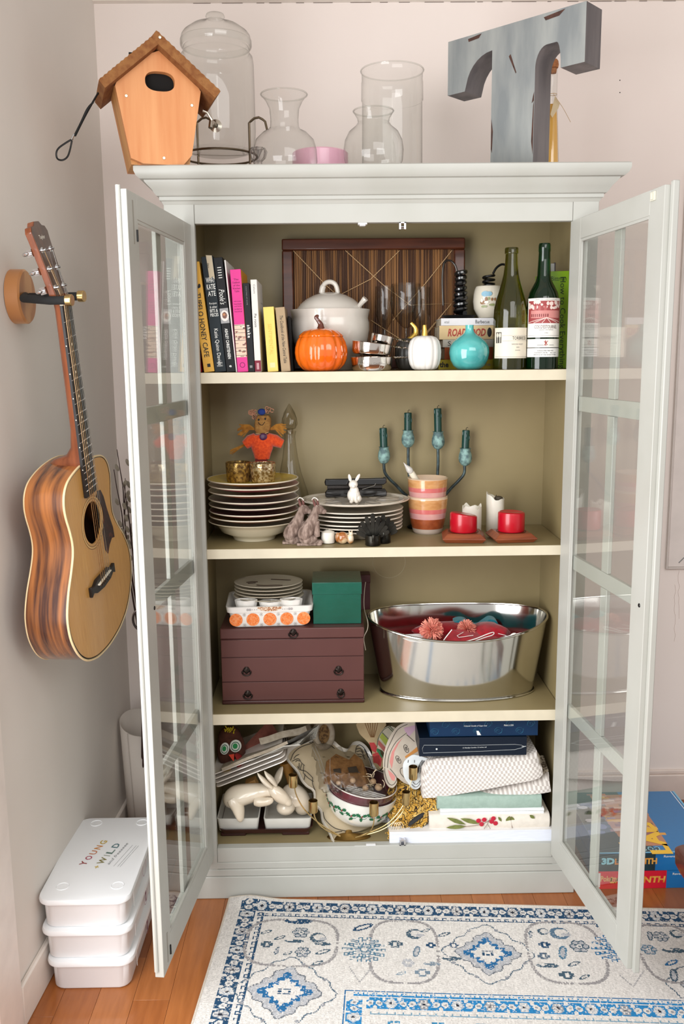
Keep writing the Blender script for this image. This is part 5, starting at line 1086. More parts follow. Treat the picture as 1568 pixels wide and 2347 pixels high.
MB().box(XA0-.001, XB0+.001, .078, .286, Z3+.0005, ybs).obj('base', cmd, ch, bevel=.003)
iron = mat('antique_pull', (46, 38, 34), .35, .8)
def pull(px_, py_, parent, open_=0):
    q = PY(px_, py_, .077); b = MB(frame((q.x, .0785, q.z), (1, 0, 0), (0, 0, 1), (0, -1, 0)))
    b.lathe([(0, .0), (.009, 0), (.009, .0015), (.006, .004), (0, .0045)], 18, TR(0, .003), mod=lambda t_, z, r: 1+.12*math.cos(4*t_))
    b.prism([(-.008, .008), (-.004, .0125), (0, .011), (.004, .0125), (.008, .008), (.006, .004), (-.006, .004)], .0002, .002)
    R = .0115
    b.tube([(R*math.cos(a)*(.75 if open_ else 1), -.002+R*.8*math.sin(a), .0035+(.003 if open_ else 0)*-math.sin(a)) for a in np.linspace(math.pi*1.02, math.pi*1.98, 16)], .0018, 8)
    for s in (-1, 1): b.ell((s*.0105*(.75 if open_ else 1), -.001, .003), (.003, .003, .003), 10, 6)
    b.obj('pull', iron, parent)
for k, (z0_, z1_, pl_) in enumerate(((yd2+.001, yd1-.001, ((565, 1539, 0), (776, 1537, 0))), (ybs+.001, yd2-.001, ((568, 1593, 0), (781, 1589, 1))))):
    d_ = MB().box(XA0+.001, XB0-.001, .0785, .0815, z0_, z1_).obj('drawer', cm, ch, bevel=.0008)
    for a, b_, o_ in pl_: pull(a, b_, d_, o_)
pull(672, 1452, ch)
# white baking dish with orange motifs, standing on the chest
zc_ = ztc+.0006
f0 = PY(534, 1438, .085); F = frame((f0.x, .085, zc_), (math.cos(.05), math.sin(.05), 0), (-math.sin(.05), math.cos(.05), 0), (0, 0, 1))
bd = thing('baking_dish', 'white rectangular baking dish painted with orange fruit on the mahogany chest', 'dish', (f0.x+.1, .18, zc_))
WB = PY(704, 1430, .087).x-f0.x; DB = .155; HB = ZA(1391, f0.x+.1, .080)-zc_
dcer = mat('dish_white', (238, 234, 228), .22, coat=.6)
def rr_ring(x0, x1, y0, y1, r, z, n=6):
    out = []
    for cx, cy, a0 in ((x1-r, y0+r, -90), (x1-r, y1-r, 0), (x0+r, y1-r, 90), (x0+r, y0+r, 180)):
        for k in range(n+1):
            a = math.radians(a0+90*k/n); out.append((cx+r*math.cos(a), cy+r*math.sin(a), z))
    return out
g = .014
rings = [rr_ring(.004, WB-.004, .004, DB-.004, .012, 0), rr_ring(0, WB, 0, DB, .014, .004), rr_ring(-g*.75, WB+g*.75, -g*.3, DB+g*.3, .016, HB*.72), rr_ring(-g*1.1, WB+g*1.1, -g*.55, DB+g*.5, .016, HB*.74), rr_ring(-g*1.25, WB+g*1.25, -g*.6, DB+g*.6, .016, HB), rr_ring(-g*1.0, WB+g*1.0, -g*.3, DB+g*.4, .015, HB+.0012), rr_ring(-g*.7, WB+g*.7, 0, DB, .013, HB-.001), rr_ring(.006, WB-.006, .006, DB-.006, .012, .008)]
b = MB(F); b.loft(rings); b.obj('body', dcer, bd, sharp=50)
# painted fruit: ovals on the front wall
lean_ = g*.3/(HB*.72)
def fp(x, z, e=.0006): return F @ Vector((x, -lean_*z-e, z))
def spot(b, x, z, rx, rz, e=.0006, n=18, f=fp):
    vs = [f(x+rx*math.cos(2*math.pi*i/n), z+rz*math.sin(2*math.pi*i/n), e) for i in range(n)]; b.add([tuple(v) for v in vs], [tuple(range(n))])
of = mat('painted_orange', (236, 150, 96), .35, c2=(232, 120, 50), ns=160, lo=.4, hi=.6); dotm = mat('painted_dots', (92, 78, 74), .5)
for k in range(5):
    cx = WB*(.045+.2275*k); b = MB(); spot(b, cx, HB*.385, .0175, HB*.31, .0008); o = b.obj('painted_fruit', of, bd, flat=True)
    b = MB()
    for s in (-1, 1):
        for j in range(5): a = math.radians(-50+25*j); spot(b, cx+s*(.0135*math.cos(a)-.002), HB*.385+.0125*math.sin(a), .0009, .0009, .0011, 6)
    b.obj('stitch_dots', mat('painted_rust', (176, 74, 30), .5), o, flat=True)
b = MB()
for k in range(4):
    for z in (HB*.12, HB*.62):
        cx = WB*(.045+.2275*(k+.5)); spot(b, cx, z, .0012, .0012, .001, 8)
        for j in range(9): a = 2*math.pi*j/9; spot(b, cx+.0036*math.cos(a), z+.0036*math.sin(a), .0007, .0007, .001, 6)
b.obj('flower_dots', dotm, bd, flat=True)
def fr2(x, z, e=.0006): return F @ Vector((x, -g*.6-e, z))
b = MB()
for k in range(5):
    for s in (-1, 1): spot(b, WB*.5+s*(.034+.006*k), HB*.88, .0014 if k < 3 else .0035, .0014 if k < 3 else .0035, .0007, 8, fr2)
b.obj('rim_flowers', mat('painted_grey_flowers', (176, 170, 168), .5), bd, flat=True)
b = MB(); vs = [fr2(WB*.5+.034*math.cos(a), HB*1.0+HB*.21*math.sin(a), .0008) for a in np.linspace(math.pi, 2*math.pi, 16)]; b.add([tuple(v) for v in vs], [tuple(range(16))]); b.obj('rim_lace_patch', mat('painted_lace', (170, 110, 70), .5, c2=(232, 214, 190), ns=300, lo=.45, hi=.55), bd, flat=True)
# plates nested in the dish, topmost with brown script
dp = mat('cream_side_plate', (206, 196, 176), .25, coat=.5)
Xd, Yd = XA(617, .175, zc_+.04), .170
for k in range(5):
    yk = (1349, 1357, 1365, 1372, 1380)[k]; R = (.093 if k < 4 else .096)*1.0; z = ZA(yk, Xd, Yd-.078)
    t = thing('side_plate', 'cream side plate in the baking dish, '+('topmost, with dark brush marks', 'second from the top', 'third from the top', 'fourth from the top', 'lowest of the five')[k], 'plate', (Xd, Yd, z), group='side plates nested in the baking dish')
    MB(TR(Xd, Yd, 0)).lathe([(0, z-.006), (R*.6, z-.006), (R*.9, z-.002), (R, z), (R+.0005, z+.001), (R-.0015, z+.0018), (R*.88, z), (R*.6, z-.003), (0, z-.003)], 48, sy=.80).obj('plate_body', dp, t)
    if k == 0:
        b = MB(TR(Xd, Yd, z))
        for pts in (((.005, .032), (.03, .026), (.06, .020)), ((-.06, .0), (-.045, .008), (-.03, .005)), ((-.055, -.012), (-.035, -.004)), ((-.03, -.03), (-.01, -.036), (.02, -.034), (.04, -.036))):
            b.tube([(x, y, -.0022) for x, y in pts], .0028, 6, flat=.3)
        b.obj('brush_marks', mat('brown_glaze_marks', (66, 44, 34), .4), t)
# scalloped white ramekins peeking over the dish rim
for k, (xc, dx) in enumerate(((565, 0), (620, .0), (668, 0))):
    Xr = XA(xc, .108, zc_+.035); t = thing('scalloped_ramekin', 'white scalloped ramekin inside the baking dish, %s of three' % ('leftmost', 'middle', 'rightmost')[k], 'ramekin', (Xr, .108, zc_+.01), group='scalloped ramekins in the baking dish')
    zz = ZA((1380, 1383, 1378)[k], Xr, .085)
    b = MB(TR(Xr, .108)).lathe([(0, zc_+.012), (.020, zc_+.012), (.0285, zz), (.027, zz+.001), (.019, zc_+.016), (0, zc_+.016)], 60, mod=lambda t_, z, r: 1+.06*abs(math.cos(4*t_))*(z-zc_)/.05, sy=.6); b.obj('cup', white_c, t)
# green lidded box on the chest
gq = mat('green_lacquer_card', (14, 92, 76), .22, c2=(8, 82, 66), ns=7, coat=.8, bump=.55, bs=42)
gq.node_tree.nodes['Principled BSDF'].inputs['Coat Roughness'].default_value = .15
g0 = PY(718.5, 1432, .11); g1 = PY(828, 1432, .11); zl_ = ZA(1362, g0.x+.06, .11); zt_ = ZA(1335, g0.x+.06, .108)
gx = thing('green_gift_box', 'shiny dark green lidded gift box standing on the mahogany chest', 'box', ((g0.x+g1.x)/2, .18, zc_))
MB().box(g0.x, g1.x, .11, .235, zc_, zl_+.004).obj('box_body', gq, gx, bevel=.001)
MB().box(g0.x-.002, g1.x+.002, .1075, .2375, zl_, zt_).obj('lid', gq, gx, bevel=.001)
a0 = PY(832, 1378, .245); a1 = PY(848, 1312, .245)
t = thing('maroon_box', 'narrow dark maroon box behind the green gift box', 'box', ((a0.x+a1.x)/2, .25, zc_)); MB().box(a0.x-.012, a1.x, .242, .285, ztc+.001, a1.z-.008).obj('box_body', mat('maroon_card', (74, 30, 34), .5), t, bevel=.001); MB().box(a0.x-.013, a1.x+.001, .241, .286, a1.z-.03, a1.z-.006).obj('lid', MATS['maroon_card'], t, bevel=.002)
t = thing('hanging_cord', 'thin white cord hanging down between green box and metal tub', 'cord', tuple(PY(838, 1330, .20)))
MB().tube(spline([PY(838, 1334, .2), PY(835, 1360, .19), PY(835, 1395, .18), PY(843, 1425, .12), PY(842, 1443, .1), PY(834, 1462, .09), PY(838, 1490, .1)], 5), .0011, 6).obj('cord', mat('cord_white', (196, 186, 166), .6), t)
# galvanised oval tub
tin = mat('polished_tin', (214, 212, 206), .11, 1, c2=(204, 202, 196), ns=5)
Xt, Yt = XA(1047, .168, Z3), .168
ax, ay = .212, .093; bx = (XA(1253, Yt, .68)-XA(843, Yt, .68))/2; by = .128; Xr = (XA(1253, Yt, .68)+XA(843, Yt, .68))/2
zf_ = ZA(1472, Xr, Yt-by); n = 72
tub = thing('metal_tub', 'shiny oval metal tub full of red and teal felt on the third shelf', 'tub', (Xt, Yt, Z3))
def tring(u, off=0):
    out = []
    for i in range(n):
        a = 2*math.pi*i/n; c, s = math.cos(a), math.sin(a); X_ = Xt+(Xr-Xt)*u+(ax+(bx-ax)*u+off)*c; Y_ = Yt+(ay+(by-ay)*u+off)*s
        zr_ = zf_+(.020)*c*c+.034*(s+1)/2; out.append((X_, Y_, Z3+.004+(zr_-Z3-.004)*u))
    return out
rings = [tring(u) for u in np.linspace(0, 1, 10)]
b = MB(); b.loft(rings, False); b.loft([tring(u, -.0025) for u in np.linspace(0.02, 1, 10)], False); b.loft([tring(0), [(Xt, Yt, Z3+.004)]*n], False); b.loft([tring(.02, -.0025), [(Xt, Yt, Z3+.006)]*n], False)
b.obj('shell', tin, tub, sharp=60)
b = MB(); b.tube([Vector(p) for p in tring(1, -.001)]+[Vector(tring(1, -.001)[0])], .0032, 8); b.obj('rolled_rim', tin, tub)
b = MB(); b.tube([(x, y, Z3+.0035) for x, y, z in tring(0, .002)]+[(tring(0, .002)[0][0], tring(0, .002)[0][1], Z3+.0035)], .003, 8); b.obj('base_bead', tin, tub)
redf = mat('red_felt', (176, 14, 34), .95, c2=(150, 8, 26), ns=60, bump=.3, bs=200, sheen=.3); tealf = mat('teal_felt', (22, 128, 142), .95, c2=(14, 108, 124), ns=60, bump=.3, bs=200, sheen=.3)
def cloth(label, name, m, pts, Yc, z, th, cat='felt', part='fabric', seed=1, amp=.006, dy=.05):
    """loosely folded piece: outline read off the picture, laid as a wavy sheet with thickness"""
    pass
zfl = zf_-.012
def lump(name, label, m, c, r, seed, cat, amp=.22, part='fabric'):
    rs = random.Random(seed); ph = [rs.uniform(0, 6.3) for _ in range(6)]
    t = thing(name, label, cat, (c[0], c[1], c[2]-r[2]))
    b = MB(); b.ell((0, 0, 0), r, 40, 20, TR(*c), mod=lambda t_, a: 1+amp*(math.sin(3*t_+ph[0]+a*2)+.6*math.sin(5*t_+ph[1]-a*3)+.4*math.sin(9*t_+ph[2]+a*5))/2); b.obj(part, m, t); return t
lump('red_felt_stocking', 'crumpled deep red felt stocking filling the bottom of the metal tub', redf, (Xr, Yt+.0, zfl-.05), (.19, .085, .05), 2, 'stocking')
q = PY(1000, 1440, .2); lump('red_felt_cloth', 'dark red felt heaped behind the coral pompom in the tub', redf, (q.x+.03, .19, zfl-.002), (.085, .04, .024), 5, 'felt')
q = PY(1100, 1445, .16); lump('red_felt_cloth', 'dark red felt mound on the right under the white bead cord', redf, (q.x+.02, .15, zfl+.002), (.055, .05, .028), 8, 'felt')
# teal wavy strip
pts = [PY(x, y, .2) for x, y in ((1040, 1428), (1052, 1424), (1066, 1426), (1080, 1436), (1095, 1438), (1108, 1430), (1122, 1422), (1136, 1426), (1144, 1440))]
t = thing('teal_felt_ribbon', 'wavy teal felt strip looping at the back of the metal tub', 'ribbon', tuple(pts[4])); sp_ = spline(pts, 5); b = MB(); b.loft([[p+Vector((0, -.012, .006)), p+Vector((0, .02, .008)), p+Vector((0, .02, -.012)), p+Vector((0, -.012, -.016))] for p in sp_]); b.obj('fabric', tealf, t, sharp=60)
def pompom(label, x, y, Y, r):
    c = PY(x, y, Y); t = thing('pompom', label, 'pompom', (c.x, c.y, c.z-r), group='coral pompoms in the metal tub'); b = MB(); rs = random.Random(int(x))
    for k in range(420):
        v = Vector((rs.gauss(0, 1), rs.gauss(0, 1), rs.gauss(0, 1))).normalized(); b.tube([c+v*r*.25, c+v*r*rs.uniform(.9, 1.08)], .0011, 3, cap=False)
    b.obj('yarn', mat('coral_yarn', (226, 128, 112), .9, c2=(240, 170, 148), ns=120), t, kind='stuff')
pompom('fluffy coral pompom nearest the left rim of the metal tub', 989, 1443, .085, .032); pompom('coral pompom half buried by red felt in the metal tub', 1070, 1442, .13, .026)
def flat_piece(name, label, cat, m, pix, Y0, Y1=None, th=.0012, group=None, part='sheet', parent=None, wav=0):
    """stiff flat piece whose corners are (col, row, depth)"""
    P3 = [PY(x, y, Y) for x, y, Y in pix]; c = sum(P3, Vector())/len(P3)
    nrm = (P3[1]-P3[0]).cross(P3[2]-P3[0]).normalized()
    if parent is None: t = thing(name, label, cat, tuple(c), group=group)
    else: t = parent
    n = len(P3); b = MB(); b.add([tuple(p+nrm*th/2) for p in P3]+[tuple(p-nrm*th/2) for p in P3], [tuple(range(n)), tuple(range(n, 2*n))[::-1]]+[(i, n+i, n+(i+1) % n, (i+1) % n) for i in range(n)])
    b.obj(part, m, t, flat=True); return t
flat_piece('gift_tag', 'white paper card tucked inside the left front of the tub rim', 'card', paper, [(905, 1455, .09), (986, 1452, .095), (990, 1466, .075), (985, 1474, .055), (940, 1470, .055)], 0)
rt = flat_piece('red_felt_letter', 'bright red felt pocket with white stitching across the front of the tub', 'felt', redf, [(1010, 1476, .055), (1034, 1444, .11), (1070, 1444, .12), (1120, 1452, .12), (1150, 1466, .10), (1120, 1480, .055), (1060, 1482, .05)], 0, th=.004, part='fabric')
wf = mat('white_cord_felt', (240, 236, 230), .8)
b = MB(); b.tube([PY(x, y, .062) for x, y in ((1012, 1474), (1024, 1458), (1036, 1443))], .0022, 6, flat=.6); b.obj('white_edge', wf, rt)
b = MB(); b.tube([PY(x, y, Y) for x, y, Y in ((1062, 1449, .095), (1048, 1457, .075), (1052, 1461, .07), (1085, 1456, .08))], .0009, 5); b.obj('stitching', wf, rt)
t = thing('white_ribbon_loop', 'loop of white ribbon lying over the red felt in the tub', 'ribbon', tuple(PY(1090, 1466, .05)))
b = MB(); b.tube(spline([PY(x, y, Y) for x, y, Y in ((1036, 1478, .045), (1060, 1472, .045), (1090, 1464, .05), (1115, 1454, .055), (1131, 1449, .06), (1130, 1455, .058), (1112, 1461, .052), (1085, 1470, .045), (1050, 1477, .045))], 4), .0022, 6, flat=.5); b.obj('ribbon', wf, t)
t = thing('white_bead', 'small white oval bead on a thread at the right of the tub', 'bead', tuple(PY(1174, 1458, .07))); q = PY(1176, 1456, .07); MB(TR(q.x, q.y, q.z, ry=-.5)).ell((0, 0, 0), (.010, .005, .0055), 14, 8).obj('bead', wf, t); MB().tube([PY(1142, 1452, .08), PY(1158, 1456, .075), PY(1168, 1462, .07)], .0008, 5).obj('thread', wf, t)
# ================================================================== bottom shelf
def sheet(name, label, cat, m, pix, th=.002, part='sheet', extra=None, group=None, n=4, wav=0, seed=0, parent=None):
    """thin plate with its own tilt: four pixel corners each with its own depth, filled as a gently waved slab"""
    c = [PY(x, y, Y) for x, y, Y in pix]; rs = random.Random(seed)
    t = parent or thing(name, label, cat, tuple(sum(c, Vector())/4), group=group)
    nrm = (c[1]-c[0]).cross(c[3]-c[0]).normalized(); N_ = 10; rings = []
    ph = [rs.uniform(0, 6) for _ in range(3)]
    top = []; 
    for i in range(N_+1):
        u = i/N_; a = c[0].lerp(c[3], u); b_ = c[1].lerp(c[2], u); row = []
        for j in range(N_+1):
            v = j/N_; row.append(a.lerp(b_, v)+nrm*wav*(math.sin(4*u+ph[0]+3*v)+.5*math.sin(9*v+ph[1]+2*u)))
        top.append(row)
    vs = [p+nrm*th/2 for r in top for p in r]+[p-nrm*th/2 for r in top for p in r]; M_ = N_+1; K = M_*M_; fs = []
    for i in range(N_):
        for j in range(N_):
            q = i*M_+j; fs += [(q, q+1, q+M_+1, q+M_), (K+q, K+q+M_, K+q+M_+1, K+q+1)]
    for j in range(N_): fs += [(j, K+j, K+j+1, j+1), (N_*M_+j, N_*M_+j+1, K+N_*M_+j+1, K+N_*M_+j)]
    for i in range(N_): fs += [(i*M_, (i+1)*M_, K+(i+1)*M_, K+i*M_), (i*M_+N_, K+i*M_+N_, K+(i+1)*M_+N_, (i+1)*M_+N_)]
    MB().add(vs, fs).obj(part, m, t, sharp=60); return t
E0 = Z0+.0006
# dark tray with two white dishes
q0 = PY(497, 1918, .06); q1 = PY(722, 1905, .06)
tm2 = mat('dark_tray_wood', (58, 22, 20), .35, c2=(44, 14, 14), ns=10, stretch=(1, 5, 5), coat=.2)
t = thing('divided_tray', 'dark brown footed tray under two white rectangular dishes on the bottom shelf', 'tray', ((q0.x+q1.x)/2, .15, Z0))
xa, xb = q0.x+.004, q1.x-.006
b = MB(); b.loft([rr_ring(xa+.006, xb-.006, .062, .215, .018, E0+.010), rr_ring(xa, xb, .056, .222, .022, E0+.024), rr_ring(xa+.004, xb-.004, .060, .218, .02, E0+.024), rr_ring(xa+.008, xb-.008, .064, .214, .018, E0+.014)]); b.obj('tray_body', tm2, t, sharp=50)
for x0, x1 in ((xa+.006, xa+.075), (xb-.085, xb-.010)):
    MB().box(x0, x1, .066, .21, E0, E0+.0105).obj('foot', tm2, t, bevel=.003)
dgr = mat('dish_off_white', (226, 224, 216), .2, coat=.6)  # plain off-white glaze of both dishes
for k, (x0, x1, lb) in enumerate(((497, 594, 'left'), (604, 714, 'right'))):
    a = PY(x0, 1880, .062).x; c = PY(x1, 1880, .062).x; z0_, z1_ = E0+.0152, ZA(1877, (a+c)/2, .062)
    t = thing('condiment_dish', 'white rectangular dish on the dark tray, the %s one' % lb, 'dish', ((a+c)/2, .13, z0_), group=None)
    b = MB(); b.loft([rr_ring(a+.006, c-.006, .068, .205, .008, z0_), rr_ring(a+.004, c-.004, .066, .207, .008, z0_+.002), rr_ring(a, c, .062, .211, .008, z1_), rr_ring(a+.003, c-.003, .065, .208, .006, z1_+.0005), rr_ring(a+.007, c-.007, .069, .204, .006, z0_+.006)]); b.obj('dish_body', dgr, t, sharp=50)
# two reclining white ceramic rabbits
rab = mat('white_rabbit_glaze', (236, 226, 208), .2, c2=(222, 206, 182), ns=8, coat=.7)
def V(x, y, Y): return PY(x, y, Y)
t = thing('rabbit_figurine', 'white ceramic rabbit lying across the left dish with its head to the right', 'figurine', tuple(V(570, 1850, .1)), group='white ceramic rabbits lying in the tray')
mu = MP(V(570, 1850, .08))
b = MB()
b.tube(spline([V(520, 1838, .11), V(540, 1826, .10), V(565, 1820, .09), V(590, 1815, .085), V(612, 1812, .08), V(632, 1816, .075)], 5), [r*mu for r in (8, 16, 24, 29, 32, 33, 33, 32.5, 32, 31, 30, 29, 28, 27, 26, 25, 24, 22.5, 21, 20, 19, 18, 17, 16, 15, 13)], 24, flat=.75)
b.tube(spline([V(535, 1830, .075), V(545, 1850, .065), V(550, 1870, .056), V(552, 1884, .05)], 4), [r*mu for r in (18, 19, 19, 18, 17, 16, 15, 13.5, 12, 10.5, 9, 6, 3)], 18, flat=.7)
b.tube(spline([V(585, 1836, .06), V(600, 1838, .055), V(616, 1836, .05), V(626, 1832, .05)], 4), [r*mu for r in (10, 11, 11.5, 11.5, 11, 10.5, 10, 9.5, 9, 8, 7, 5, 3)], 14)
b.obj('body', rab, t, sharp=60)
b = MB(); c = V(640, 1822, .065); F = frame(tuple(c), (V(662, 1834, .06)-V(620, 1808, .07)), (0, -.3, 1)); b.ell((0, 0, 0), (30*mu, 19*mu, 17*mu), 24, 16, F); b.ell((20*mu, -3*mu, 0), (14*mu, 12*mu, 12*mu), 18, 12, F); b.obj('head', rab, t)
for pts in (((625, 1806), (610, 1794), (598, 1782), (590, 1772)), ((634, 1800), (622, 1786), (612, 1776), (606, 1767))):
    MB().tube(spline([V(x, y, .06) for x, y in pts], 4), [r*mu for r in (6, 8, 9.5, 10.5, 11, 11, 10.5, 9.5, 8, 6.5, 5, 3, 1.2)], 14, flat=.5).obj('ear', rab, t)
t = thing('rabbit_figurine', 'white ceramic rabbit slumped into the right dish behind the other one', 'figurine', tuple(V(680, 1850, .15)), group='white ceramic rabbits lying in the tray')
b = MB(); b.tube(spline([V(650, 1812, .15), V(668, 1820, .14), V(684, 1835, .13), V(690, 1852, .12), V(686, 1866, .11)], 5), [r*mu for r in (14, 18, 22, 26, 29, 31, 32, 33, 33, 33, 32, 31, 30, 29, 27, 25, 22, 19, 15, 10, 5)], 24, flat=.8); b.ell(tuple(V(655, 1850, .10)), (22*mu, 20*mu, 18*mu), 20, 12); b.obj('body', rab, t, sharp=60)
MB().tube(spline([V(630, 1800, .16), V(636, 1785, .165), V(642, 1770, .17), V(648, 1757, .17)], 4), [r*mu for r in (5, 7, 9, 11, 12.5, 13, 12.5, 12, 11, 9, 7, 4, 1)], 14, flat=.45).obj('ear', rab, t)
# tilted stack of white plates
an = math.atan2(PY(495, 1806, .08).z-PY(655, 1744, .08).z, PY(655, 1744, .08).x-PY(495, 1806, .08).x)
wp2 = mat('square_plate_white', (232, 224, 214), .2, coat=.5)
pl0 = None
L0 = PY(496, 1811, .08); L1 = PY(657, 1743, .08); WL = (L1-L0).length; RY = Matrix.Rotation(an, 3, 'Y')
for k in range(4):
    d = .0125*k; o = L0+RY @ Vector((0, 0, d)); nm = ('lowest', 'second from the bottom', 'third from the bottom', 'topmost')[k]
    lab = 'white rectangular plate in the slanting stack, %s' % nm
    if pl0 is None:
        t = thing('rectangular_plate', lab, 'plate', (o.x, o.y, o.z), group='white plates leaning in a slanting stack', rot=RY); pl0 = t
        b = MB(); b.loft([rr_ring(.018, WL-.018, .018, .162, .012, 0), rr_ring(.014, WL-.014, .014, .166, .014, .001), rr_ring(0, WL, 0, .18, .016, .0055), rr_ring(0.001, WL-.001, 0.001, .179, .016, .0078), rr_ring(.014, WL-.014, .014, .166, .012, .0045)]); b.obj('plate_body', wp2, t, local=True, sharp=50)
    else: dup(pl0, o, rot=RY, label=lab)
# folded linen above them
lin1 = mat('linen_greige', (170, 158, 140), .95, c2=(150, 138, 120), ns=80, bump=.3, bs=300); lin2 = mat('linen_white', (214, 210, 200), .95, c2=(200, 194, 182), ns=80, bump=.3, bs=300)
b = RY @ Vector((0, 0, .050))
sheet('greige_napkin', 'greige cloth napkin laid on the slanting white plates', 'napkin', lin1, [(508, 1762, .075), (660, 1704, .075), (668, 1694, .24), (520, 1739, .24)], th=.008, wav=.002, part='cloth')
sheet('linen_napkin', 'grey linen napkin folded above the slanting plates, upper part', 'napkin', lin1, [(596, 1702, .12), (702, 1668, .12), (720, 1664, .25), (610, 1690, .25)], th=.018, wav=.003, part='cloth', seed=3)
t = thing('cloth_napkin', 'white cloth with a pointed corner on the slanting plates', 'napkin', tuple(V(680, 1690, .1)))
P_ = [V(*q) for q in ((575, 1745, .075), (650, 1712, .07), (690, 1708, .068), (724, 1692, .065), (731, 1664, .075), (690, 1690, .10), (620, 1718, .12))]
b = MB(); n = len(P_); b.add([tuple(p) for p in P_]+[tuple(p+Vector((0, .006, .001))) for p in P_], [tuple(range(n)), tuple(range(n, 2*n))[::-1]]+[(i, (i+1) % n, n+(i+1) % n, n+i) for i in range(n)]); b.obj('cloth', lin2, t)
# round wicker edged napkin roll at the back
t = thing('wicker_coaster', 'round beige padded coaster with brown wicker centre behind the white cloth', 'coaster', tuple(V(745, 1682, .2)))
c = V(742, 1682, .2); F = frame(tuple(c), (.8, .5, -.4), (.1, .3, .9)); b = MB(F); b.tube([(.030*math.cos(a), .036*math.sin(a), 0) for a in np.linspace(0, 2*math.pi, 30)], .0095, 12); b.obj('padded_rim', lin1, t); MB(F).lathe([(0, .001), (.028, .001), (.028, -.001), (0, -.001)], 24, sy=1.2).obj('wicker', mat('wicker', (140, 108, 66), .8, c2=(90, 64, 38), ns=120, lo=.45, hi=.55, bump=.6), t)
# reddish box at the back left
sheet('red_brown_folder', 'slanting red brown card folder behind the paper turkey', 'folder', mat('redbrown_card', (132, 74, 60), .9, c2=(112, 60, 48), ns=60), [(538, 1735, .17), (560, 1768, .15), (650, 1700, .19), (618, 1650, .22)], th=.018)
# paper turkey craft
tkc = thing('turkey_puppet', 'dark brown paper turkey with round green button eyes and red wattle', 'puppet', tuple(V(530, 1770, .12)))
pb = mat('brown_felt', (84, 44, 28), .95, c2=(66, 32, 20), ns=60)
b = MB(); c = V(530, 1718, .15); b.ell(tuple(c), (.040, .022, .060), 28, 16); c = V(527, 1690, .15); b.ell(tuple(c), (.033, .02, .034), 24, 12); b.obj('body', pb, tkc)
for k, (x, y, rx, ry) in enumerate(((515, 1716, 10.5, 15), (540, 1710, 13.5, 15.5))):
    c = V(x, y, .124); F = frame(tuple(c), (1, 0, -.2), (.2, 0, 1)); ug = MP(c)
    o = MB(F).lathe([(0, .002), (.9, .002), (1, 0), (.9, -.002), (0, -.002)], 28, sx=rx*ug, sy=ry*ug).obj('eye', mat('button_white', (212, 214, 204), .5), tkc)
    MB(F @ TR(0, 0, .0024)).lathe([(.74, 0), (.74, .0005), (.62, .0005), (.62, 0)], 24, sx=rx*ug, sy=ry*ug).obj('iris_ring', mat('button_green_dark', (28, 88, 62), .5), o)
    MB(F @ TR(-.001, .001, .0024)).lathe([(0, .0008), (.42, .0008), (.42, 0), (0, 0)], 20, sx=rx*ug, sy=ry*ug).obj('pupil', mat('button_green', (20, 128, 66), .5), o)
t_ = MB(); P_ = [V(*q) for q in ((524, 1730, .122), (537, 1728, .120), (536, 1746, .108), (530, 1738, .112))]
t_.add([tuple(p) for p in P_], [(0, 1, 2, 3), (3, 2, 1, 0)]); t_.obj('beak', mat('beak_red', (206, 62, 36), .8), tkc)
b = MB(); b.tube(spline([V(540, 1728, .118), V(549, 1738, .115), V(551, 1752, .115), V(540, 1762, .115), V(531, 1770, .115)], 4), [.006, .009, .012, .014, .015, .0155, .0155, .015, .014, .012, .010, .008, .006, .005, .004, .003, .002], 14, flat=.4); b.obj('wattle', mat('wattle_red', (138, 22, 20), .9), tkc)
b = MB(); rs = random.Random(4)
for k in range(26): c = V(527+rs.uniform(-9, 9), 1678+rs.uniform(-9, 6), .14); b.tube([c, c+Vector((rs.uniform(-.008, .008), -.006, rs.uniform(.002, .012)))], .0016, 4)
b.obj('yellow_tuft', mat('yellow_yarn', (206, 186, 36), .9), tkc, kind='stuff')
P_ = [V(*q) for q in ((505, 1766, .12), (520, 1755, .11), (530, 1764, .10), (514, 1773, .105))]; b = MB(); b.add([tuple(p) for p in P_]+[tuple(p+Vector((0, .01, 0))) for p in P_], [(0, 1, 2, 3), (7, 6, 5, 4), (0, 4, 5, 1), (1, 5, 6, 2), (2, 6, 7, 3), (3, 7, 4, 0)]); b.obj('foot', mat('tan_felt', (176, 146, 92), .9), tkc)
# mustard cone / wood behind the rabbits
P2 = [V(658, 1752, .19), V(676, 1800, .17)]
t = thing('wooden_spindle', 'golden wooden turned piece standing behind the rabbit ear', 'ornament', tuple(P2[1]))
MB().tube([V(655, 1745, .2), V(662, 1770, .2), V(668, 1800, .2), V(668, 1850, .2)], [.020, .014, .009, .010], 20).obj('turning', mat('golden_wood', (176, 128, 60), .4, c2=(146, 98, 40), ns=12, coat=.3), t)
t = thing('wooden_block', 'small tan wooden block beneath the slanting plates', 'block', tuple(V(578, 1797, .14))); c = V(578, 1797, .14); MB(TR(c.x, c.y, c.z, ry=-.4)).box(-.016, .014, -.01, .02, -.01, .012).obj('block', mat('tan_block', (168, 126, 70), .5), t, bevel=.001)
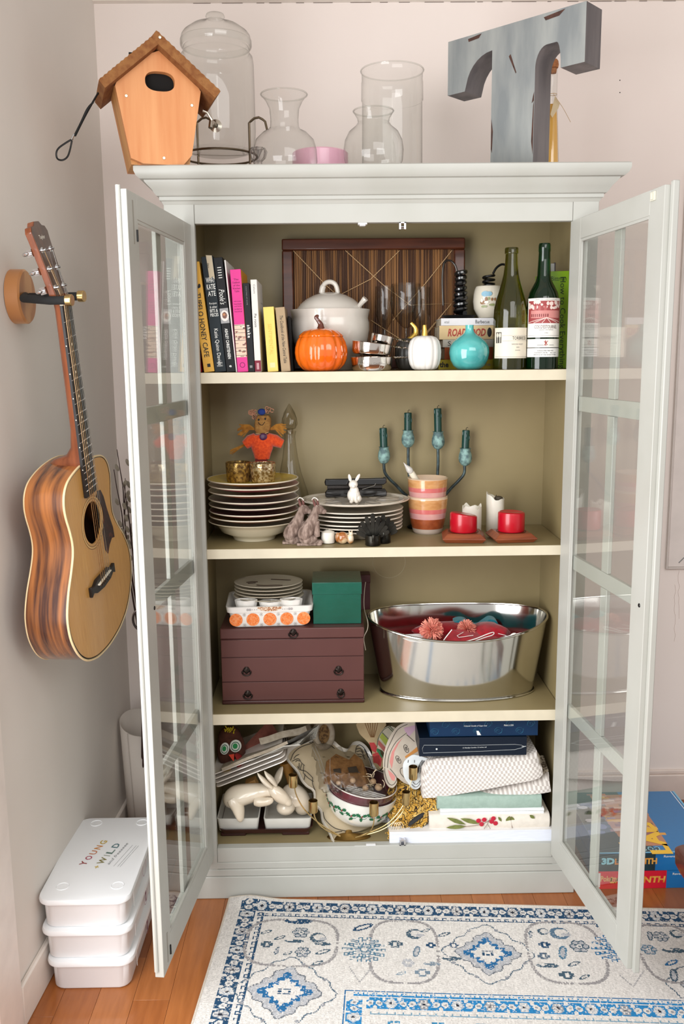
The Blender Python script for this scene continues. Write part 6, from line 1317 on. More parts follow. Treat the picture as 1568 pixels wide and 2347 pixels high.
# --- the big turkey platter leaning on its rim
plc = mat('platter_stoneware', (206, 190, 160), .3, c2=(190, 172, 140), ns=10, coat=.5); plw = mat('platter_rim_white', (232, 226, 214), .22, coat=.6)
A_ = V(668, 1736, .145); B_ = V(784, 1938, .026); C_ = V(850, 1715, .27)
ex_ = (B_-A_); nrm = ex_.cross(C_-A_).normalized()
def onpl(x, y, off=0):
    v = ray(x, y); k = (A_-CAM).dot(nrm)/v.dot(nrm); return CAM+v*k+nrm*off
outl = [(655, 1728), (664, 1712), (684, 1700), (712, 1692), (742, 1690), (765, 1697), (780, 1710), (798, 1716), (808, 1702), (824, 1699), (840, 1710), (852, 1730), (862, 1760), (880, 1800), (893, 1835), (897, 1865), (885, 1890), (862, 1905), (830, 1915), (800, 1918), (786, 1936), (772, 1941), (757, 1905), (742, 1880), (738, 1856), (724, 1840), (722, 1812), (706, 1800), (694, 1786), (684, 1766), (668, 1748)]
sg = 1 if (CAM-A_).dot(nrm) > 0 else -1
t = thing('turkey_platter', 'large scalloped beige platter with black feather lines leaning in the middle of the bottom shelf', 'platter', tuple(onpl(770, 1900)))
P_ = spline([onpl(*q) for q in outl], 3, closed=True); n = len(P_); cen = sum(P_, Vector())/n
b = MB(); P1 = [cen+(p-cen)*.93-nrm*sg*.008 for p in P_]; Pb = [cen+(p-cen)*.9-nrm*sg*.021 for p in P_]
b.loft([P1, [cen+(p-cen)*.5-nrm*sg*.010 for p in P_], [cen-nrm*sg*.010]*n], False); b.obj('face', plc, t, sharp=60)
b = MB(); b.loft([P1, P_, [p-nrm*sg*.013 for p in P_], Pb], False); b.obj('rim', plw, t, sharp=60); b = MB(); b.loft([Pb, [cen-nrm*sg*.017]*n], False); b.obj('underside', plw, t)
ln = []
for pts in (((664, 1740), (672, 1722), (690, 1708), (714, 1700)), ((708, 1698), (724, 1696), (742, 1696), (758, 1704), (768, 1712)), ((724, 1702), (745, 1706)), ((668, 1742), (682, 1736), (690, 1746), (697, 1752)), ((672, 1736), (676, 1730), (684, 1726)), ((676, 1744), (679, 1740), (686, 1742)), ((680, 1754), (686, 1762), (700, 1766), (716, 1781)), ((684, 1746), (684, 1758)), ((690, 1748), (687, 1762)), ((695, 1752), (694, 1770)), ((694, 1770), (706, 1782), (718, 1790)), ((716, 1781), (716, 1795), (722, 1812)), ((698, 1772), (696, 1786)),
            ((817, 1722), (820, 1708), (828, 1704), (838, 1712), (846, 1726)), ((818, 1714), (828, 1712), (836, 1722)), ((820, 1720), (830, 1718), (838, 1730)), ((822, 1726), (832, 1726), (840, 1738)), ((844, 1724), (852, 1742), (858, 1762)), ((838, 1714), (848, 1734)), ((735, 1900), (760, 1910), (786, 1908)), ((880, 1850), (884, 1866), (874, 1880)), ((870, 1858), (876, 1872), (866, 1886)), ((862, 1870), (868, 1884)), ((862, 1746), (872, 1770)), ((741, 1862), (746, 1880), (768, 1900), (800, 1908)), ((800, 1912), (840, 1906), (872, 1890), (886, 1866))):
    ln.append(pts)
b = MB()
for pts in ln: b.tube(spline([cen+(onpl(*q)-cen)*.97-nrm*sg*.0035 for q in pts], 4), .0009, 5)
b.obj('feather_lines', blackink, t, kind='stuff')
# --- holly bowl with a maroon bowl inside
Yb_ = .125; cb = V(822, 1862, Yb_); tilt = .16; Rb_ = 82*MP(V(822, 1840, .11))
RT = Matrix.Rotation(tilt, 3, 'Y')
zb_c = Vector((cb.x-.004, Yb_, E0+.014))
hb = thing('holly_bowl', 'white bowl with a band of green holly leaves, tipped slightly on the bottom shelf', 'bowl', tuple(zb_c), rot=RT)
HB_ = .088
def bowlprof(R, H, t_=.003):
    o = [(0, 0), (R*.38, 0), (R*.42, .004)]+[(R*(.42+.58*math.sin(a)), .004+(H-.004)*(1-math.cos(a))) for a in np.linspace(.12, math.pi/2, 12)]
    i = [(r-t_, z+(.001 if k == 0 else 0)) for k, (r, z) in enumerate(o[::-1][:-2])]
    return o+i+[(0, .006)]
bowlg = mat('bowl_white_glaze', (232, 232, 224), .15, coat=.8)
MB().lathe(bowlprof(Rb_, HB_), 64).obj('bowl_body', bowlg, hb, local=True)
hg = mat('holly_green', (28, 104, 66), .4); hr = mat('holly_red', (150, 30, 40), .4)
def br(z):
    pr = bowlprof(Rb_, HB_)[:14]; return float(np.interp(z, [p[1] for p in pr], [p[0] for p in pr]))
def onbowl(th_, z): r = br(z)+.0008; return (r*math.sin(th_), -r*math.cos(th_), z)
leaf = [(0, -.5), (.22, -.3), (.12, -.2), (.34, -.02), (.18, .08), (.28, .28), (.1, .3), (0, .5), (-.1, .3), (-.28, .28), (-.18, .08), (-.34, -.02), (-.12, -.2), (-.22, -.3)]
rs = random.Random(9); b = MB(); bb_ = MB(); bs_ = MB()
for k in range(-5, 8):
    th0 = k*.30; zc_b = HB_*.62+.004*math.sin(k*2.1)
    for (du, dv, a, s_) in ((-.09, .006, 1.0, .019), (.08, .007, -1.1, .018), (0, -.007, .2+k, .017)):
        vs = []
        for lx, lz in leaf:
            x = (lx*math.cos(a)-lz*math.sin(a))*s_*1.0; z = (lx*math.sin(a)+lz*math.cos(a))*s_; vs.append(onbowl(th0+du+x/Rb_, min(zc_b+dv+z, HB_-.002)))
        b.add(vs, [tuple(range(len(leaf)))])
    for j in range(2): c = onbowl(th0+.02*j, zc_b+.001+.004*j); bb_.ell(c, (.0018, .0012, .0018), 8, 5)
    bs_.tube([onbowl(th0+u*.3-.15, zc_b+.004*math.sin(u*6.28)) for u in np.linspace(0, 1, 8)], .0005, 4)
b.obj('holly_leaves', hg, hb, local=True, flat=True); bb_.obj('berries', hr, hb, local=True); bs_.obj('vine', hg, hb, local=True)
t = thing('maroon_bowl', 'dark maroon lined bowl nested inside the holly bowl', 'bowl', tuple(zb_c+RT @ Vector((-.004, -.002, .028))), rot=Matrix.Rotation(tilt+.03, 3, 'Y'))
MB().lathe(bowlprof(Rb_*.955, HB_*.98), 56).obj('bowl_body', mat('maroon_glaze', (104, 34, 52), .2, c2=(84, 60, 58), ns=6, coat=.6), t, local=True)
MB().tube([(Rb_*.955*math.cos(a), Rb_*.955*math.sin(a), HB_*.98) for a in np.linspace(0, 2*math.pi, 50)], .0016, 6).obj('white_rim', plw, t, local=True)
# --- clear bag with felt house, wooden beads and white sticks
feb = mat('brown_cardboard_felt', (156, 112, 66), .95, c2=(130, 90, 50), ns=90)
flat_piece('felt_house', 'brown felt house shape with painted bag shadows inside the clear plastic bag', 'ornament', feb, [(742, 1796, .09), (748, 1745, .13), (770, 1728, .15), (800, 1742, .15), (812, 1728, .155), (830, 1742, .15), (848, 1790, .12), (840, 1802, .10), (790, 1806, .09)], 0, th=.004, part='felt')
fh = bpy.data.objects['felt_house']; dkf = mat('bag_shadow_felt', (66, 56, 46), .95)  # dark tone for the shadows of the bag, painted as patches on the felt
for pix in (((764, 1764), (780, 1762), (784, 1778), (766, 1777)), ((797, 1760), (817, 1757), (822, 1770), (800, 1771))):
    P_ = [PY(x, y, .112) for x, y in pix]; MB().add([tuple(p) for p in P_]+[tuple(p+Vector((0, .003, 0))) for p in P_], [(0, 1, 2, 3), (7, 6, 5, 4), (0, 4, 5, 1), (1, 5, 6, 2), (2, 6, 7, 3), (3, 7, 4, 0)]).obj('bag_shadow', dkf, fh)
woodb = mat('bead_wood', (230, 196, 160), .5, c2=(212, 172, 132), ns=14, stretch=(1, 1, 4))
for k, (x, y, r) in enumerate(((776, 1795, 6.5), (809, 1789, 7), (838, 1806, 7.5), (855, 1791, 7.5), (868, 1804, 9))):
    c = PY(x, y, .085); rr_ = r*MP(c); t = thing('wooden_bead', 'pale wooden bead in the clear bag, '+('far left of five', 'second from the left', 'third from the left, lowest', 'fourth from the left, highest', 'far right and biggest')[k], 'bead', (c.x, c.y, c.z-rr_), group='wooden beads in the plastic bag')
    MB().ell(tuple(c), (rr_, rr_, rr_*.92), 18, 12).obj('bead', woodb, t)
t = thing('twine_garland', 'knotted pale twine tangled among the wooden beads', 'twine', tuple(PY(850, 1790, .08))); rs = random.Random(12); b = MB()
for k in range(16):
    x, y = rs.uniform(838, 880), rs.uniform(1762, 1812); a = rs.uniform(0, 6.3); L_ = rs.uniform(8, 18); c = rs.uniform(-1, 1)
    b.tube(spline([PY(x+L_*u*math.cos(a+c*u), y+L_*u*math.sin(a+c*u), .082-.01*u) for u in (0, .35, .7, 1)], 3), .0009, 5)
b.obj('twine', mat('pale_twine', (220, 200, 168), .8), t, kind='stuff')
st_ = thing('stick_bundle', 'bundle of white paper sticks lying in the bowl inside the clear bag', 'sticks', tuple(PY(830, 1830, .06)))
for k in range(11):
    y = 1800+3.6*k; x0 = 796-1.6*k; y1 = y+24; b = MB().tube([PY(x0, y, .095-.004*k), PY(x0+88, y1+2*k*.3, .085-.004*k)], .0021, 8); b.obj('stick', mat('stick_white', (240, 238, 236), .6), st_)
film = glass('plastic_film', (222, 220, 216), (180, 178, 174), 1.0, .3)
bg_ = thing('plastic_bag', 'crumpled clear plastic bag draped over the holly bowl and platter', 'bag', tuple(PY(810, 1800, .05)))
rs = random.Random(21); N1, N2 = 34, 34; top = []
poly4 = [(712, 1700, .16), (868, 1735, .15), (893, 1838, .05), (735, 1815, .05)]
c4 = [PY(*q) for q in poly4]; fv = []
for i in range(N1+1):
    u = i/N1
    for j in range(N2+1):
        v = j/N2; p = c4[0].lerp(c4[1], v).lerp(c4[3].lerp(c4[2], v), u); bul = math.sin(math.pi*u)**.7*math.sin(math.pi*v)**.6
        wr = .0035*math.sin(19*u+7*v)+.003*math.sin(31*v-12*u+1)+.0025*math.sin(47*(u+v)); fv.append(tuple(p+Vector((wr*.5, -.035*bul+wr, .012*bul+wr*.6))))
fs = [(i*(N2+1)+j, i*(N2+1)+j+1, (i+1)*(N2+1)+j+1, (i+1)*(N2+1)+j) for i in range(N1) for j in range(N2)]
MB().add(fv, fs).obj('film', film, bg_)
b = MB()
for pts in (((716, 1712), (728, 1740), (738, 1772), (748, 1800)), ((722, 1710), (736, 1742), (746, 1776), (752, 1802)), ((757, 1738), (757, 1770), (764, 1800), (772, 1818))): b.tube(spline([PY(x, y, .055) for x, y in pts], 4), .0010, 5, flat=.4)
b.obj('fold_seam', mat('film_fold', (206, 206, 204), .2, trans=.6), bg_)
# --- brass candelabra lying in front
bra = thing('brass_candelabra', 'slender brass candelabra with five cups spread across the bottom shelf', 'candelabra', tuple(Vector((PY(800, 1918, .03).x, .03, E0))))
bcup = [(672, 1776, 1803, .045, 10.2), (718, 1835, 1861, .015, 10.6), (857, 1839, 1868, .008, 10.8), (931, 1815, 1843, .03, 9.8), (947, 1757, 1785, .07, 10.2)]
arm_ = [[(675, 1804, .045), (680, 1824, .04), (694, 1850, .035), (716, 1874, .03), (745, 1896, .03), (780, 1916, .03)], [(720, 1862, .015), (722, 1874, .015), (732, 1890, .02), (750, 1904, .025), (780, 1917, .03)],
        [(857, 1868, .008), (857, 1884, .008), (852, 1900, .012), (840, 1912, .02), (815, 1919, .03)], [(929, 1843, .03), (922, 1862, .028), (900, 1886, .025), (870, 1904, .025), (820, 1918, .03)], [(944, 1786, .07), (940, 1800, .065), (936, 1820, .06), (915, 1860, .05), (880, 1893, .04), (820, 1918, .03)]]
bi = mat('brass_inside', (110, 84, 44), .4, .9)
for (x, y0, y1, Y, hw), ar in zip(bcup, arm_):
    X_, pr = LP(x, Y, [(y1, 3), (y1, hw*.9), (y1-2, hw), (y0, hw), (y0-.5, hw*.93), (y0+3, hw*.9), (y1-4, hw*.86)])
    MB(TR(X_, Y)).lathe([(0, pr[0][1])]+pr+[(0, pr[-1][1])], 28).obj('cup', brass, bra)
    MB().tube(spline([PY(*q) for q in ar], 5), .0017, 8).obj('arm', brass, bra)
c = PY(800, 1922, .03); MB(TR(c.x, .052, E0)).lathe([(0, 0), (.045, 0), (.046, .002), (.030, .006), (.008, .012), (.006, .02), (0, .022)], 36, sx=1.3, sy=.45).obj('foot', mat('brass_dark', (140, 108, 56), .3, .9), bra)
# --- paper cut outs standing behind
def cut(label, pix, Y, dY, c, draw, name='paper_cutout', cat='decoration'):
    Yf = lambda x, y: Y+dY*(y-1720)/100
    P_ = [PY(x, y, Yf(x, y)) for x, y in pix]; Ps = spline(P_, 3, closed=True); n = len(Ps)
    t = thing(name, label, cat, tuple(sum(P_, Vector())/len(P_)), group='painted paper cutouts on the bottom shelf')
    b = MB(); cen = sum(Ps, Vector())/n; b.add([tuple(p) for p in Ps]+[tuple(p+Vector((0, .0015, 0))) for p in Ps], [tuple(range(n)), tuple(range(n, 2*n))[::-1]]+[(i, (i+1) % n, n+(i+1) % n, n+i) for i in range(n)])
    b.obj('paper', mat('cutout_paper_%d' % c[0], c, .8, c2=tuple(max(0, v-14) for v in c), ns=30), t, sharp=30)
    for nm, mc, kind, lst in draw:
        b = MB()
        for pts in lst:
            if kind == 'line': b.tube(spline([PY(x, y, Yf(x, y)-.0015) for x, y in pts], 4), .0007, 4)
            else:
                Q = [PY(x, y, Yf(x, y)-.0006) for x, y in pts]; k = len(Q); b.add([tuple(p) for p in Q], [tuple(range(k))])
        b.obj(nm, mat('paint_'+nm+str(mc[0]), mc, .8), t, flat=(kind != 'line'))
    return t
el = lambda x, y, rx, ry, a=0, n=16: [(x+rx*math.cos(q)*math.cos(a)-ry*math.sin(q)*math.sin(a), y+rx*math.cos(q)*math.sin(a)+ry*math.sin(q)*math.cos(a)) for q in np.linspace(0, 2*math.pi, n, endpoint=False)]
cut('tan paper doll hair cutout with a red poinsettia hanging below it', [(821, 1655), (822, 1676), (828, 1686), (842, 1700), (852, 1716), (854, 1744), (862, 1760), (871, 1764), (880, 1752), (878, 1736), (868, 1722), (864, 1700), (872, 1680), (884, 1655)], .21, -.06, (196, 172, 132),
    [('hair_lines', (140, 92, 44), 'line', [[(836+6*k, 1656), (842+4*k, 1672), (850+1.5*k, 1690)] for k in range(6)]), ('poinsettia', (196, 66, 66), 'poly', [[(846, 1702), (858, 1702), (864, 1712), (862, 1726), (852, 1720)], [(854, 1728), (866, 1724), (876, 1740), (872, 1758), (864, 1750), (856, 1748)]]), ('leaf', (58, 130, 84), 'poly', [el(868, 1722, 3.5, 7, -.5), el(872, 1733, 3.5, 6, -.6)])])
cut('paper hat cutout with green and red stripes behind the snowman', [(864, 1712), (868, 1688), (880, 1670), (894, 1664), (908, 1672), (902, 1700), (886, 1728), (876, 1720)], .19, -.04, (186, 178, 158),
    [('green_stripe', (148, 158, 62), 'poly', [[(870, 1690), (876, 1680), (892, 1698), (887, 1712)]]), ('red_stripe', (164, 88, 80), 'poly', [[(866, 1706), (868, 1696), (886, 1716), (883, 1726)]]), ('dark_stripe', (74, 92, 68), 'line', [[(876, 1679), (893, 1697)], [(890, 1667), (904, 1681)], [(893, 1665), (906, 1678)], [(864, 1712), (868, 1690), (880, 1672), (896, 1664)]])])
cut('round paper face cutout with a pink ring and two oval eyes', [(936, 1655), (912, 1664), (895, 1686), (884, 1712), (878, 1745), (880, 1780), (888, 1800), (900, 1806), (910, 1794), (910, 1782), (926, 1794), (946, 1800), (970, 1790), (980, 1740), (974, 1690), (960, 1658)], .145, -.05, (202, 190, 174),
    [('pink_ring', (214, 140, 132), 'poly', [[(924, 1690), (910, 1704), (898, 1724), (893, 1746), (898, 1762), (901, 1748), (904, 1724), (914, 1704)], [(889, 1764), (899, 1772), (906, 1780), (904, 1790), (898, 1788), (892, 1776)]]), ('lilac_patch', (198, 164, 184), 'poly', [[(926, 1668), (952, 1662), (952, 1672), (938, 1688), (928, 1676)]]), ('black_line', (60, 52, 48), 'line', [[(934, 1660), (912, 1672), (896, 1700), (884, 1730), (882, 1768), (890, 1794), (900, 1799), (908, 1790), (908, 1780), (894, 1762)], [(932, 1680), (908, 1700), (892, 1730), (888, 1760)], el(931, 1716, 4.5, 9.5, -.4)+[(931, 1716)], el(913, 1741, 4.2, 9.5, -.5)+[(913, 1741)], el(931, 1716, 1.6, 4, -.4), el(913, 1741, 1.6, 4, -.5), [(927, 1759), (918, 1762), (918, 1772), (926, 1782)], [(932, 1684), (950, 1700)]]), ('orange_stroke', (206, 140, 70), 'poly', [[(928, 1734), (944, 1722), (958, 1710), (958, 1722), (944, 1730), (930, 1738)]])])
cut('white blue paper cutout with curved black lines beside the brass cup', [(934, 1738), (950, 1730), (980, 1738), (1000, 1742), (985, 1752), (972, 1762), (968, 1780), (966, 1796), (958, 1808), (946, 1808), (938, 1798), (926, 1780), (924, 1752)], .095, -.02, (222, 228, 230),
    [('black_line', (60, 52, 48), 'line', [[(968, 1742+0*k), (962-1.0*k, 1752+2*k), (960-1.5*k, 1770+2*k)] for k in range(5)]+[[(970+3*k, 1743), (966+2*k, 1750), (962, 1758+5*k)] for k in range(4)]+[[(944, 1798), (952, 1804), (960, 1800), (964, 1790)], [(946, 1792), (954, 1798), (964, 1788)], [(950, 1742), (950, 1748)], [(936, 1742), (935, 1748)]])])
# --- mustard floral scarf
sm_ = bpy.data.materials.new('mustard_floral'); sm_.use_nodes = True; nt = sm_.node_tree; N_ = nt.nodes; L_ = nt.links; p_ = N_['Principled BSDF']; p_.inputs['Roughness'].default_value = .8
tc = N_.new('ShaderNodeTexCoord'); nz = N_.new('ShaderNodeTexNoise'); nz.inputs['Scale'].default_value = 14; L_.new(tc.outputs['Object'], nz.inputs['Vector'])
mxv = N_.new('ShaderNodeMix'); mxv.data_type = 'VECTOR'; mxv.inputs[0].default_value = .12; L_.new(tc.outputs['Object'], mxv.inputs[4]); L_.new(nz.outputs['Color'], mxv.inputs[5])
mpn = N_.new('ShaderNodeMapping'); mpn.inputs['Scale'].default_value = (1.6, 1, .7); mpn.inputs['Rotation'].default_value = (0, .7, 0); L_.new(mxv.outputs[1], mpn.inputs[0])
vo = N_.new('ShaderNodeTexVoronoi'); vo.feature = 'DISTANCE_TO_EDGE'; vo.inputs['Scale'].default_value = 95; L_.new(mpn.outputs[0], vo.inputs['Vector'])
vc = N_.new('ShaderNodeTexVoronoi'); vc.inputs['Scale'].default_value = 95; L_.new(mpn.outputs[0], vc.inputs['Vector'])
r1 = N_.new('ShaderNodeValToRGB'); r1.color_ramp.elements[0].position = .05; r1.color_ramp.elements[1].position = .09; r1.color_ramp.elements[0].color = (0, 0, 0, 1); r1.color_ramp.elements[1].color = (1, 1, 1, 1); L_.new(vo.outputs['Distance'], r1.inputs[0])
r2 = N_.new('ShaderNodeValToRGB'); r2.color_ramp.elements[0].color = (*lin((178, 126, 30)), 1); r2.color_ramp.elements[1].color = (*lin((236, 206, 130)), 1); e = r2.color_ramp.elements.new(.5); e.color = (*lin((218, 170, 70)), 1); L_.new(vc.outputs['Color'], r2.inputs[0])
mc_ = N_.new('ShaderNodeMix'); mc_.data_type = 'RGBA'; mc_.inputs[6].default_value = (*lin((40, 26, 14)), 1); L_.new(r1.outputs[0], mc_.inputs[0]); L_.new(r2.outputs[0], mc_.inputs[7]); L_.new(mc_.outputs[2], p_.inputs['Base Color'])
t = thing('mustard_scarf', 'crumpled mustard cloth printed with black outlined petals beside the folded linens', 'scarf', tuple(V(950, 1910, .1)))
rs = random.Random(31)
def foldsheet(pix, amp, freq, seed, th=.0022):
    c = [PY(*q) for q in pix]; rs = random.Random(seed); nrm = (c[1]-c[0]).cross(c[3]-c[0]).normalized(); N1 = 36; ph = [rs.uniform(0, 6.3) for _ in range(5)]; vs = []
    if nrm.y > 0: nrm = -nrm
    for i in range(N1+1):
        u = i/N1
        for j in range(N1+1):
            v = j/N1; p = c[0].lerp(c[1], v).lerp(c[3].lerp(c[2], v), u); w = amp*(math.sin(freq*(u*.8+v)+ph[0])+.6*math.sin(freq*1.7*(v-u*.5)+ph[1])+.4*math.sin(freq*2.6*u+ph[2]+2*v)); e_ = .004*math.sin(7*u+ph[3]+9*v); vs.append(tuple(p+nrm*w+Vector((e_, 0, e_))))
    return MB().add(vs, [(i*(N1+1)+j, i*(N1+1)+j+1, (i+1)*(N1+1)+j+1, (i+1)*(N1+1)+j) for i in range(N1) for j in range(N1)])
b = foldsheet([(888, 1850, .085), (1002, 1808, .08), (1006, 1868, .045), (893, 1912, .030)], .0045, 9, 3); b.obj('folded_cloth', sm_, t, solid=.002)
b = foldsheet([(890, 1782, .16), (985, 1776, .16), (1003, 1815, .08), (886, 1860, .08)], .007, 8, 5); b.obj('folded_cloth', sm_, t, solid=.002)
b = foldsheet([(886, 1906, .034), (990, 1876, .042), (960, 1903, .03), (892, 1920, .024)], .003, 12, 8); b.obj('hem', sm_, t, solid=.002)
MB().tube(spline([V(936, 1892, .030), V(950, 1880, .028), V(964, 1870, .028), V(972, 1863, .032)], 4), [.003, .006, .008, .009, .0095, .0095, .009, .009, .008, .007, .006, .004, .003], 12, flat=.6).obj('black_patch', mat('black_felt_patch', (44, 44, 46), .9), t)
b = MB()
for k in range(4): b.tube(spline([V(893+6*k, 1915-k, .024), V(898+6*k, 1893-2*k, .022), V(906+5*k, 1886, .022), V(912+5*k, 1900, .024), V(916+5*k, 1913-2*k, .024)], 4), .0012, 5, flat=.6)
b.obj('ruffled_edge', mat('ruffle_cream', (236, 220, 188), .9), t)
# --- folded linens on the right, on a stack of white paper
def slab(name, label, cat, m, x0, x1, ytop, ybot, Yf, Yb, part='cloth', lay=1, wob=.002, seed=1, xtr=0, group=None, rad=None):
    """soft folded stack: rounded front fold, slightly wavy edges"""
    Xa = XA(x0, Yf, .3); Xb = min(XA(x1, Yf, .3), .462); Xm = (Xa+Xb)/2; rs = random.Random(seed)
    t = None
    z1_, z0_ = ZA(ytop, Xm, Yf+.004), ZA(ybot, Xm, Yf+.004)
    t = thing(name, label, cat, (Xm, (Yf+Yb)/2, z0_), group=group)
    for l in range(lay):
        za_, zb_ = z0_+(z1_-z0_)*l/lay+.0004, z0_+(z1_-z0_)*(l+1)/lay; r = (zb_-za_)/2 if rad is None else min(rad, (zb_-za_)/2)
        rings = []; ph = rs.uniform(0, 6)
        N1 = 22
        for i in range(N1+1):
            X_ = Xa+(Xb-Xa)*i/N1; w = wob*math.sin(5*i/N1+ph)+wob*.5*math.sin(13*i/N1+ph*2); ring_ = []
            for a in np.linspace(-math.pi/2, -3*math.pi/2, 8): ring_.append((X_, Yf+w+r+r*math.cos(a)*1.0 if False else Yf+w+r*(1+math.cos(a)), (za_+zb_)/2+(zb_-za_)/2*math.sin(a)))
            ring_ += [(X_, Yb, zb_), (X_, Yb, za_)]
            rings.append(ring_)
        MB().loft(rings).obj(part, m, t, sharp=50)
    return t, z1_, z0_, Xa, Xb
papm = mat('stacked_paper', (226, 230, 240), .7, c2=(218, 222, 234), ns=300, stretch=(.1, .1, 1))
Xa = XA(893, .012, E0+.02); ztp = ZA(1903, .3, .012)
t = thing('paper_stack', 'thick stack of blank white paper at the bottom right of the cabinet', 'paper', (.3, .12, Z0))
MB().box(Xa, .462, .012, .23, E0, ztp-.0004).obj('paper_block', papm, t, bevel=.0008)
MB().add([(Xa-.001, .0115, ztp-.0003), (.463, .0125, ztp-.0003), (.463, .231, ztp), (Xa+.004, .231, ztp), (Xa-.001, .0115, ztp+.0003), (.463, .0125, ztp+.0003), (.463, .231, ztp+.0006), (Xa+.004, .231, ztp+.0006)], [(0, 3, 2, 1), (4, 5, 6, 7), (0, 1, 5, 4), (1, 2, 6, 5), (2, 3, 7, 6), (3, 0, 4, 7)]).obj('top_sheet', paper, t, flat=True)
hol = mat('offwhite_cloth', (228, 220, 208), .9, c2=(218, 210, 198), ns=60, bump=.15, bs=300)
t, z1_, z0_, Xa, Xb = slab('berry_print_cloth', 'off white folded cloth printed with olive leaves and red berries', 'cloth', hol, 985, 1263, 1867, 1902, .022, .22, rad=.012)
olv = mat('olive_leaf', (122, 128, 66), .9, c2=(98, 106, 52), ns=60); rdb = mat('berry_red', (186, 24, 52), .8); twg = mat('twig', (130, 100, 84), .9)
def lf(b, x0, y0, x1, y1, w, Y=.0205):
    a = PY(x0, y0, Y); c = PY(x1, y1, Y); d = (c-a); pn = Vector((-d.z, 0, d.x)).normalized()*w*.0012; vs = [a+d*u+pn*math.sin(math.pi*u)*s for u, s in ((0, 0), (.2, 1), (.45, 1), (.7, 1), (1, 0), (.7, -1), (.45, -1), (.2, -1))]; b.add([tuple(v) for v in vs], [tuple(range(8))])
for q in ((1024, 1874, 1068, 1890, 5), (1055, 1876, 1100, 1888, 5.5), (1022, 1897, 1070, 1894, 5), (1168, 1870, 1163, 1890, 6), (1172, 1871, 1178, 1889, 5), (1214, 1868, 1226, 1876, 4), (1142, 1872, 1150, 1883, 3)): b = MB(); lf(b, *q); b.obj('printed_leaf', olv, t, flat=True)
b = MB(); 
for s in (((1062, 1895), (1090, 1892), (1108, 1888), (1122, 1880)), ((1108, 1902), (1116, 1890), (1124, 1874)), ((1126, 1902), (1118, 1890)), ((1170, 1872), (1174, 1898))): b.tube([PY(x, y, .0205) for x, y in s], .0012, 4, flat=.4)
b.obj('printed_twig', twg, t)
b = MB()
for x, y in ((1097, 1881), (1110, 1879), (1104, 1889), (1127, 1883), (1131, 1876), (1136, 1887)): c = PY(x, y, .0205); b.ell(tuple(c), (.0065, .0008, .0065), 14, 6)
b.obj('printed_berries', rdb, t)
slab('white_napkins', 'folded white napkins between sage cloth and berry print cloth', 'napkin', mat('white_cotton', (238, 240, 240), .9, c2=(230, 232, 232), ns=80, bump=.15), 1010, 1249, 1853, 1867, .030, .22, wob=.001, lay=2)
slab('sage_cloth', 'folded sage green cloth under the checked towels', 'cloth', mat('sage_cotton', (160, 182, 170), .95, c2=(152, 174, 162), ns=90, bump=.25, bs=300), 1003, 1243, 1824, 1854, .034, .22, wob=.0015, lay=1, rad=.006)
# checked towels: woven colour check on a curved fold
chk = bpy.data.materials.new('checked_weave'); chk.use_nodes = True; nt = chk.node_tree; N_ = nt.nodes; L_ = nt.links; p_ = N_['Principled BSDF']; p_.inputs['Roughness'].default_value = .95
tc = N_.new('ShaderNodeTexCoord'); mp_ = N_.new('ShaderNodeMapping'); mp_.inputs['Rotation'].default_value = (0, .08, 0); L_.new(tc.outputs['Object'], mp_.inputs[0])
ck = N_.new('ShaderNodeTexChecker'); ck.inputs['Scale'].default_value = 165; ck.inputs[1].default_value = (*lin((232, 226, 220)), 1); ck.inputs[2].default_value = (*lin((192, 183, 176)), 1)
sx = N_.new('ShaderNodeSeparateXYZ'); L_.new(mp_.outputs[0], sx.inputs[0]); ad = N_.new('ShaderNodeMath'); ad.operation = 'SUBTRACT'; L_.new(sx.outputs[2], ad.inputs[0]); mm = N_.new('ShaderNodeMath'); mm.operation = 'MULTIPLY'; mm.inputs[1].default_value = .6; L_.new(sx.outputs[1], mm.inputs[0]); L_.new(mm.outputs[0], ad.inputs[1])
cx = N_.new('ShaderNodeCombineXYZ'); L_.new(sx.outputs[0], cx.inputs[0]); L_.new(ad.outputs[0], cx.inputs[2]); cx.inputs[1].default_value = .0031; L_.new(cx.outputs[0], ck.inputs[0]); L_.new(ck.outputs[0], p_.inputs['Base Color'])
bp = N_.new('ShaderNodeBump'); bp.inputs['Strength'].default_value = .5; bp.inputs['Distance'].default_value = .001; nz = N_.new('ShaderNodeTexNoise'); nz.inputs['Scale'].default_value = 700; L_.new(tc.outputs['Object'], nz.inputs['Vector']); L_.new(nz.outputs[0], bp.inputs['Height']); L_.new(bp.outputs[0], p_.inputs['Normal'])
def towel(label, prof, Yb, seed, th=.006):
    """prof: per column the top row, the bottom row and front depth"""
    t = thing('checked_towel', label, 'towel', tuple(PY(1110, 1800, .08)), group='checked towels on the bottom shelf')
    rings = []
    for x, yt, yb_, Y in prof:
        a = PY(x, yt, Y+.03); c = PY(x, yb_, Y); zt_, zb2_ = a.z, c.z; X_ = c.x; X_ = min(X_, .458); ring_ = []
        for k in range(9):
            u = k/8; ring_.append((X_+.0015*math.sin(seed+u*5), Y+.03*(1-math.sin(math.pi*.5*(1-u)))*0+.03*(u**2.2), zb2_+(zt_-zb2_)*u**.9))
        ring_ += [(X_, Yb, zt_-.004), (X_, Yb, zb2_+.002)]; rings.append(ring_)
    MB().loft(rings).obj('cloth', chk, t, sharp=50); return t
towel('grey and white checked towel folded on top, its left corner hanging down', [(966, 1768, 1826, .060), (969, 1758, 1829, .052), (980, 1746, 1829, .046), (1000, 1739, 1828, .042), (1040, 1735, 1822, .040), (1100, 1731, 1812, .040), (1160, 1728, 1800, .042), (1215, 1724, 1790, .044), (1235, 1720, 1784, .046), (1243, 1733, 1776, .05)], .22, 1)
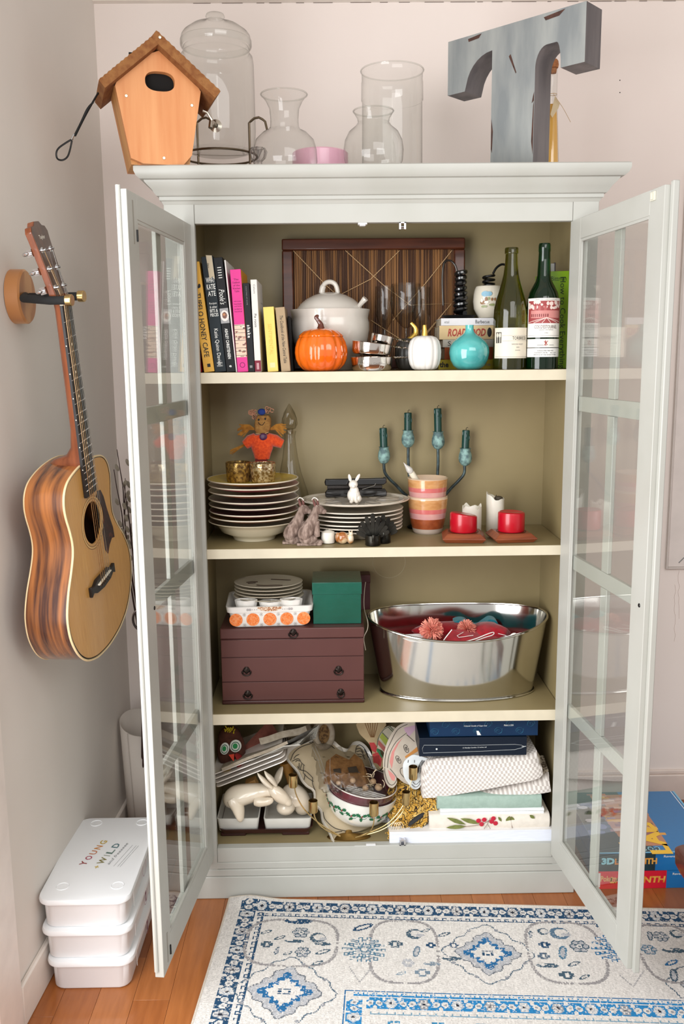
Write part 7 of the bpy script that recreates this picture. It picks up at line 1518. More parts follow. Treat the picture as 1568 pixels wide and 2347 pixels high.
towel('grey and white checked towel wedged underneath the top one', [(1000, 1827, 1831, .050), (1060, 1816, 1830, .046), (1120, 1806, 1828, .044), (1180, 1795, 1824, .042), (1240, 1780, 1819, .042), (1262, 1770, 1815, .044)], .20, 2)
sheet('patterned_napkin', 'dark and cream speckled napkin edge beside the right cabinet wall', 'napkin', mat('speckled_cloth', (196, 186, 170), .95, c2=(96, 84, 72), ns=160, lo=.45, hi=.55), [(1222, 1772, .075), (1256, 1772, .08), (1246, 1735, .14), (1215, 1732, .14)], th=.012, wav=.002, part='cloth')
# --- candle boxes
nvy = mat('navy_card', (8, 24, 42), .4, c2=(6, 20, 36), ns=3, spec=.3); 
z0c = ZA(1733, .25, .05); z1c = ZA(1690, .25, .05); xa, xb = XA(961, .05, z0c), XA(1207, .05, z0c)
t = thing('candle_box', 'dark navy candle box with a white candle outline, lower of the two boxes', 'box', ((xa+xb)/2, .12, z0c)); RB = Matrix.Rotation(-.03, 4, 'Y')
MB().box(xa, xb, .05, .20, z0c+.001, z1c).obj('box_body', nvy, t, bevel=.001); 
wi = mat('print_white', (222, 226, 226), .6); w_ = .0012
def pc(x, y, Y=.0492): return PY(x, y, Y)
b = MB(); o_ = [(968, 1716), (970, 1726), (1100, 1722), (1180, 1718), (1196, 1714), (1203, 1711), (1196, 1708), (1180, 1706), (1100, 1708), (972, 1708), (968, 1716)]
b.tube([pc(*q) for q in o_], .0008, 5, flat=.4); b.tube([pc(1196, 1711), pc(1206, 1710.5)], .0007, 5); c = pc(1001, 1717); b.ell(tuple(c), (.0026, .0006, .0026), 12, 6); b.obj('candle_outline', wi, t)
text('12 Handipt Candles 12 inches tall', .064, .0042, frame(tuple(pc(1088, 1713.5)), (1, 0, .02), (-.02, 0, 1), (0, -1, 0)), wi, t)
z0d = z1c+.0008; z1d = Z3-.034; xa, xb = XA(985, .055, z0d), XA(1233, .055, z0d)
t = thing('candle_box', 'blue damask candle box on top, pushed up under the shelf', 'box', ((xa+xb)/2, .12, z0d))
MB().box(xa, xb, .055, .21, z0d, z1d).obj('box_body', mat('blue_card', (8, 48, 84), .4, c2=(6, 40, 72), ns=4, spec=.3), t, bevel=.001)
b = MB(); rs = random.Random(8)
for k in range(10):
    cx_, cy_ = xa+.014+k*(xb-xa-.02)/9.5, z0d+(z1d-z0d)*(.25+.35*(k % 2)); s_ = 1 if k % 2 else -1
    b.tube([(cx_+s_*(.012-.0010*a)*math.cos(a), .0547, cy_+(.012-.0010*a)*math.sin(a)) for a in np.linspace(0, 9, 26)], .0006, 4, flat=.4)
    b.tube([(cx_+.010*math.cos(a), .0547, cy_+.008-.012*abs(math.sin(a*1.5))) for a in np.linspace(0, 3.1, 14)], .0005, 4, flat=.4)
b.obj('damask_scrolls', mat('damask_blue', (70, 136, 164), .4), t)
text('Colonial Candle of Cape Cod', .062, .005, frame(tuple(PY(1090, 1664, .0545)), (1, 0, 0), (0, 0, 1), (0, -1, 0)), wi, t, shear=.25, bold=.01); text('Made in USA', .026, .005, frame(tuple(PY(1166, 1662, .0545)), (1, 0, 0), (0, 0, 1), (0, -1, 0)), wi, t, 'small_lettering', shear=.25, bold=.01)
MB().add([tuple(PY(x, y, .054)) for x, y in ((1092, 1675), (1097, 1675), (1103, 1685), (1094, 1685))], [(0, 1, 2, 3)]).obj('white_mark', wi, t, flat=True)
xa = XA(954, .11, z1c); t = thing('black_candle_box', 'plain black box behind the blue damask box', 'box', (xa+.03, .2, z1c)); MB().box(xa, xa+.03, .215, .29, z1c-.04, z1d-.004).obj('box_body', mat('black_card', (22, 26, 30), .5), t, bevel=.001)

# ================================================================== left wall: guitar on its hook
A = Vector((-.687, -.44, .987)); th_ = .14
nv = Vector((math.cos(th_), -math.sin(th_), 0)); wv = Vector((math.sin(th_), math.cos(th_), 0))
Uv = (wv*-.185+Vector((0, 0, .983))).normalized(); Rv = (wv*.983+Vector((0, 0, .185))).normalized()
nut = A+wv*.0945+Vector((0, 0, 1.549-.987)); org = nut-Uv*.780
Gm = frame(tuple(org), Rv, Uv, nv); GR = Gm.to_3x3()
gt = thing('acoustic_guitar', 'small acoustic guitar with spruce top and striped rosewood sides hanging on the left wall', 'guitar', tuple(org), rot=GR)
hw_ = [(0, .0), (.004, .05), (.012, .085), (.03, .125), (.06, .158), (.10, .180), (.135, .187), (.17, .183), (.21, .163), (.245, .137), (.275, .118), (.30, .112), (.33, .116), (.36, .124), (.385, .126), (.41, .118), (.428, .098), (.438, .066), (.443, .030), (.444, .0)]
yy = [p[0] for p in hw_]
pts = [(w, y) for y, w in hw_][1:-1]; loop = [Vector((0, 0, 0))]+[Vector((w, y, 0)) for w, y in pts]+[Vector((0, .444, 0))]+[Vector((-w, y, 0)) for w, y in pts[::-1]]
loop = [Vector((p.x, p.y, 0)) for p in spline(loop, 4, closed=True)]
spr = mat('spruce_top', (212, 160, 92), .32, c2=(198, 144, 76), ns=10, nd=3, stretch=(60, 1.5, 1), lo=.35, hi=.65, coat=.35)
ros = mat('rosewood_side', (168, 104, 54), .25, c2=(66, 36, 28), ns=3, nd=6, stretch=(2.2, 1.0, 22), lo=.38, hi=.62, coat=.7)
TD = .098; n = len(loop)
depth = lambda y: TD-.012*(y/.444)
b = MB(); b.loft([[(p.x, p.y, -.002) for p in loop], [(p.x, p.y, -depth(p.y)*.5) for p in loop], [(p.x, p.y, -depth(p.y)) for p in loop]], False); b.obj('side', ros, gt, local=True, sharp=70)
MB().add([(p.x*.997, p.y, -depth(p.y)) for p in loop], [tuple(range(n))]).obj('back', ros, gt, local=True)
hc = Vector((0, .305, 0)); hr_ = .047; nh = n
b = MB(); inner = []
for p in loop:
    d = (p-hc); inner.append(hc+d.normalized()*hr_)
b.loft([[(p.x*.985, p.y if 0 else hc.y+(p.y-hc.y)*.985, 0) for p in loop], [(p.x, p.y, 0) for p in inner]], False); b.loft([[(p.x, p.y, 0) for p in inner], [(p.x, p.y, -.003) for p in inner]], False); b.obj('soundboard', spr, gt, local=True, flat=True)
binding = mat('cream_binding', (232, 206, 160), .35); b = MB(); b.tube([(p.x, p.y, -.001) for p in loop]+[(loop[0].x, loop[0].y, -.001)], .0026, 6); b.obj('binding', binding, gt, local=True)
b = MB(); b.tube([(p.x*.985, hc.y+(p.y-hc.y)*.985, .0002) for p in loop]+[(loop[0].x*.985, hc.y+(loop[0].y-hc.y)*.985, .0002)], .0010, 5); b.obj('purfling', mat('purfling_dark', (40, 28, 20), .5), gt, local=True)
b = MB(); b.tube([(p.x, p.y, -depth(p.y)) for p in loop]+[(loop[0].x, loop[0].y, -depth(0))], .0016, 5); b.obj('back_binding', binding, gt, local=True)
MB().add([(p.x*.9, hc.y+(p.y-hc.y)*.9, -.06) for p in loop], [tuple(range(n))]).obj('inside_back', mat('guitar_inside', (70, 40, 22), .8), gt, local=True)
for r, c, w in ((.0505, (214, 170, 110), .0016), (.0535, (60, 40, 26), .0008), (.0565, (226, 190, 130), .0018), (.0595, (60, 40, 26), .0008)):
    MB().tube([(r*math.cos(a), hc.y+r*math.sin(a), .0001) for a in np.linspace(0, 2*math.pi, 49)], w*.6, 5, flat=.5).obj('rosette_ring', mat('rosette_%d' % int(r*1e4), c, .4), gt, local=True)
pgp = [(.022, .352), (.030, .362), (.044, .356), (.053, .340), (.058, .322), (.070, .29), (.085, .268), (.090, .244), (.080, .240), (.066, .238), (.054, .225), (.046, .236), (.048, .262)]
arc_ = [(.060*math.cos(a), hc.y+.060*math.sin(a)) for a in np.linspace(-.75, .95, 10)]
b = MB().prism(arc_[::-1]+[(.044, .222), (.058, .206), (.072, .222), (.090, .232), (.106, .228), (.104, .254), (.092, .284), (.082, .312), (.074, .340), (.062, .360), (.044, .364)], .0001, .0012); b.obj('pickguard', mat('tortoise_guard', (46, 18, 16), .15, c2=(110, 52, 34), ns=60, nd=6, lo=.55, hi=.75, coat=.1), gt, local=True, flat=True)
ebo = mat('ebony', (28, 24, 24), .4, c2=(20, 17, 17), ns=30, stretch=(6, 1, 1)); by_ = .168
b = MB().prism([(-.070, by_-.014), (-.058, by_-.008), (-.040, by_-.016), (0, by_-.020), (.040, by_-.016), (.058, by_-.008), (.070, by_-.014), (.070, by_+.010), (.052, by_+.006), (.035, by_+.014), (-.035, by_+.014), (-.052, by_+.006), (-.070, by_+.010)], 0, .008); b.obj('bridge', ebo, gt, local=True, bevel=.0015)
bone = mat('bone', (238, 230, 210), .3); MB(TR(0, by_+.004, .010, rz=.06)).box(-.036, .036, -.0014, .0014, -.003, .003).obj('saddle', bone, gt, local=True, bevel=.0006)
for k in range(6): MB(TR(-.026+.0104*k, by_-.007, .008)).lathe([(0, .003), (.002, .0025), (.0026, 0)], 10).obj('bridge_pin', ebo, gt, local=True)
# neck
nk = mat('mahogany_neck', (138, 76, 44), .3, c2=(108, 54, 28), ns=8, stretch=(8, 1, 8), coat=.5)
fbz = .009; w0, w1 = .0275, .0215
b = MB(); rings = []
for y, w, d in ((.400, .020, .075), (.444, .0265, .080), (.452, .0262, .070), (.462, .0258, .040), (.48, .0252, .027), (.52, .0248, .021), (.60, .0238, .020), (.70, .0226, .019), (.770, .0218, .018), (.785, .0215, .020), (.80, .021, .018)):
    ring_ = [(w, y, .003)]+[(w*math.cos(a), y, .003-d*abs(math.sin(a))**.8) for a in np.linspace(.2, math.pi-.2, 9)]+[(-w, y, .003)]; rings.append(ring_)
b.loft(rings); b.obj('neck', nk, gt, local=True, sharp=50)
b = MB(); b.add([(-.0285, .372, .0012), (.0285, .372, .0012), (.0218, .779, .0035), (-.0218, .779, .0035), (-.0285, .372, .0075), (.0285, .372, .0075), (.0218, .779, .0085), (-.0218, .779, .0085)], [(0, 3, 2, 1), (4, 5, 6, 7), (0, 1, 5, 4), (1, 2, 6, 5), (2, 3, 7, 6), (3, 0, 4, 7)]); b.obj('fretboard', ebo, gt, local=True)
scale = .78-by_-.004
for k in range(1, 21):
    y = .78-scale*(1-2**(-k/12)); w = .0218+(.0285-.0218)*(.779-y)/(.779-.372)
    if y > .375: MB().tube([(-w, y, .0080+.0006*(k/40)), (w, y, .0080)], .0009, 6).obj('fret', chrome, gt, local=True)
for k in (3, 5, 7, 9, 12, 15):
    y = .78-scale*(1-(2**(-k/12)+2**(-(k-1)/12))/2); MB(TR(0 if k != 12 else .008, y, .0082)).lathe([(0, .0006), (.0026, .0004), (.0028, 0)], 12).obj('inlay_dot', bone, gt, local=True)
    w = .0218+(.0285-.0218)*(.779-y)/(.779-.372); MB(TR(-w-.0001, y, .006, ry=-math.pi/2)).lathe([(0, .0004), (.0012, .0003), (.0013, 0)], 8).obj('side_dot', bone, gt, local=True)
MB().box(-.0215, .0215, .779, .785, .003, .0105).obj('nut', bone, gt, local=True, bevel=.0008)
hd = math.radians(13); HF = frame((0, .785, .004), (1, 0, 0), (0, math.cos(hd), -math.sin(hd)), (0, math.sin(hd), math.cos(hd)))
hp = [(-.022, 0), (-.028, .018), (-.029, .06), (-.0335, .125), (-.036, .140), (-.030, .150), (-.018, .152), (-.010, .160), (.010, .160), (.018, .152), (.030, .150), (.036, .140), (.0335, .125), (.029, .06), (.028, .018), (.022, 0)]
MB(HF).prism(hp, -.014, 0).obj('headstock', nk, gt, local=True, bevel=.0015)
MB(HF).prism([(x*.985, y*.992+.0005) for x, y in hp], .0002, .0012).obj('head_veneer', mat('head_veneer', (84, 48, 30), .3, c2=(60, 32, 20), ns=12, stretch=(6, 1, 1), coat=.6), gt, local=True)
text('Taylor', .026, .010, HF @ TR(0, .128, .0013), mat('pearl', (226, 220, 206), .2), gt, local=True, bold=.02)
b = MB(HF); 
for s in (-1, 1):
    for k in range(3):
        y = .030+.037*k; x = s*.019; tq = MB(HF)
        tq.lathe([(0, .009), (.0028, .0085), (.0030, .003), (.006, .0025), (.0065, .001)], 14, TR(x, y)); tq.box(x-s*.0 if 0 else min(s*.016, s*.034), max(s*.016, s*.034), y-.007, y+.007, -.026, -.0142); tq.tube([(s*.030, y, -.020), (s*.044, y, -.020)], .0022, 8); tq.ell((s*.050, y, -.020), (.0075, .0042, .0072), 14, 8)
        tq.obj('tuner', chrome, gt, local=True)
for k in range(6):
    s = -1 if k < 3 else 1; kk = k if k < 3 else 5-k; x0 = -.026+.0104*k; xn = -.0175+.007*k
    hp_ = HF @ Vector((s*.019, .030+.037*kk, .005)); MB().tube([(x0, by_-.006, .010), (x0*.98, by_+.004, .0132), (xn, .781, .0112), tuple(hp_)], .00055 if k > 2 else .0008, 5).obj('string', mat('steel_string' if k > 2 else 'bronze_string', (206, 204, 200) if k > 2 else (206, 170, 130), .25, .9), gt, local=True)
# hook on its round wooden plate
XD = wallx(-.25); c = Vector((XD+.030, (Gm @ Vector((0, .80, 0))).y-.0, (Gm @ Vector((0, .80, 0))).z)); 
v = ray(64, 680); kk = (XD+.031-CAM.x)/v.x; cD = CAM+v*kk
hk = thing('guitar_hook', 'round oak wall plate with black padded prongs and brass caps holding the guitar', 'hook', (XD, cD.y, cD.z))
okm = mat('light_oak', (206, 152, 100), .4, c2=(180, 122, 72), ns=5, nd=4, stretch=(1, 1, 1), wave=('Y', 5, 6, 1.4), coat=.2)
Rd = 61*MP(cD); FD = frame((XD, cD.y, cD.z), (0, 1, 0), (0, 0, 1), (1, 0, 0))
MB(FD).lathe([(0, 0), (Rd, 0), (Rd, .027), (Rd-.004, .031), (0, .031)], 64).obj('wall_plate', okm, hk)
nb = Gm @ Vector((0, .792, -.004)); pr1 = Gm @ Vector((-.031, .795, .0)); pr2 = Gm @ Vector((.031, .795, .0)); 
for pp in (pr1, pr2):
    st0 = Vector((XD+.031, cD.y+(pp.y-nb.y)*.5, cD.z+.0)); tip = pp+nv*.022+Vector((0, 0, -.004))
    MB().tube([st0, Vector((XD+.05, pp.y*.5+st0.y*.5, (st0.z+tip.z)/2)), pp-nv*.01+Vector((0, 0, -.004)), tip], .0085, 14).obj('prong', mat('black_foam', (20, 20, 20), .85), hk)
    MB().tube([tip+nv*.0004, tip+nv*.014], .0115, 18).obj('brass_cap', brass, hk, bevel=.0015)
# ================================================================== corner: paper roll, willow branches
rl = mat('paper_roll', (200, 190, 180), .75, c2=(188, 178, 168), ns=4)
X0, Y0 = -.715, .33; Rr = (PY(345+14, 1660, .3).x-PY(266, 1660, .3).x)/2
t = thing('paper_roll', 'loose roll of grey white poster paper standing in the corner behind the bins', 'paper roll', (X0, Y0, 0))
b = MB(); rings = []
zt_r = ZA(1668, X0, Y0-.04)
sp_ = [(Rr*(1-.05*a/6.3)*math.cos(a-2.0), Rr*(1-.05*a/6.3)*math.sin(a-2.0)) for a in np.linspace(0, 8.0, 70)]
b.loft([[(X0+x+.012, Y0+y, .0005) for x, y in sp_], [(X0+x, Y0+y, zt_r+.022*math.sin(math.atan2(y, x)-.6)) for x, y in sp_]], False, closed=False); b.obj('sheet', rl, t, solid=.0012, sharp=60)
wl = mat('willow_bark', (64, 36, 30), .7, c2=(44, 24, 22), ns=80); bud = mat('willow_bud', (150, 140, 124), .95, c2=(126, 116, 100), ns=120, sheen=.5)
def branch(label, pix, Y, buds, twig=None, r0=.0034):
    P_ = [PY(x, y, Y) for x, y in pix[:-1]]+[Vector((-.715+.002*len(label)%9*.004-.01, .33, .03))]; t = thing('willow_branch', label, 'branch', tuple(P_[-1]), group='pussy willow branches in the corner')
    S = spline(P_, 6); n = len(S); MB().tube(S, [r0*(.3+.7*i/n) for i in range(n)], 7).obj('stem', wl, t)
    rs = random.Random(int(pix[0][0]*7+pix[0][1])); m_ = [S[int(u*(n-1))] for u in buds]
    for p in m_:
        s = rs.choice((-1, 1)); MB(TR(p.x+s*.007, p.y-.003, p.z+.004, ry=s*.35)).ell((0, 0, 0), (.0052, .0048, .0105), 10, 8).obj('bud', bud, t)
    if twig:
        a = S[int(n*.35)]; b = MB().tube([a, PY(*twig[:2], Y)], [.0018, .0008], 6); b.obj('twig', wl, t)
br_ = [('pussy willow branch with the farthest left tip', [(261, 1076), (268, 1120), (278, 1170), (284, 1220), (291, 1270), (297, 1320), (306, 1380), (316, 1440), (326, 1560), (330, 1700)], .22, (.2, .3, .38, .45), None),
       ('tallest pussy willow branch, second from the left, with a side twig', [(268, 1030), (275, 1075), (282, 1120), (285, 1180), (290, 1240), (297, 1290), (305, 1340), (315, 1400), (328, 1520), (338, 1700)], .21, (.12, .22, .3, .36, .42, .5), (287, 1096)),
       ('pussy willow branch with big buds, third from the left', [(284, 1110), (290, 1150), (296, 1190), (300, 1230), (306, 1280), (312, 1330), (320, 1390), (330, 1500), (345, 1700)], .20, (.1, .18, .26, .34, .42), None),
       ('pussy willow branch half hidden by the open left door', [(296, 990), (298, 1030), (300, 1080), (302, 1130), (303, 1180), (306, 1240), (310, 1300), (316, 1360), (330, 1480), (350, 1700)], .23, (.05, .12, .2, .3, .38, .44), None),
       ('pussy willow branch hugging the door edge, lowest tip', [(300, 1200), (302, 1240), (305, 1280), (309, 1330), (313, 1370), (318, 1420), (332, 1520), (352, 1700)], .19, (.1, .2, .3, .45), None)]
for a in br_: branch(*a[:4], twig=a[4])
# ================================================================== storage bins
wb_ = mat('bin_plastic', (240, 241, 242), .38, c2=(237, 238, 239), ns=3)
bx0, bx1, by0, by1 = -.797, -.612, -.352, .0
zs_b = [.0006, .0795, .158, .235]
lbs = ('white plastic storage bin at the bottom of the stack of three', 'white plastic storage bin in the middle of the stack of three', 'white plastic storage bin with printed lid on top of the stack of three')
for k in range(3):
    z0_, z1_ = zs_b[k]+.0006, zs_b[k+1]-.0004; lid = k == 2; ox = (.004, -.004, -.006)[k]
    t = thing('storage_bin', lbs[k], 'bin', ((bx0+bx1)/2, (by0+by1)/2, z0_), group='stacked white storage bins')
    r = .022; rt = z1_-.012
    b = MB(); b.loft([rr_ring(bx0+ox+.006, bx1-.006, by0+.006, by1-.006, r, z0_, 8), rr_ring(bx0+ox+.002, bx1-.002, by0+.002, by1-.002, r+.003, z0_+.005, 8), rr_ring(bx0+ox, bx1, by0, by1, r+.003, rt-.002, 8)]+([rr_ring(bx0+ox-.002, bx1+.002, by0-.002, by1+.002, r+.003, rt, 8)] if True else [])); b.obj('tub', wb_, t, sharp=50)
    o_ = .0095
    b = MB(); b.loft([rr_ring(bx0+ox-.004, bx1+.004, by0-.004, by1+.004, r+.006, rt-.003, 8), rr_ring(bx0+ox-o_, bx1+o_, by0-o_, by1+o_, r+.010, rt-.0005, 8), rr_ring(bx0+ox-o_-.001, bx1+o_+.001, by0-o_-.001, by1+o_+.001, r+.011, rt+.005, 8), rr_ring(bx0+ox-o_+.001, bx1+o_-.001, by0-o_+.001, by1+o_-.001, r+.010, z1_-.001, 8), rr_ring(bx0+ox-o_+.004, bx1+o_-.004, by0-o_+.004, by1+o_-.004, r+.008, z1_, 8)]); b.obj('lid', wb_, t, sharp=40)
    # oval emblem and seams on the right wall
    FR = lambda y, z: frame((bx1+.0022, y, z), (0, 1, 0), (0, 0, 1), (1, 0, 0)); zm = (z0_+rt)/2
    pkm = mat('emblem_mauve', (184, 140, 162), .5); MB(FR(-.16, zm)).tube([(.020*math.cos(a), .020*math.sin(a), 0) for a in np.linspace(0, 2*math.pi, 33)], .0007, 4, flat=.4).obj('emblem_ring', pkm, t)
    if k < 2: MB(FR(-.16, zm)).prism([(-.004, -.013), (.004, -.013), (.002, 0), (.006, .013), (-.006, .013), (-.002, 0)], 0, .0004).obj('emblem_figure', mat('emblem_plum', (120, 52, 92), .5), t)
    MB(FR(-.285, zm)).box(-.0012, .0012, -.022, .022, 0, .0012).obj('rib', wb_, t)
    if lid:
        zt_ = z1_; L_ = [('Y', (150, 60, 60)), ('O', (176, 84, 100)), ('U', (200, 130, 90)), ('N', (208, 140, 70)), ('G', (196, 166, 70))]
        # text runs away from the camera along the lid
        p0, p1 = PZ(180, 1985, zt_), PZ(233, 1932, zt_); q0, q1 = PZ(215, 1980, zt_), PZ(256, 1937, zt_)
        def row(s, cols_, a, c, h):
            d = (c-a); wd_ = [{'I': .35, '+': .7, 'W': 1.3}.get(q, 1.0) for q in s]; n = sum(wd_); u = 0
            for ch_, co_, w_ in zip(s, cols_, wd_):
                p = a+d*((u+w_/2)/n); u += w_; F = frame((p.x, p.y, zt_+.0003), d.normalized(), Vector((-d.y, d.x, 0)).normalized()); text(ch_, d.length/n*(w_-.28), h if ch_ != '+' else h*.6, F, mat('lid_ink_%d' % co_[0], co_, .5), t, 'lid_letter', bold=.02)
        dy_ = Vector((0, .105, 0))
        a = PZ(186, 1985, zt_); row('YOUNG', [c for _, c in L_], a, a+Vector((.030, .118, 0)), .017)
        a = PZ(220, 1986, zt_)+Vector((0, -.012, 0)); row('+WILD', [(206, 176, 80), (128, 120, 66), (110, 118, 80), (96, 120, 110), (84, 118, 124)], a, a+Vector((.030, .118, 0)), .017)
        a = PZ(243, 1986, zt_); d = Vector((.030, .112, 0)); F = frame(tuple(a+d*.5+Vector((0, 0, .0003))), d, Vector((-d.y, d.x, 0))); text('and freeeeee', .10, .008, F, greym, t, 'lid_script', shear=.3)
        for kx in (.013, .023, .029): MB(F).box(-.055+.1*kx, .045, -.005-kx, -.0045-kx, 0, .0003).obj('lid_line', greym, t)
        for cx_, cy_ in ((bx1-.028, by0+.045), (bx0+.03, by0+.045), (bx0+.035, by1-.02), (bx1-.03, by1-.02)): MB(TR(cx_, cy_, zt_)).lathe([(.0135, 0), (.0145, .0012), (.0155, 0)], 28).obj('lid_boss', wb_, t)
# ================================================================== board games on the floor, right
def gbox(label, x0, y0, x1, y1, z0, z1, mtop, mfl, msplit, xs):
    t = thing('board_game', label, 'board game', ((x0+x1)/2, (y0+y1)/2, z0)); b = MB().box(x0, x1, y0, y1, z0, z1); b.obj('box_base', mtop, t, bevel=.001)
    MB().box(x0, xs, y0-.0012, y0-.0001, z0, z1-.0004).obj('front_print', mfl, t); MB().box(xs, x1, y0-.0012, y0-.0001, z0, z1-.0004).obj('front_print', msplit, t); return t
gblue = mat('game_blue', (14, 104, 176), .3, c2=(24, 122, 190), ns=6, coat=.3); gred = mat('game_red', (226, 34, 60), .3, c2=(206, 20, 50), ns=6, coat=.3); gdark = mat('game_teal_black', (30, 62, 72), .3, c2=(20, 44, 54), ns=18, coat=.3)
gx0 = PZ(1370, 2038, 0).x; yg = .012; z1g, z2g = .0527, .1045
t = gbox('red and blue board game box at the bottom by the right door', gx0, yg, gx0+.345, yg+.345, .0006, z1g, gblue, gred, gblue, PY(1527, 2018, yg).x)
S_ = lambda x, y: frame(tuple(PY(x, y, yg-.0013)), (1, 0, 0), (0, 0, 1), (0, -1, 0))
gold_ = mat('print_gold', (240, 190, 90), .4, c2=(226, 130, 40), ns=60); 
text('LABYRINTH', .152, .019, S_(1462, 2016), gold_, t, bold=.04, shear=.1); text('Pokemon', .06, .017, S_(1402, 2014), mat('print_pale_gold', (232, 186, 120), .4), t, 'small_lettering', bold=.03); text('Ravensburger', .062, .008, S_(1568, 2003), whiteink, t, 'maker_lettering', bold=.02)
MB().box(gx0+.0003, gx0+.006, yg-.0016, yg-.0012, .006, .048).obj('age_label', whiteink, t)
t = gbox('dark and blue board game box lying on top of the red one', gx0+.0, yg, gx0+.335, yg+.345, z1g+.0006, z2g, gblue, gdark, gblue, PY(1502, 1975, yg).x)
text('3D', .036, .020, S_(1394, 1974), mat('print_cyan', (150, 214, 228), .4), t, 'number_lettering', bold=.06); text('LABYRINTH', .115, .018, S_(1458, 1974), gold_, t, bold=.04); text('Ravensburger', .062, .008, S_(1548, 1963), whiteink, t, 'maker_lettering', bold=.02)
W_, H = .335, .345; cv = Canvas(W_, H, .0025, (34, 58, 70)); rs = random.Random(5)
cv.rect(W_*.47, W_, 0, H, (26, 116, 176)); cv.poly([(W_*.26, H*.10), (W_*.60, H*.10), (W_*.62, H*.72), (W_*.5, H*.95), (W_*.2, H*.95), (W_*.2, H*.6)], (190, 130, 96))
for k in range(60):
    x, y = rs.uniform(.16, .56)*W_, rs.uniform(.12, .95)*H; s = rs.uniform(.008, .022); cv.rect(x, x+s*1.6, y, y+s*.7, rs.choice([(226, 160, 60), (236, 184, 90), (206, 110, 60), (150, 100, 96), (170, 150, 176), (214, 180, 160), (120, 84, 72)]))
for k in range(16): cv.disk(rs.uniform(.02, .2)*W_, rs.uniform(.25, .8)*H, rs.uniform(.008, .02), rs.uniform(.006, .014), rs.choice([(120, 130, 170), (214, 214, 224), (96, 110, 150), (60, 80, 110)]))
cv.rect(0, W_, 0, .004, (120, 190, 220)); cv.rect(0, .002, 0, H, (90, 100, 104)); cv.rect(W_-.004, W_, 0, H, (120, 190, 220)); cv.rect(W_-.012, W_-.010, 0, H, (236, 240, 240))
for k in range(4): cv.disk(W_*(.33+.055*k), H*.06, .007, .010, (150, 214, 228)); cv.disk(W_*(.33+.055*k), H*.06, .005, .008, (40, 70, 90))
cv.mesh('lid_print', attrmat('print_game', .3, .05, coat=.3), t, flatfn(frame((gx0, yg, z2g+.0006), (1, 0, 0), (0, 1, 0))))
yel = mat('print_yellow', (246, 196, 60), .4)
ft = frame((PZ(1494, 1920, z2g).x, PZ(1494, 1920, z2g).y, z2g+.0009), (.0, 1, 0), (-1, 0, 0)); text('LAB', .17, .058, ft, yel, t, 'title_lettering', bold=.05)
MB(frame((gx0-.0008, yg+.05, z1g+.006), (0, 1, 0), (0, 0, 1), (-1, 0, 0))).box(0, .03, .004, .036, 0, .0005).obj('spec_label', whiteink, t)
# corner of a dark wooden bench in the lower right
wn = mat('walnut', (112, 62, 48), .35, c2=(84, 42, 32), ns=6, nd=5, stretch=(1, 8, 8), coat=.3)
t = thing('wooden_bench', 'rounded corner of a dark brown wooden bench at the right edge beside the board games', 'bench', (.95, -.2, 0))
zB = .26; c = PZ(1543, 1938, zB); 
R_ = .03; zB2 = .20
P_ = [(c.x, c.y, 0)]
b = MB(); b.loft([rr_ring(c.x+.012, c.x+.8, c.y-.30, c.y+.0, .02, zB2-.0, 6), rr_ring(c.x+.002, c.x+.81, c.y-.31, c.y+.008, .026, zB2+.02, 6), rr_ring(c.x, c.x+.81, c.y-.31, c.y+.01, .026, zB-.006, 6), rr_ring(c.x+.006, c.x+.80, c.y-.305, c.y+.004, .024, zB, 6)]); b.obj('seat', wn, t, sharp=40)
for dx, dy in ((.10, -.06), (.10, -.26), (.72, -.06), (.72, -.26)): MB().tube([(c.x+dx, c.y+dy, zB2+.002), (c.x+dx+.01, c.y+dy, .0095)], [.02, .014], 12).obj('leg', wn, t)
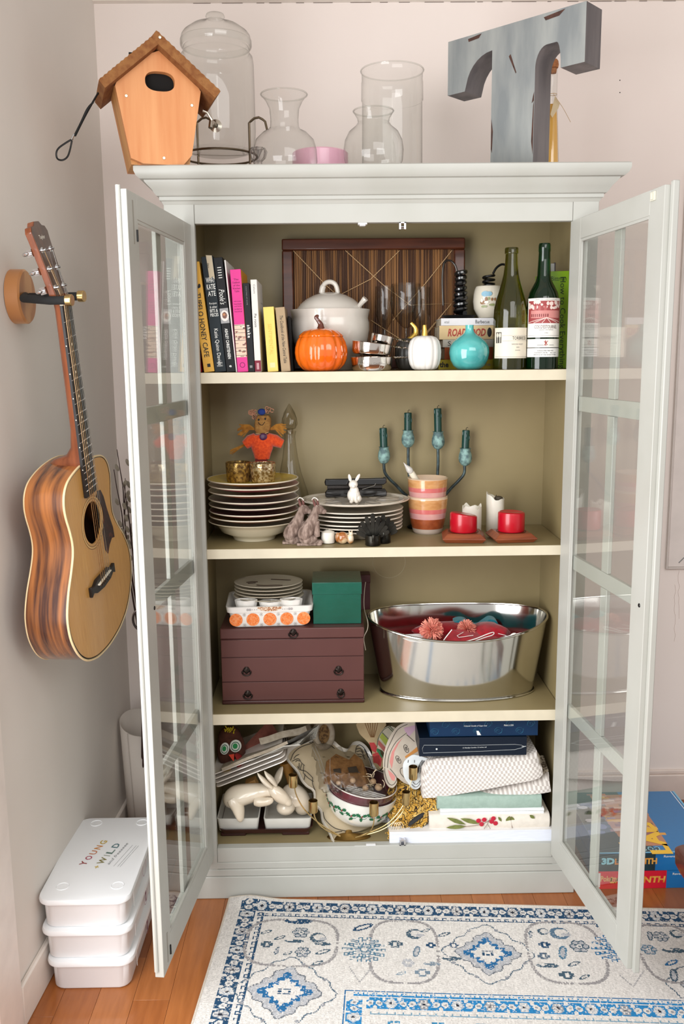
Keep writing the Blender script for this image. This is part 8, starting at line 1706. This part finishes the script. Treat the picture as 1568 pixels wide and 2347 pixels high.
# ================================================================== rug
rz_ = math.radians(-4.0); ZR = .007
o_ = PZ(528, 2054, ZR); o_.y = min(o_.y, -.012); exr = Vector((math.cos(rz_), math.sin(rz_), 0)); eyr = Vector((math.sin(rz_), -math.cos(rz_), 0))
def UV(x, y): p = PZ(x, y, ZR)-o_; return (p.dot(exr), p.dot(eyr))
RW, RH = 1.62, 1.05
base = (228, 223, 217); blu = (24, 104, 158); nav = (22, 70, 106); gry_ = (152, 154, 160); lg = (186, 187, 191)
cv = Canvas(RW, RH, .003, base); rs = random.Random(17); nr = np.random.RandomState(4)
v0, v1, v2, v3 = UV(800, 2071)[1], UV(800, 2094)[1], UV(800, 2097)[1], UV(800, 2105)[1]
u0, u1, u2, u3 = .036, .078, .084, .102
a = cv; X_, Y_ = cv.X, cv.Y
def band(horizontal, p0, p1, s0, s1, col, bg2, period, seed):
    L_ = s1-s0; w = p1-p0; k = 0; s = s0
    def R(a0, a1, b0, b1, c): (cv.rect(a0, a1, b0, b1, c) if horizontal else cv.rect(b0, b1, a0, a1, c))
    def D(a, b_, ra, rb, c, rot=0): (cv.disk(a, b_, ra, rb, c, rot) if horizontal else cv.disk(b_, a, rb, ra, c, -rot))
    R(s0, s1, p0, p1, col); pm = (p0+p1)/2; rs = random.Random(seed)
    while s < s1:
        for a_, sg_ in ((.13, .9), (.40, -.9)): D(s+period*a_, pm, period*.125, w*.20, base, sg_*(1 if k % 2 else -1)); D(s+period*a_, pm, period*.05, w*.10, gry_, sg_*(1 if k % 2 else -1))
        D(s+period*.02, p0+w*.1, period*.06, w*.2, bg2); D(s+period*.27, p1-w*.1, period*.06, w*.2, bg2); D(s+period*.55, p0+w*.08, period*.05, w*.2, bg2)
        D(s+period*.76, pm, period*.16, w*.42, bg2); 
        for q in range(6): D(s+period*.76+period*.12*math.cos(q*1.05), pm+w*.3*math.sin(q*1.05), period*.065, w*.16, gry_ if k % 2 else (188, 194, 200)); D(s+period*.76+period*.12*math.cos(q*1.05), pm+w*.3*math.sin(q*1.05), period*.035, w*.09, bg2)
        D(s+period*.76, pm, period*.045, w*.13, (20, 30, 50))
        s += period; k += 1
band(True, v0, v1, u0, RW, nav, base, .073, 1); band(False, u0, u1, v0, RH, nav, base, .073, 2)
def chain(horizontal, p0, p1, s0, s1, col, period):
    s = s0; k = 0
    while s < s1:
        for q in range(1):
            if horizontal: cv.rect(s, s+period*.55, p0+(p1-p0)*.25, p1, col); cv.rect(s, s+period, p1-(p1-p0)*.3, p1, col); cv.disk(s+period*.3, p0+(p1-p0)*.5, period*.2, (p1-p0)*.2, base)
            else: cv.rect(p0+(p1-p0)*.25, p1, s, s+period*.55, col); cv.rect(p1-(p1-p0)*.3, p1, s, s+period, col); cv.disk(p0+(p1-p0)*.5, s+period*.3, (p1-p0)*.2, period*.2, base)
        s += period
chain(True, v2, v3, u2, RW, nav, .02); chain(False, u2, u3, v2, RH, nav, .02)
def Q(pts): return [UV(*p) for p in pts]
def Lp(pts, w, c): cv.line(Q(pts), w, c)
def medal(x, y, s=1.0, sx=1):
    cu, cvv = UV(x, y); D_ = lambda p: [(cu+sx*a*s, cvv+b*s) for a, b in p]
    def star(r, k=.30, n=4, ph=0, sx_=1.0, sy_=1.0): return [(cu+sx_*(r*(1-k*abs(math.sin(2*t)))+.006*s*math.sin(12*t))*math.cos(t), cvv+sy_*(r*(1-k*abs(math.sin(2*t)))+.006*s*math.sin(12*t))*math.sin(t)) for t in np.linspace(0, 2*math.pi, 60)]
    oc_ = star(.150*s, .22); cv.line(oc_, .0032, (90, 110, 126)); cv.poly(star(.108*s, .28), lg); cv.line(star(.108*s, .28), .003, (110, 116, 124)); cv.poly(star(.072*s, .26), blu); cv.poly(star(.054*s, .26), base)
    for t in (0, math.pi/2, math.pi, 3*math.pi/2): cv.disk(cu+.068*s*math.cos(t), cvv+.068*s*math.sin(t), .013*s, .013*s, blu)
    for dx in (-1, 0, 1):
        for dy in (-1, 0, 1):
            if dx or dy: cv.disk(cu+dx*.014*s, cvv+dy*.009*s, .006*s, .0035*s, nav)
    for t in np.linspace(.4, 6.6, 9)[:-1]: cv.disk(cu+.125*s*math.cos(t), cvv+.125*s*math.sin(t), .005, .005, gry_)
medal(652, 2273, .80); medal(1118, 2184, .74); medal(1650, 2262, .8)
def ovalchain(x0, y0, x1, y1):
    (ua, va), (ub, vb) = UV(x0, y0), UV(x1, y1); cu, cc = (ua+ub)/2, (va+vb)/2; ru, rv = abs(ub-ua)/2, abs(vb-va)/2
    for t in np.linspace(0, 2*math.pi, 120):
        c_, s_ = math.cos(t), math.sin(t); q = (abs(c_)**.62*math.copysign(1, c_), abs(s_)**.62*math.copysign(1, s_)); cv.disk(cu+ru*q[0], cc+rv*q[1], .0042, .0042, (158, 154, 154))
ovalchain(577, 2106, 768, 2218); ovalchain(795, 2108, 1060, 2250) if 0 else None
ovalchain(850, 2108, 1010, 2255); ovalchain(1195, 2112, 1410, 2258); ovalchain(1440, 2118, 1640, 2255)
def motif(x, y, k, c, s=1):
    u, v = UV(x, y)
    if k == 0: cv.disk(u, v, .022*s, .008*s, c, -.5); cv.disk(u, v, .014*s, .004*s, base, -.5)
    if k == 1:
        for a in range(6): cv.disk(u+.014*s*math.cos(a*1.047), v+.014*s*math.sin(a*1.047), .0085*s, .0085*s, c); 
        for a in range(6): cv.disk(u+.014*s*math.cos(a*1.047), v+.014*s*math.sin(a*1.047), .0055*s, .0055*s, lg)
        cv.disk(u, v, .007*s, .007*s, base); cv.disk(u, v, .003*s, .003*s, c)
    if k == 2: cv.disk(u, v, .009*s, .024*s, c, .2); cv.disk(u, v, .005*s, .017*s, lg, .2)
    if k == 3: cv.disk(u, v, .020*s, .020*s, c); cv.disk(u+.004*s, v-.002*s, .014*s, .013*s, base); cv.disk(u+.014*s, v+.004*s, .010*s, .006*s, lg)
    if k == 4: cv.rect(u-.010*s, u+.010*s, v-.014*s, v+.014*s, c); cv.rect(u-.018*s, u+.018*s, v-.006*s, v+.006*s, c); cv.rect(u-.005*s, u+.005*s, v-.007*s, v+.007*s, base)
    if k == 5: cv.disk(u, v, .030*s, .009*s, c); cv.disk(u-.012*s, v-.004*s, .010*s, .004*s, base)
    if k == 6:
        for j, rr_ in enumerate((.052, .040, .028, .016)):
            for a in np.linspace(0, 2*math.pi, 14-2*j, endpoint=False): cv.rect(u+rr_*s*math.cos(a)-.0065*s, u+rr_*s*math.cos(a)+.0065*s, v+rr_*.9*s*math.sin(a)-.0055*s, v+rr_*.9*s*math.sin(a)+.0055*s, c); cv.rect(u+rr_*s*math.cos(a)-.0035*s, u+rr_*s*math.cos(a)+.0035*s, v+rr_*.9*s*math.sin(a)-.003*s, v+rr_*.9*s*math.sin(a)+.003*s, lg if j % 2 else base)
tq = (66, 92, 110)
for x, y, k, c, s in ((610, 2137, 0, tq, .7), (642, 2150, 0, tq, .7), (612, 2165, 4, tq, .8), (635, 2180, 2, tq, .6), (660, 2186, 0, tq, .6), (690, 2138, 1, tq, 1), (674, 2158, 5, tq, .8), (694, 2183, 1, tq, .9), (728, 2150, 3, tq, 1), (740, 2164, 5, tq, .7), (740, 2182, 0, tq, .9), (728, 2208, 0, tq, .7), (684, 2112, 5, nav, 1.2), (832, 2125, 0, nav, 1.3), (835, 2176, 6, (80, 122, 146), .92),
    (906, 2163, 4, tq, 1), (950, 2140, 3, tq, 1), (955, 2180, 2, (110, 134, 152), .9), (975, 2132, 0, tq, .6), (988, 2165, 4, nav, .7), (935, 2206, 1, lg, .7), (920, 2230, 0, (140, 160, 175), .6), (968, 2228, 4, (120, 140, 156), 1), (990, 2208, 5, (130, 146, 160), .7), (1018, 2141, 0, tq, .8), (1040, 2166, 4, nav, .7), (1035, 2196, 5, tq, .8),
    (1216, 2142, 2, tq, .6), (1245, 2136, 3, tq, .7), (1282, 2140, 3, (90, 120, 144), 1.2), (1248, 2166, 4, nav, .8), (1290, 2184, 2, (70, 120, 150), 1.1), (1328, 2170, 1, tq, 1.1), (1246, 2192, 4, (90, 110, 130), .8), (1256, 2214, 5, tq, .9), (1316, 2210, 0, tq, .8), (1300, 2236, 4, tq, 1), (1340, 2240, 0, tq, .7), (1410, 2175, 6, (24, 110, 160), 1.0), (1490, 2145, 2, tq, .8), (1515, 2146, 1, tq, .9), (1550, 2140, 3, tq, .8), (1487, 2176, 1, (70, 120, 150), .9), (1545, 2178, 5, tq, 1), (1540, 2206, 0, blu, .9), (1545, 2235, 2, tq, 1), (1378, 2120, 0, nav, .8)): motif(x, y, k, c, s)
for x0, y0, x1, y1, x2, y2 in ((800, 2215, 824, 2252, 850, 2220), (1420, 2235, 1452, 2262, 1476, 2225), (555, 2150, 570, 2130, 590, 2115)): Lp([(x0, y0), (x1, y1), (x2, y2)], .003, (176, 174, 174))
# inner border
ui, vi = UV(790, 2268)
cv.rect(ui, RW, vi, vi+.003, blu); cv.rect(ui, ui+.003, vi, RH, blu)
lb2 = (30, 132, 192)
chain(True, vi+.004, vi+.018, ui+.02, RW, lb2, .022); band(True, vi+.022, vi+.058, ui+.05, RW, lb2, base, .074, 5); band(False, ui+.006, ui+.042, vi+.03, RH, lb2, base, .074, 6)
chain(True, vi+.064, vi+.076, ui+.06, RW, (120, 160, 182), .018)
for k in range(12): u = ui+.10+.095*k; cv.rect(u, u+.026, vi+.095, vi+.13, (60, 140, 182)); cv.rect(u+.004, u+.022, vi+.10, vi+.108, base); cv.rect(u+.011, u+.014, vi+.095, vi+.13, base)
# woven streaks and fading of the pile
noise = nr.rand(cv.ny, cv.nx, 1); streak = np.repeat(nr.rand(cv.ny//3+1, cv.nx, 1), 3, 0)[:cv.ny]; basel = np.array(lin(base))
m_ = (noise*.5+streak*.5); cv.a = cv.a*(.74+.36*m_); fade = (nr.rand(cv.ny, cv.nx, 1) < .14); cv.a = np.where(fade, cv.a*.45+basel*.55, cv.a)
def rugf(x, y):
    z = ZR+.0012*np.sin(x*9)*np.sin(y*7)+.010*np.exp(-((x-.055)/.05)**2)*np.exp(-(y/.03)**2)
    return (o_.x+exr.x*x+eyr.x*y, o_.y+exr.y*x+eyr.y*y, z)
rg = thing('area_rug', 'cream area rug with blue and grey medallion pattern on the floor before the cabinet', 'rug', (o_.x, o_.y, 0))
cv.mesh('woven_pile', attrmat('rug_pile', .95, .16, bump=.5, stretch=(1.5, 4, 1)), rg, rugf)
cs = [o_+exr*(.001)+eyr*.001, o_+exr*(RW-.001)+eyr*.001, o_+exr*(RW-.001)+eyr*(RH-.001), o_+exr*.001+eyr*(RH-.001)]
b = MB(); b.add([(p.x, p.y, .0006) for p in cs]+[(p.x, p.y, ZR-.0016) for p in cs], [(0, 3, 2, 1), (4, 5, 6, 7), (0, 1, 5, 4), (1, 2, 6, 5), (2, 3, 7, 6), (3, 0, 4, 7)]); b.obj('backing', mat('rug_backing', (196, 186, 172), .95), rg)
hem = mat('rug_hem', (206, 196, 182), .95, c2=(190, 180, 166), ns=300, bump=.6)
def edge(pt):
    x, y = pt; g_ = rugf(np.array(x), np.array(y)); return Vector((float(g_[0]), float(g_[1]), float(g_[2])-.0025))
MB().tube([edge((RW*k/60, 0)) for k in range(61)], .0036, 6).obj('hem', hem, rg); MB().tube([edge((0, RH*k/40)) for k in range(41)], .0036, 6).obj('hem', hem, rg)
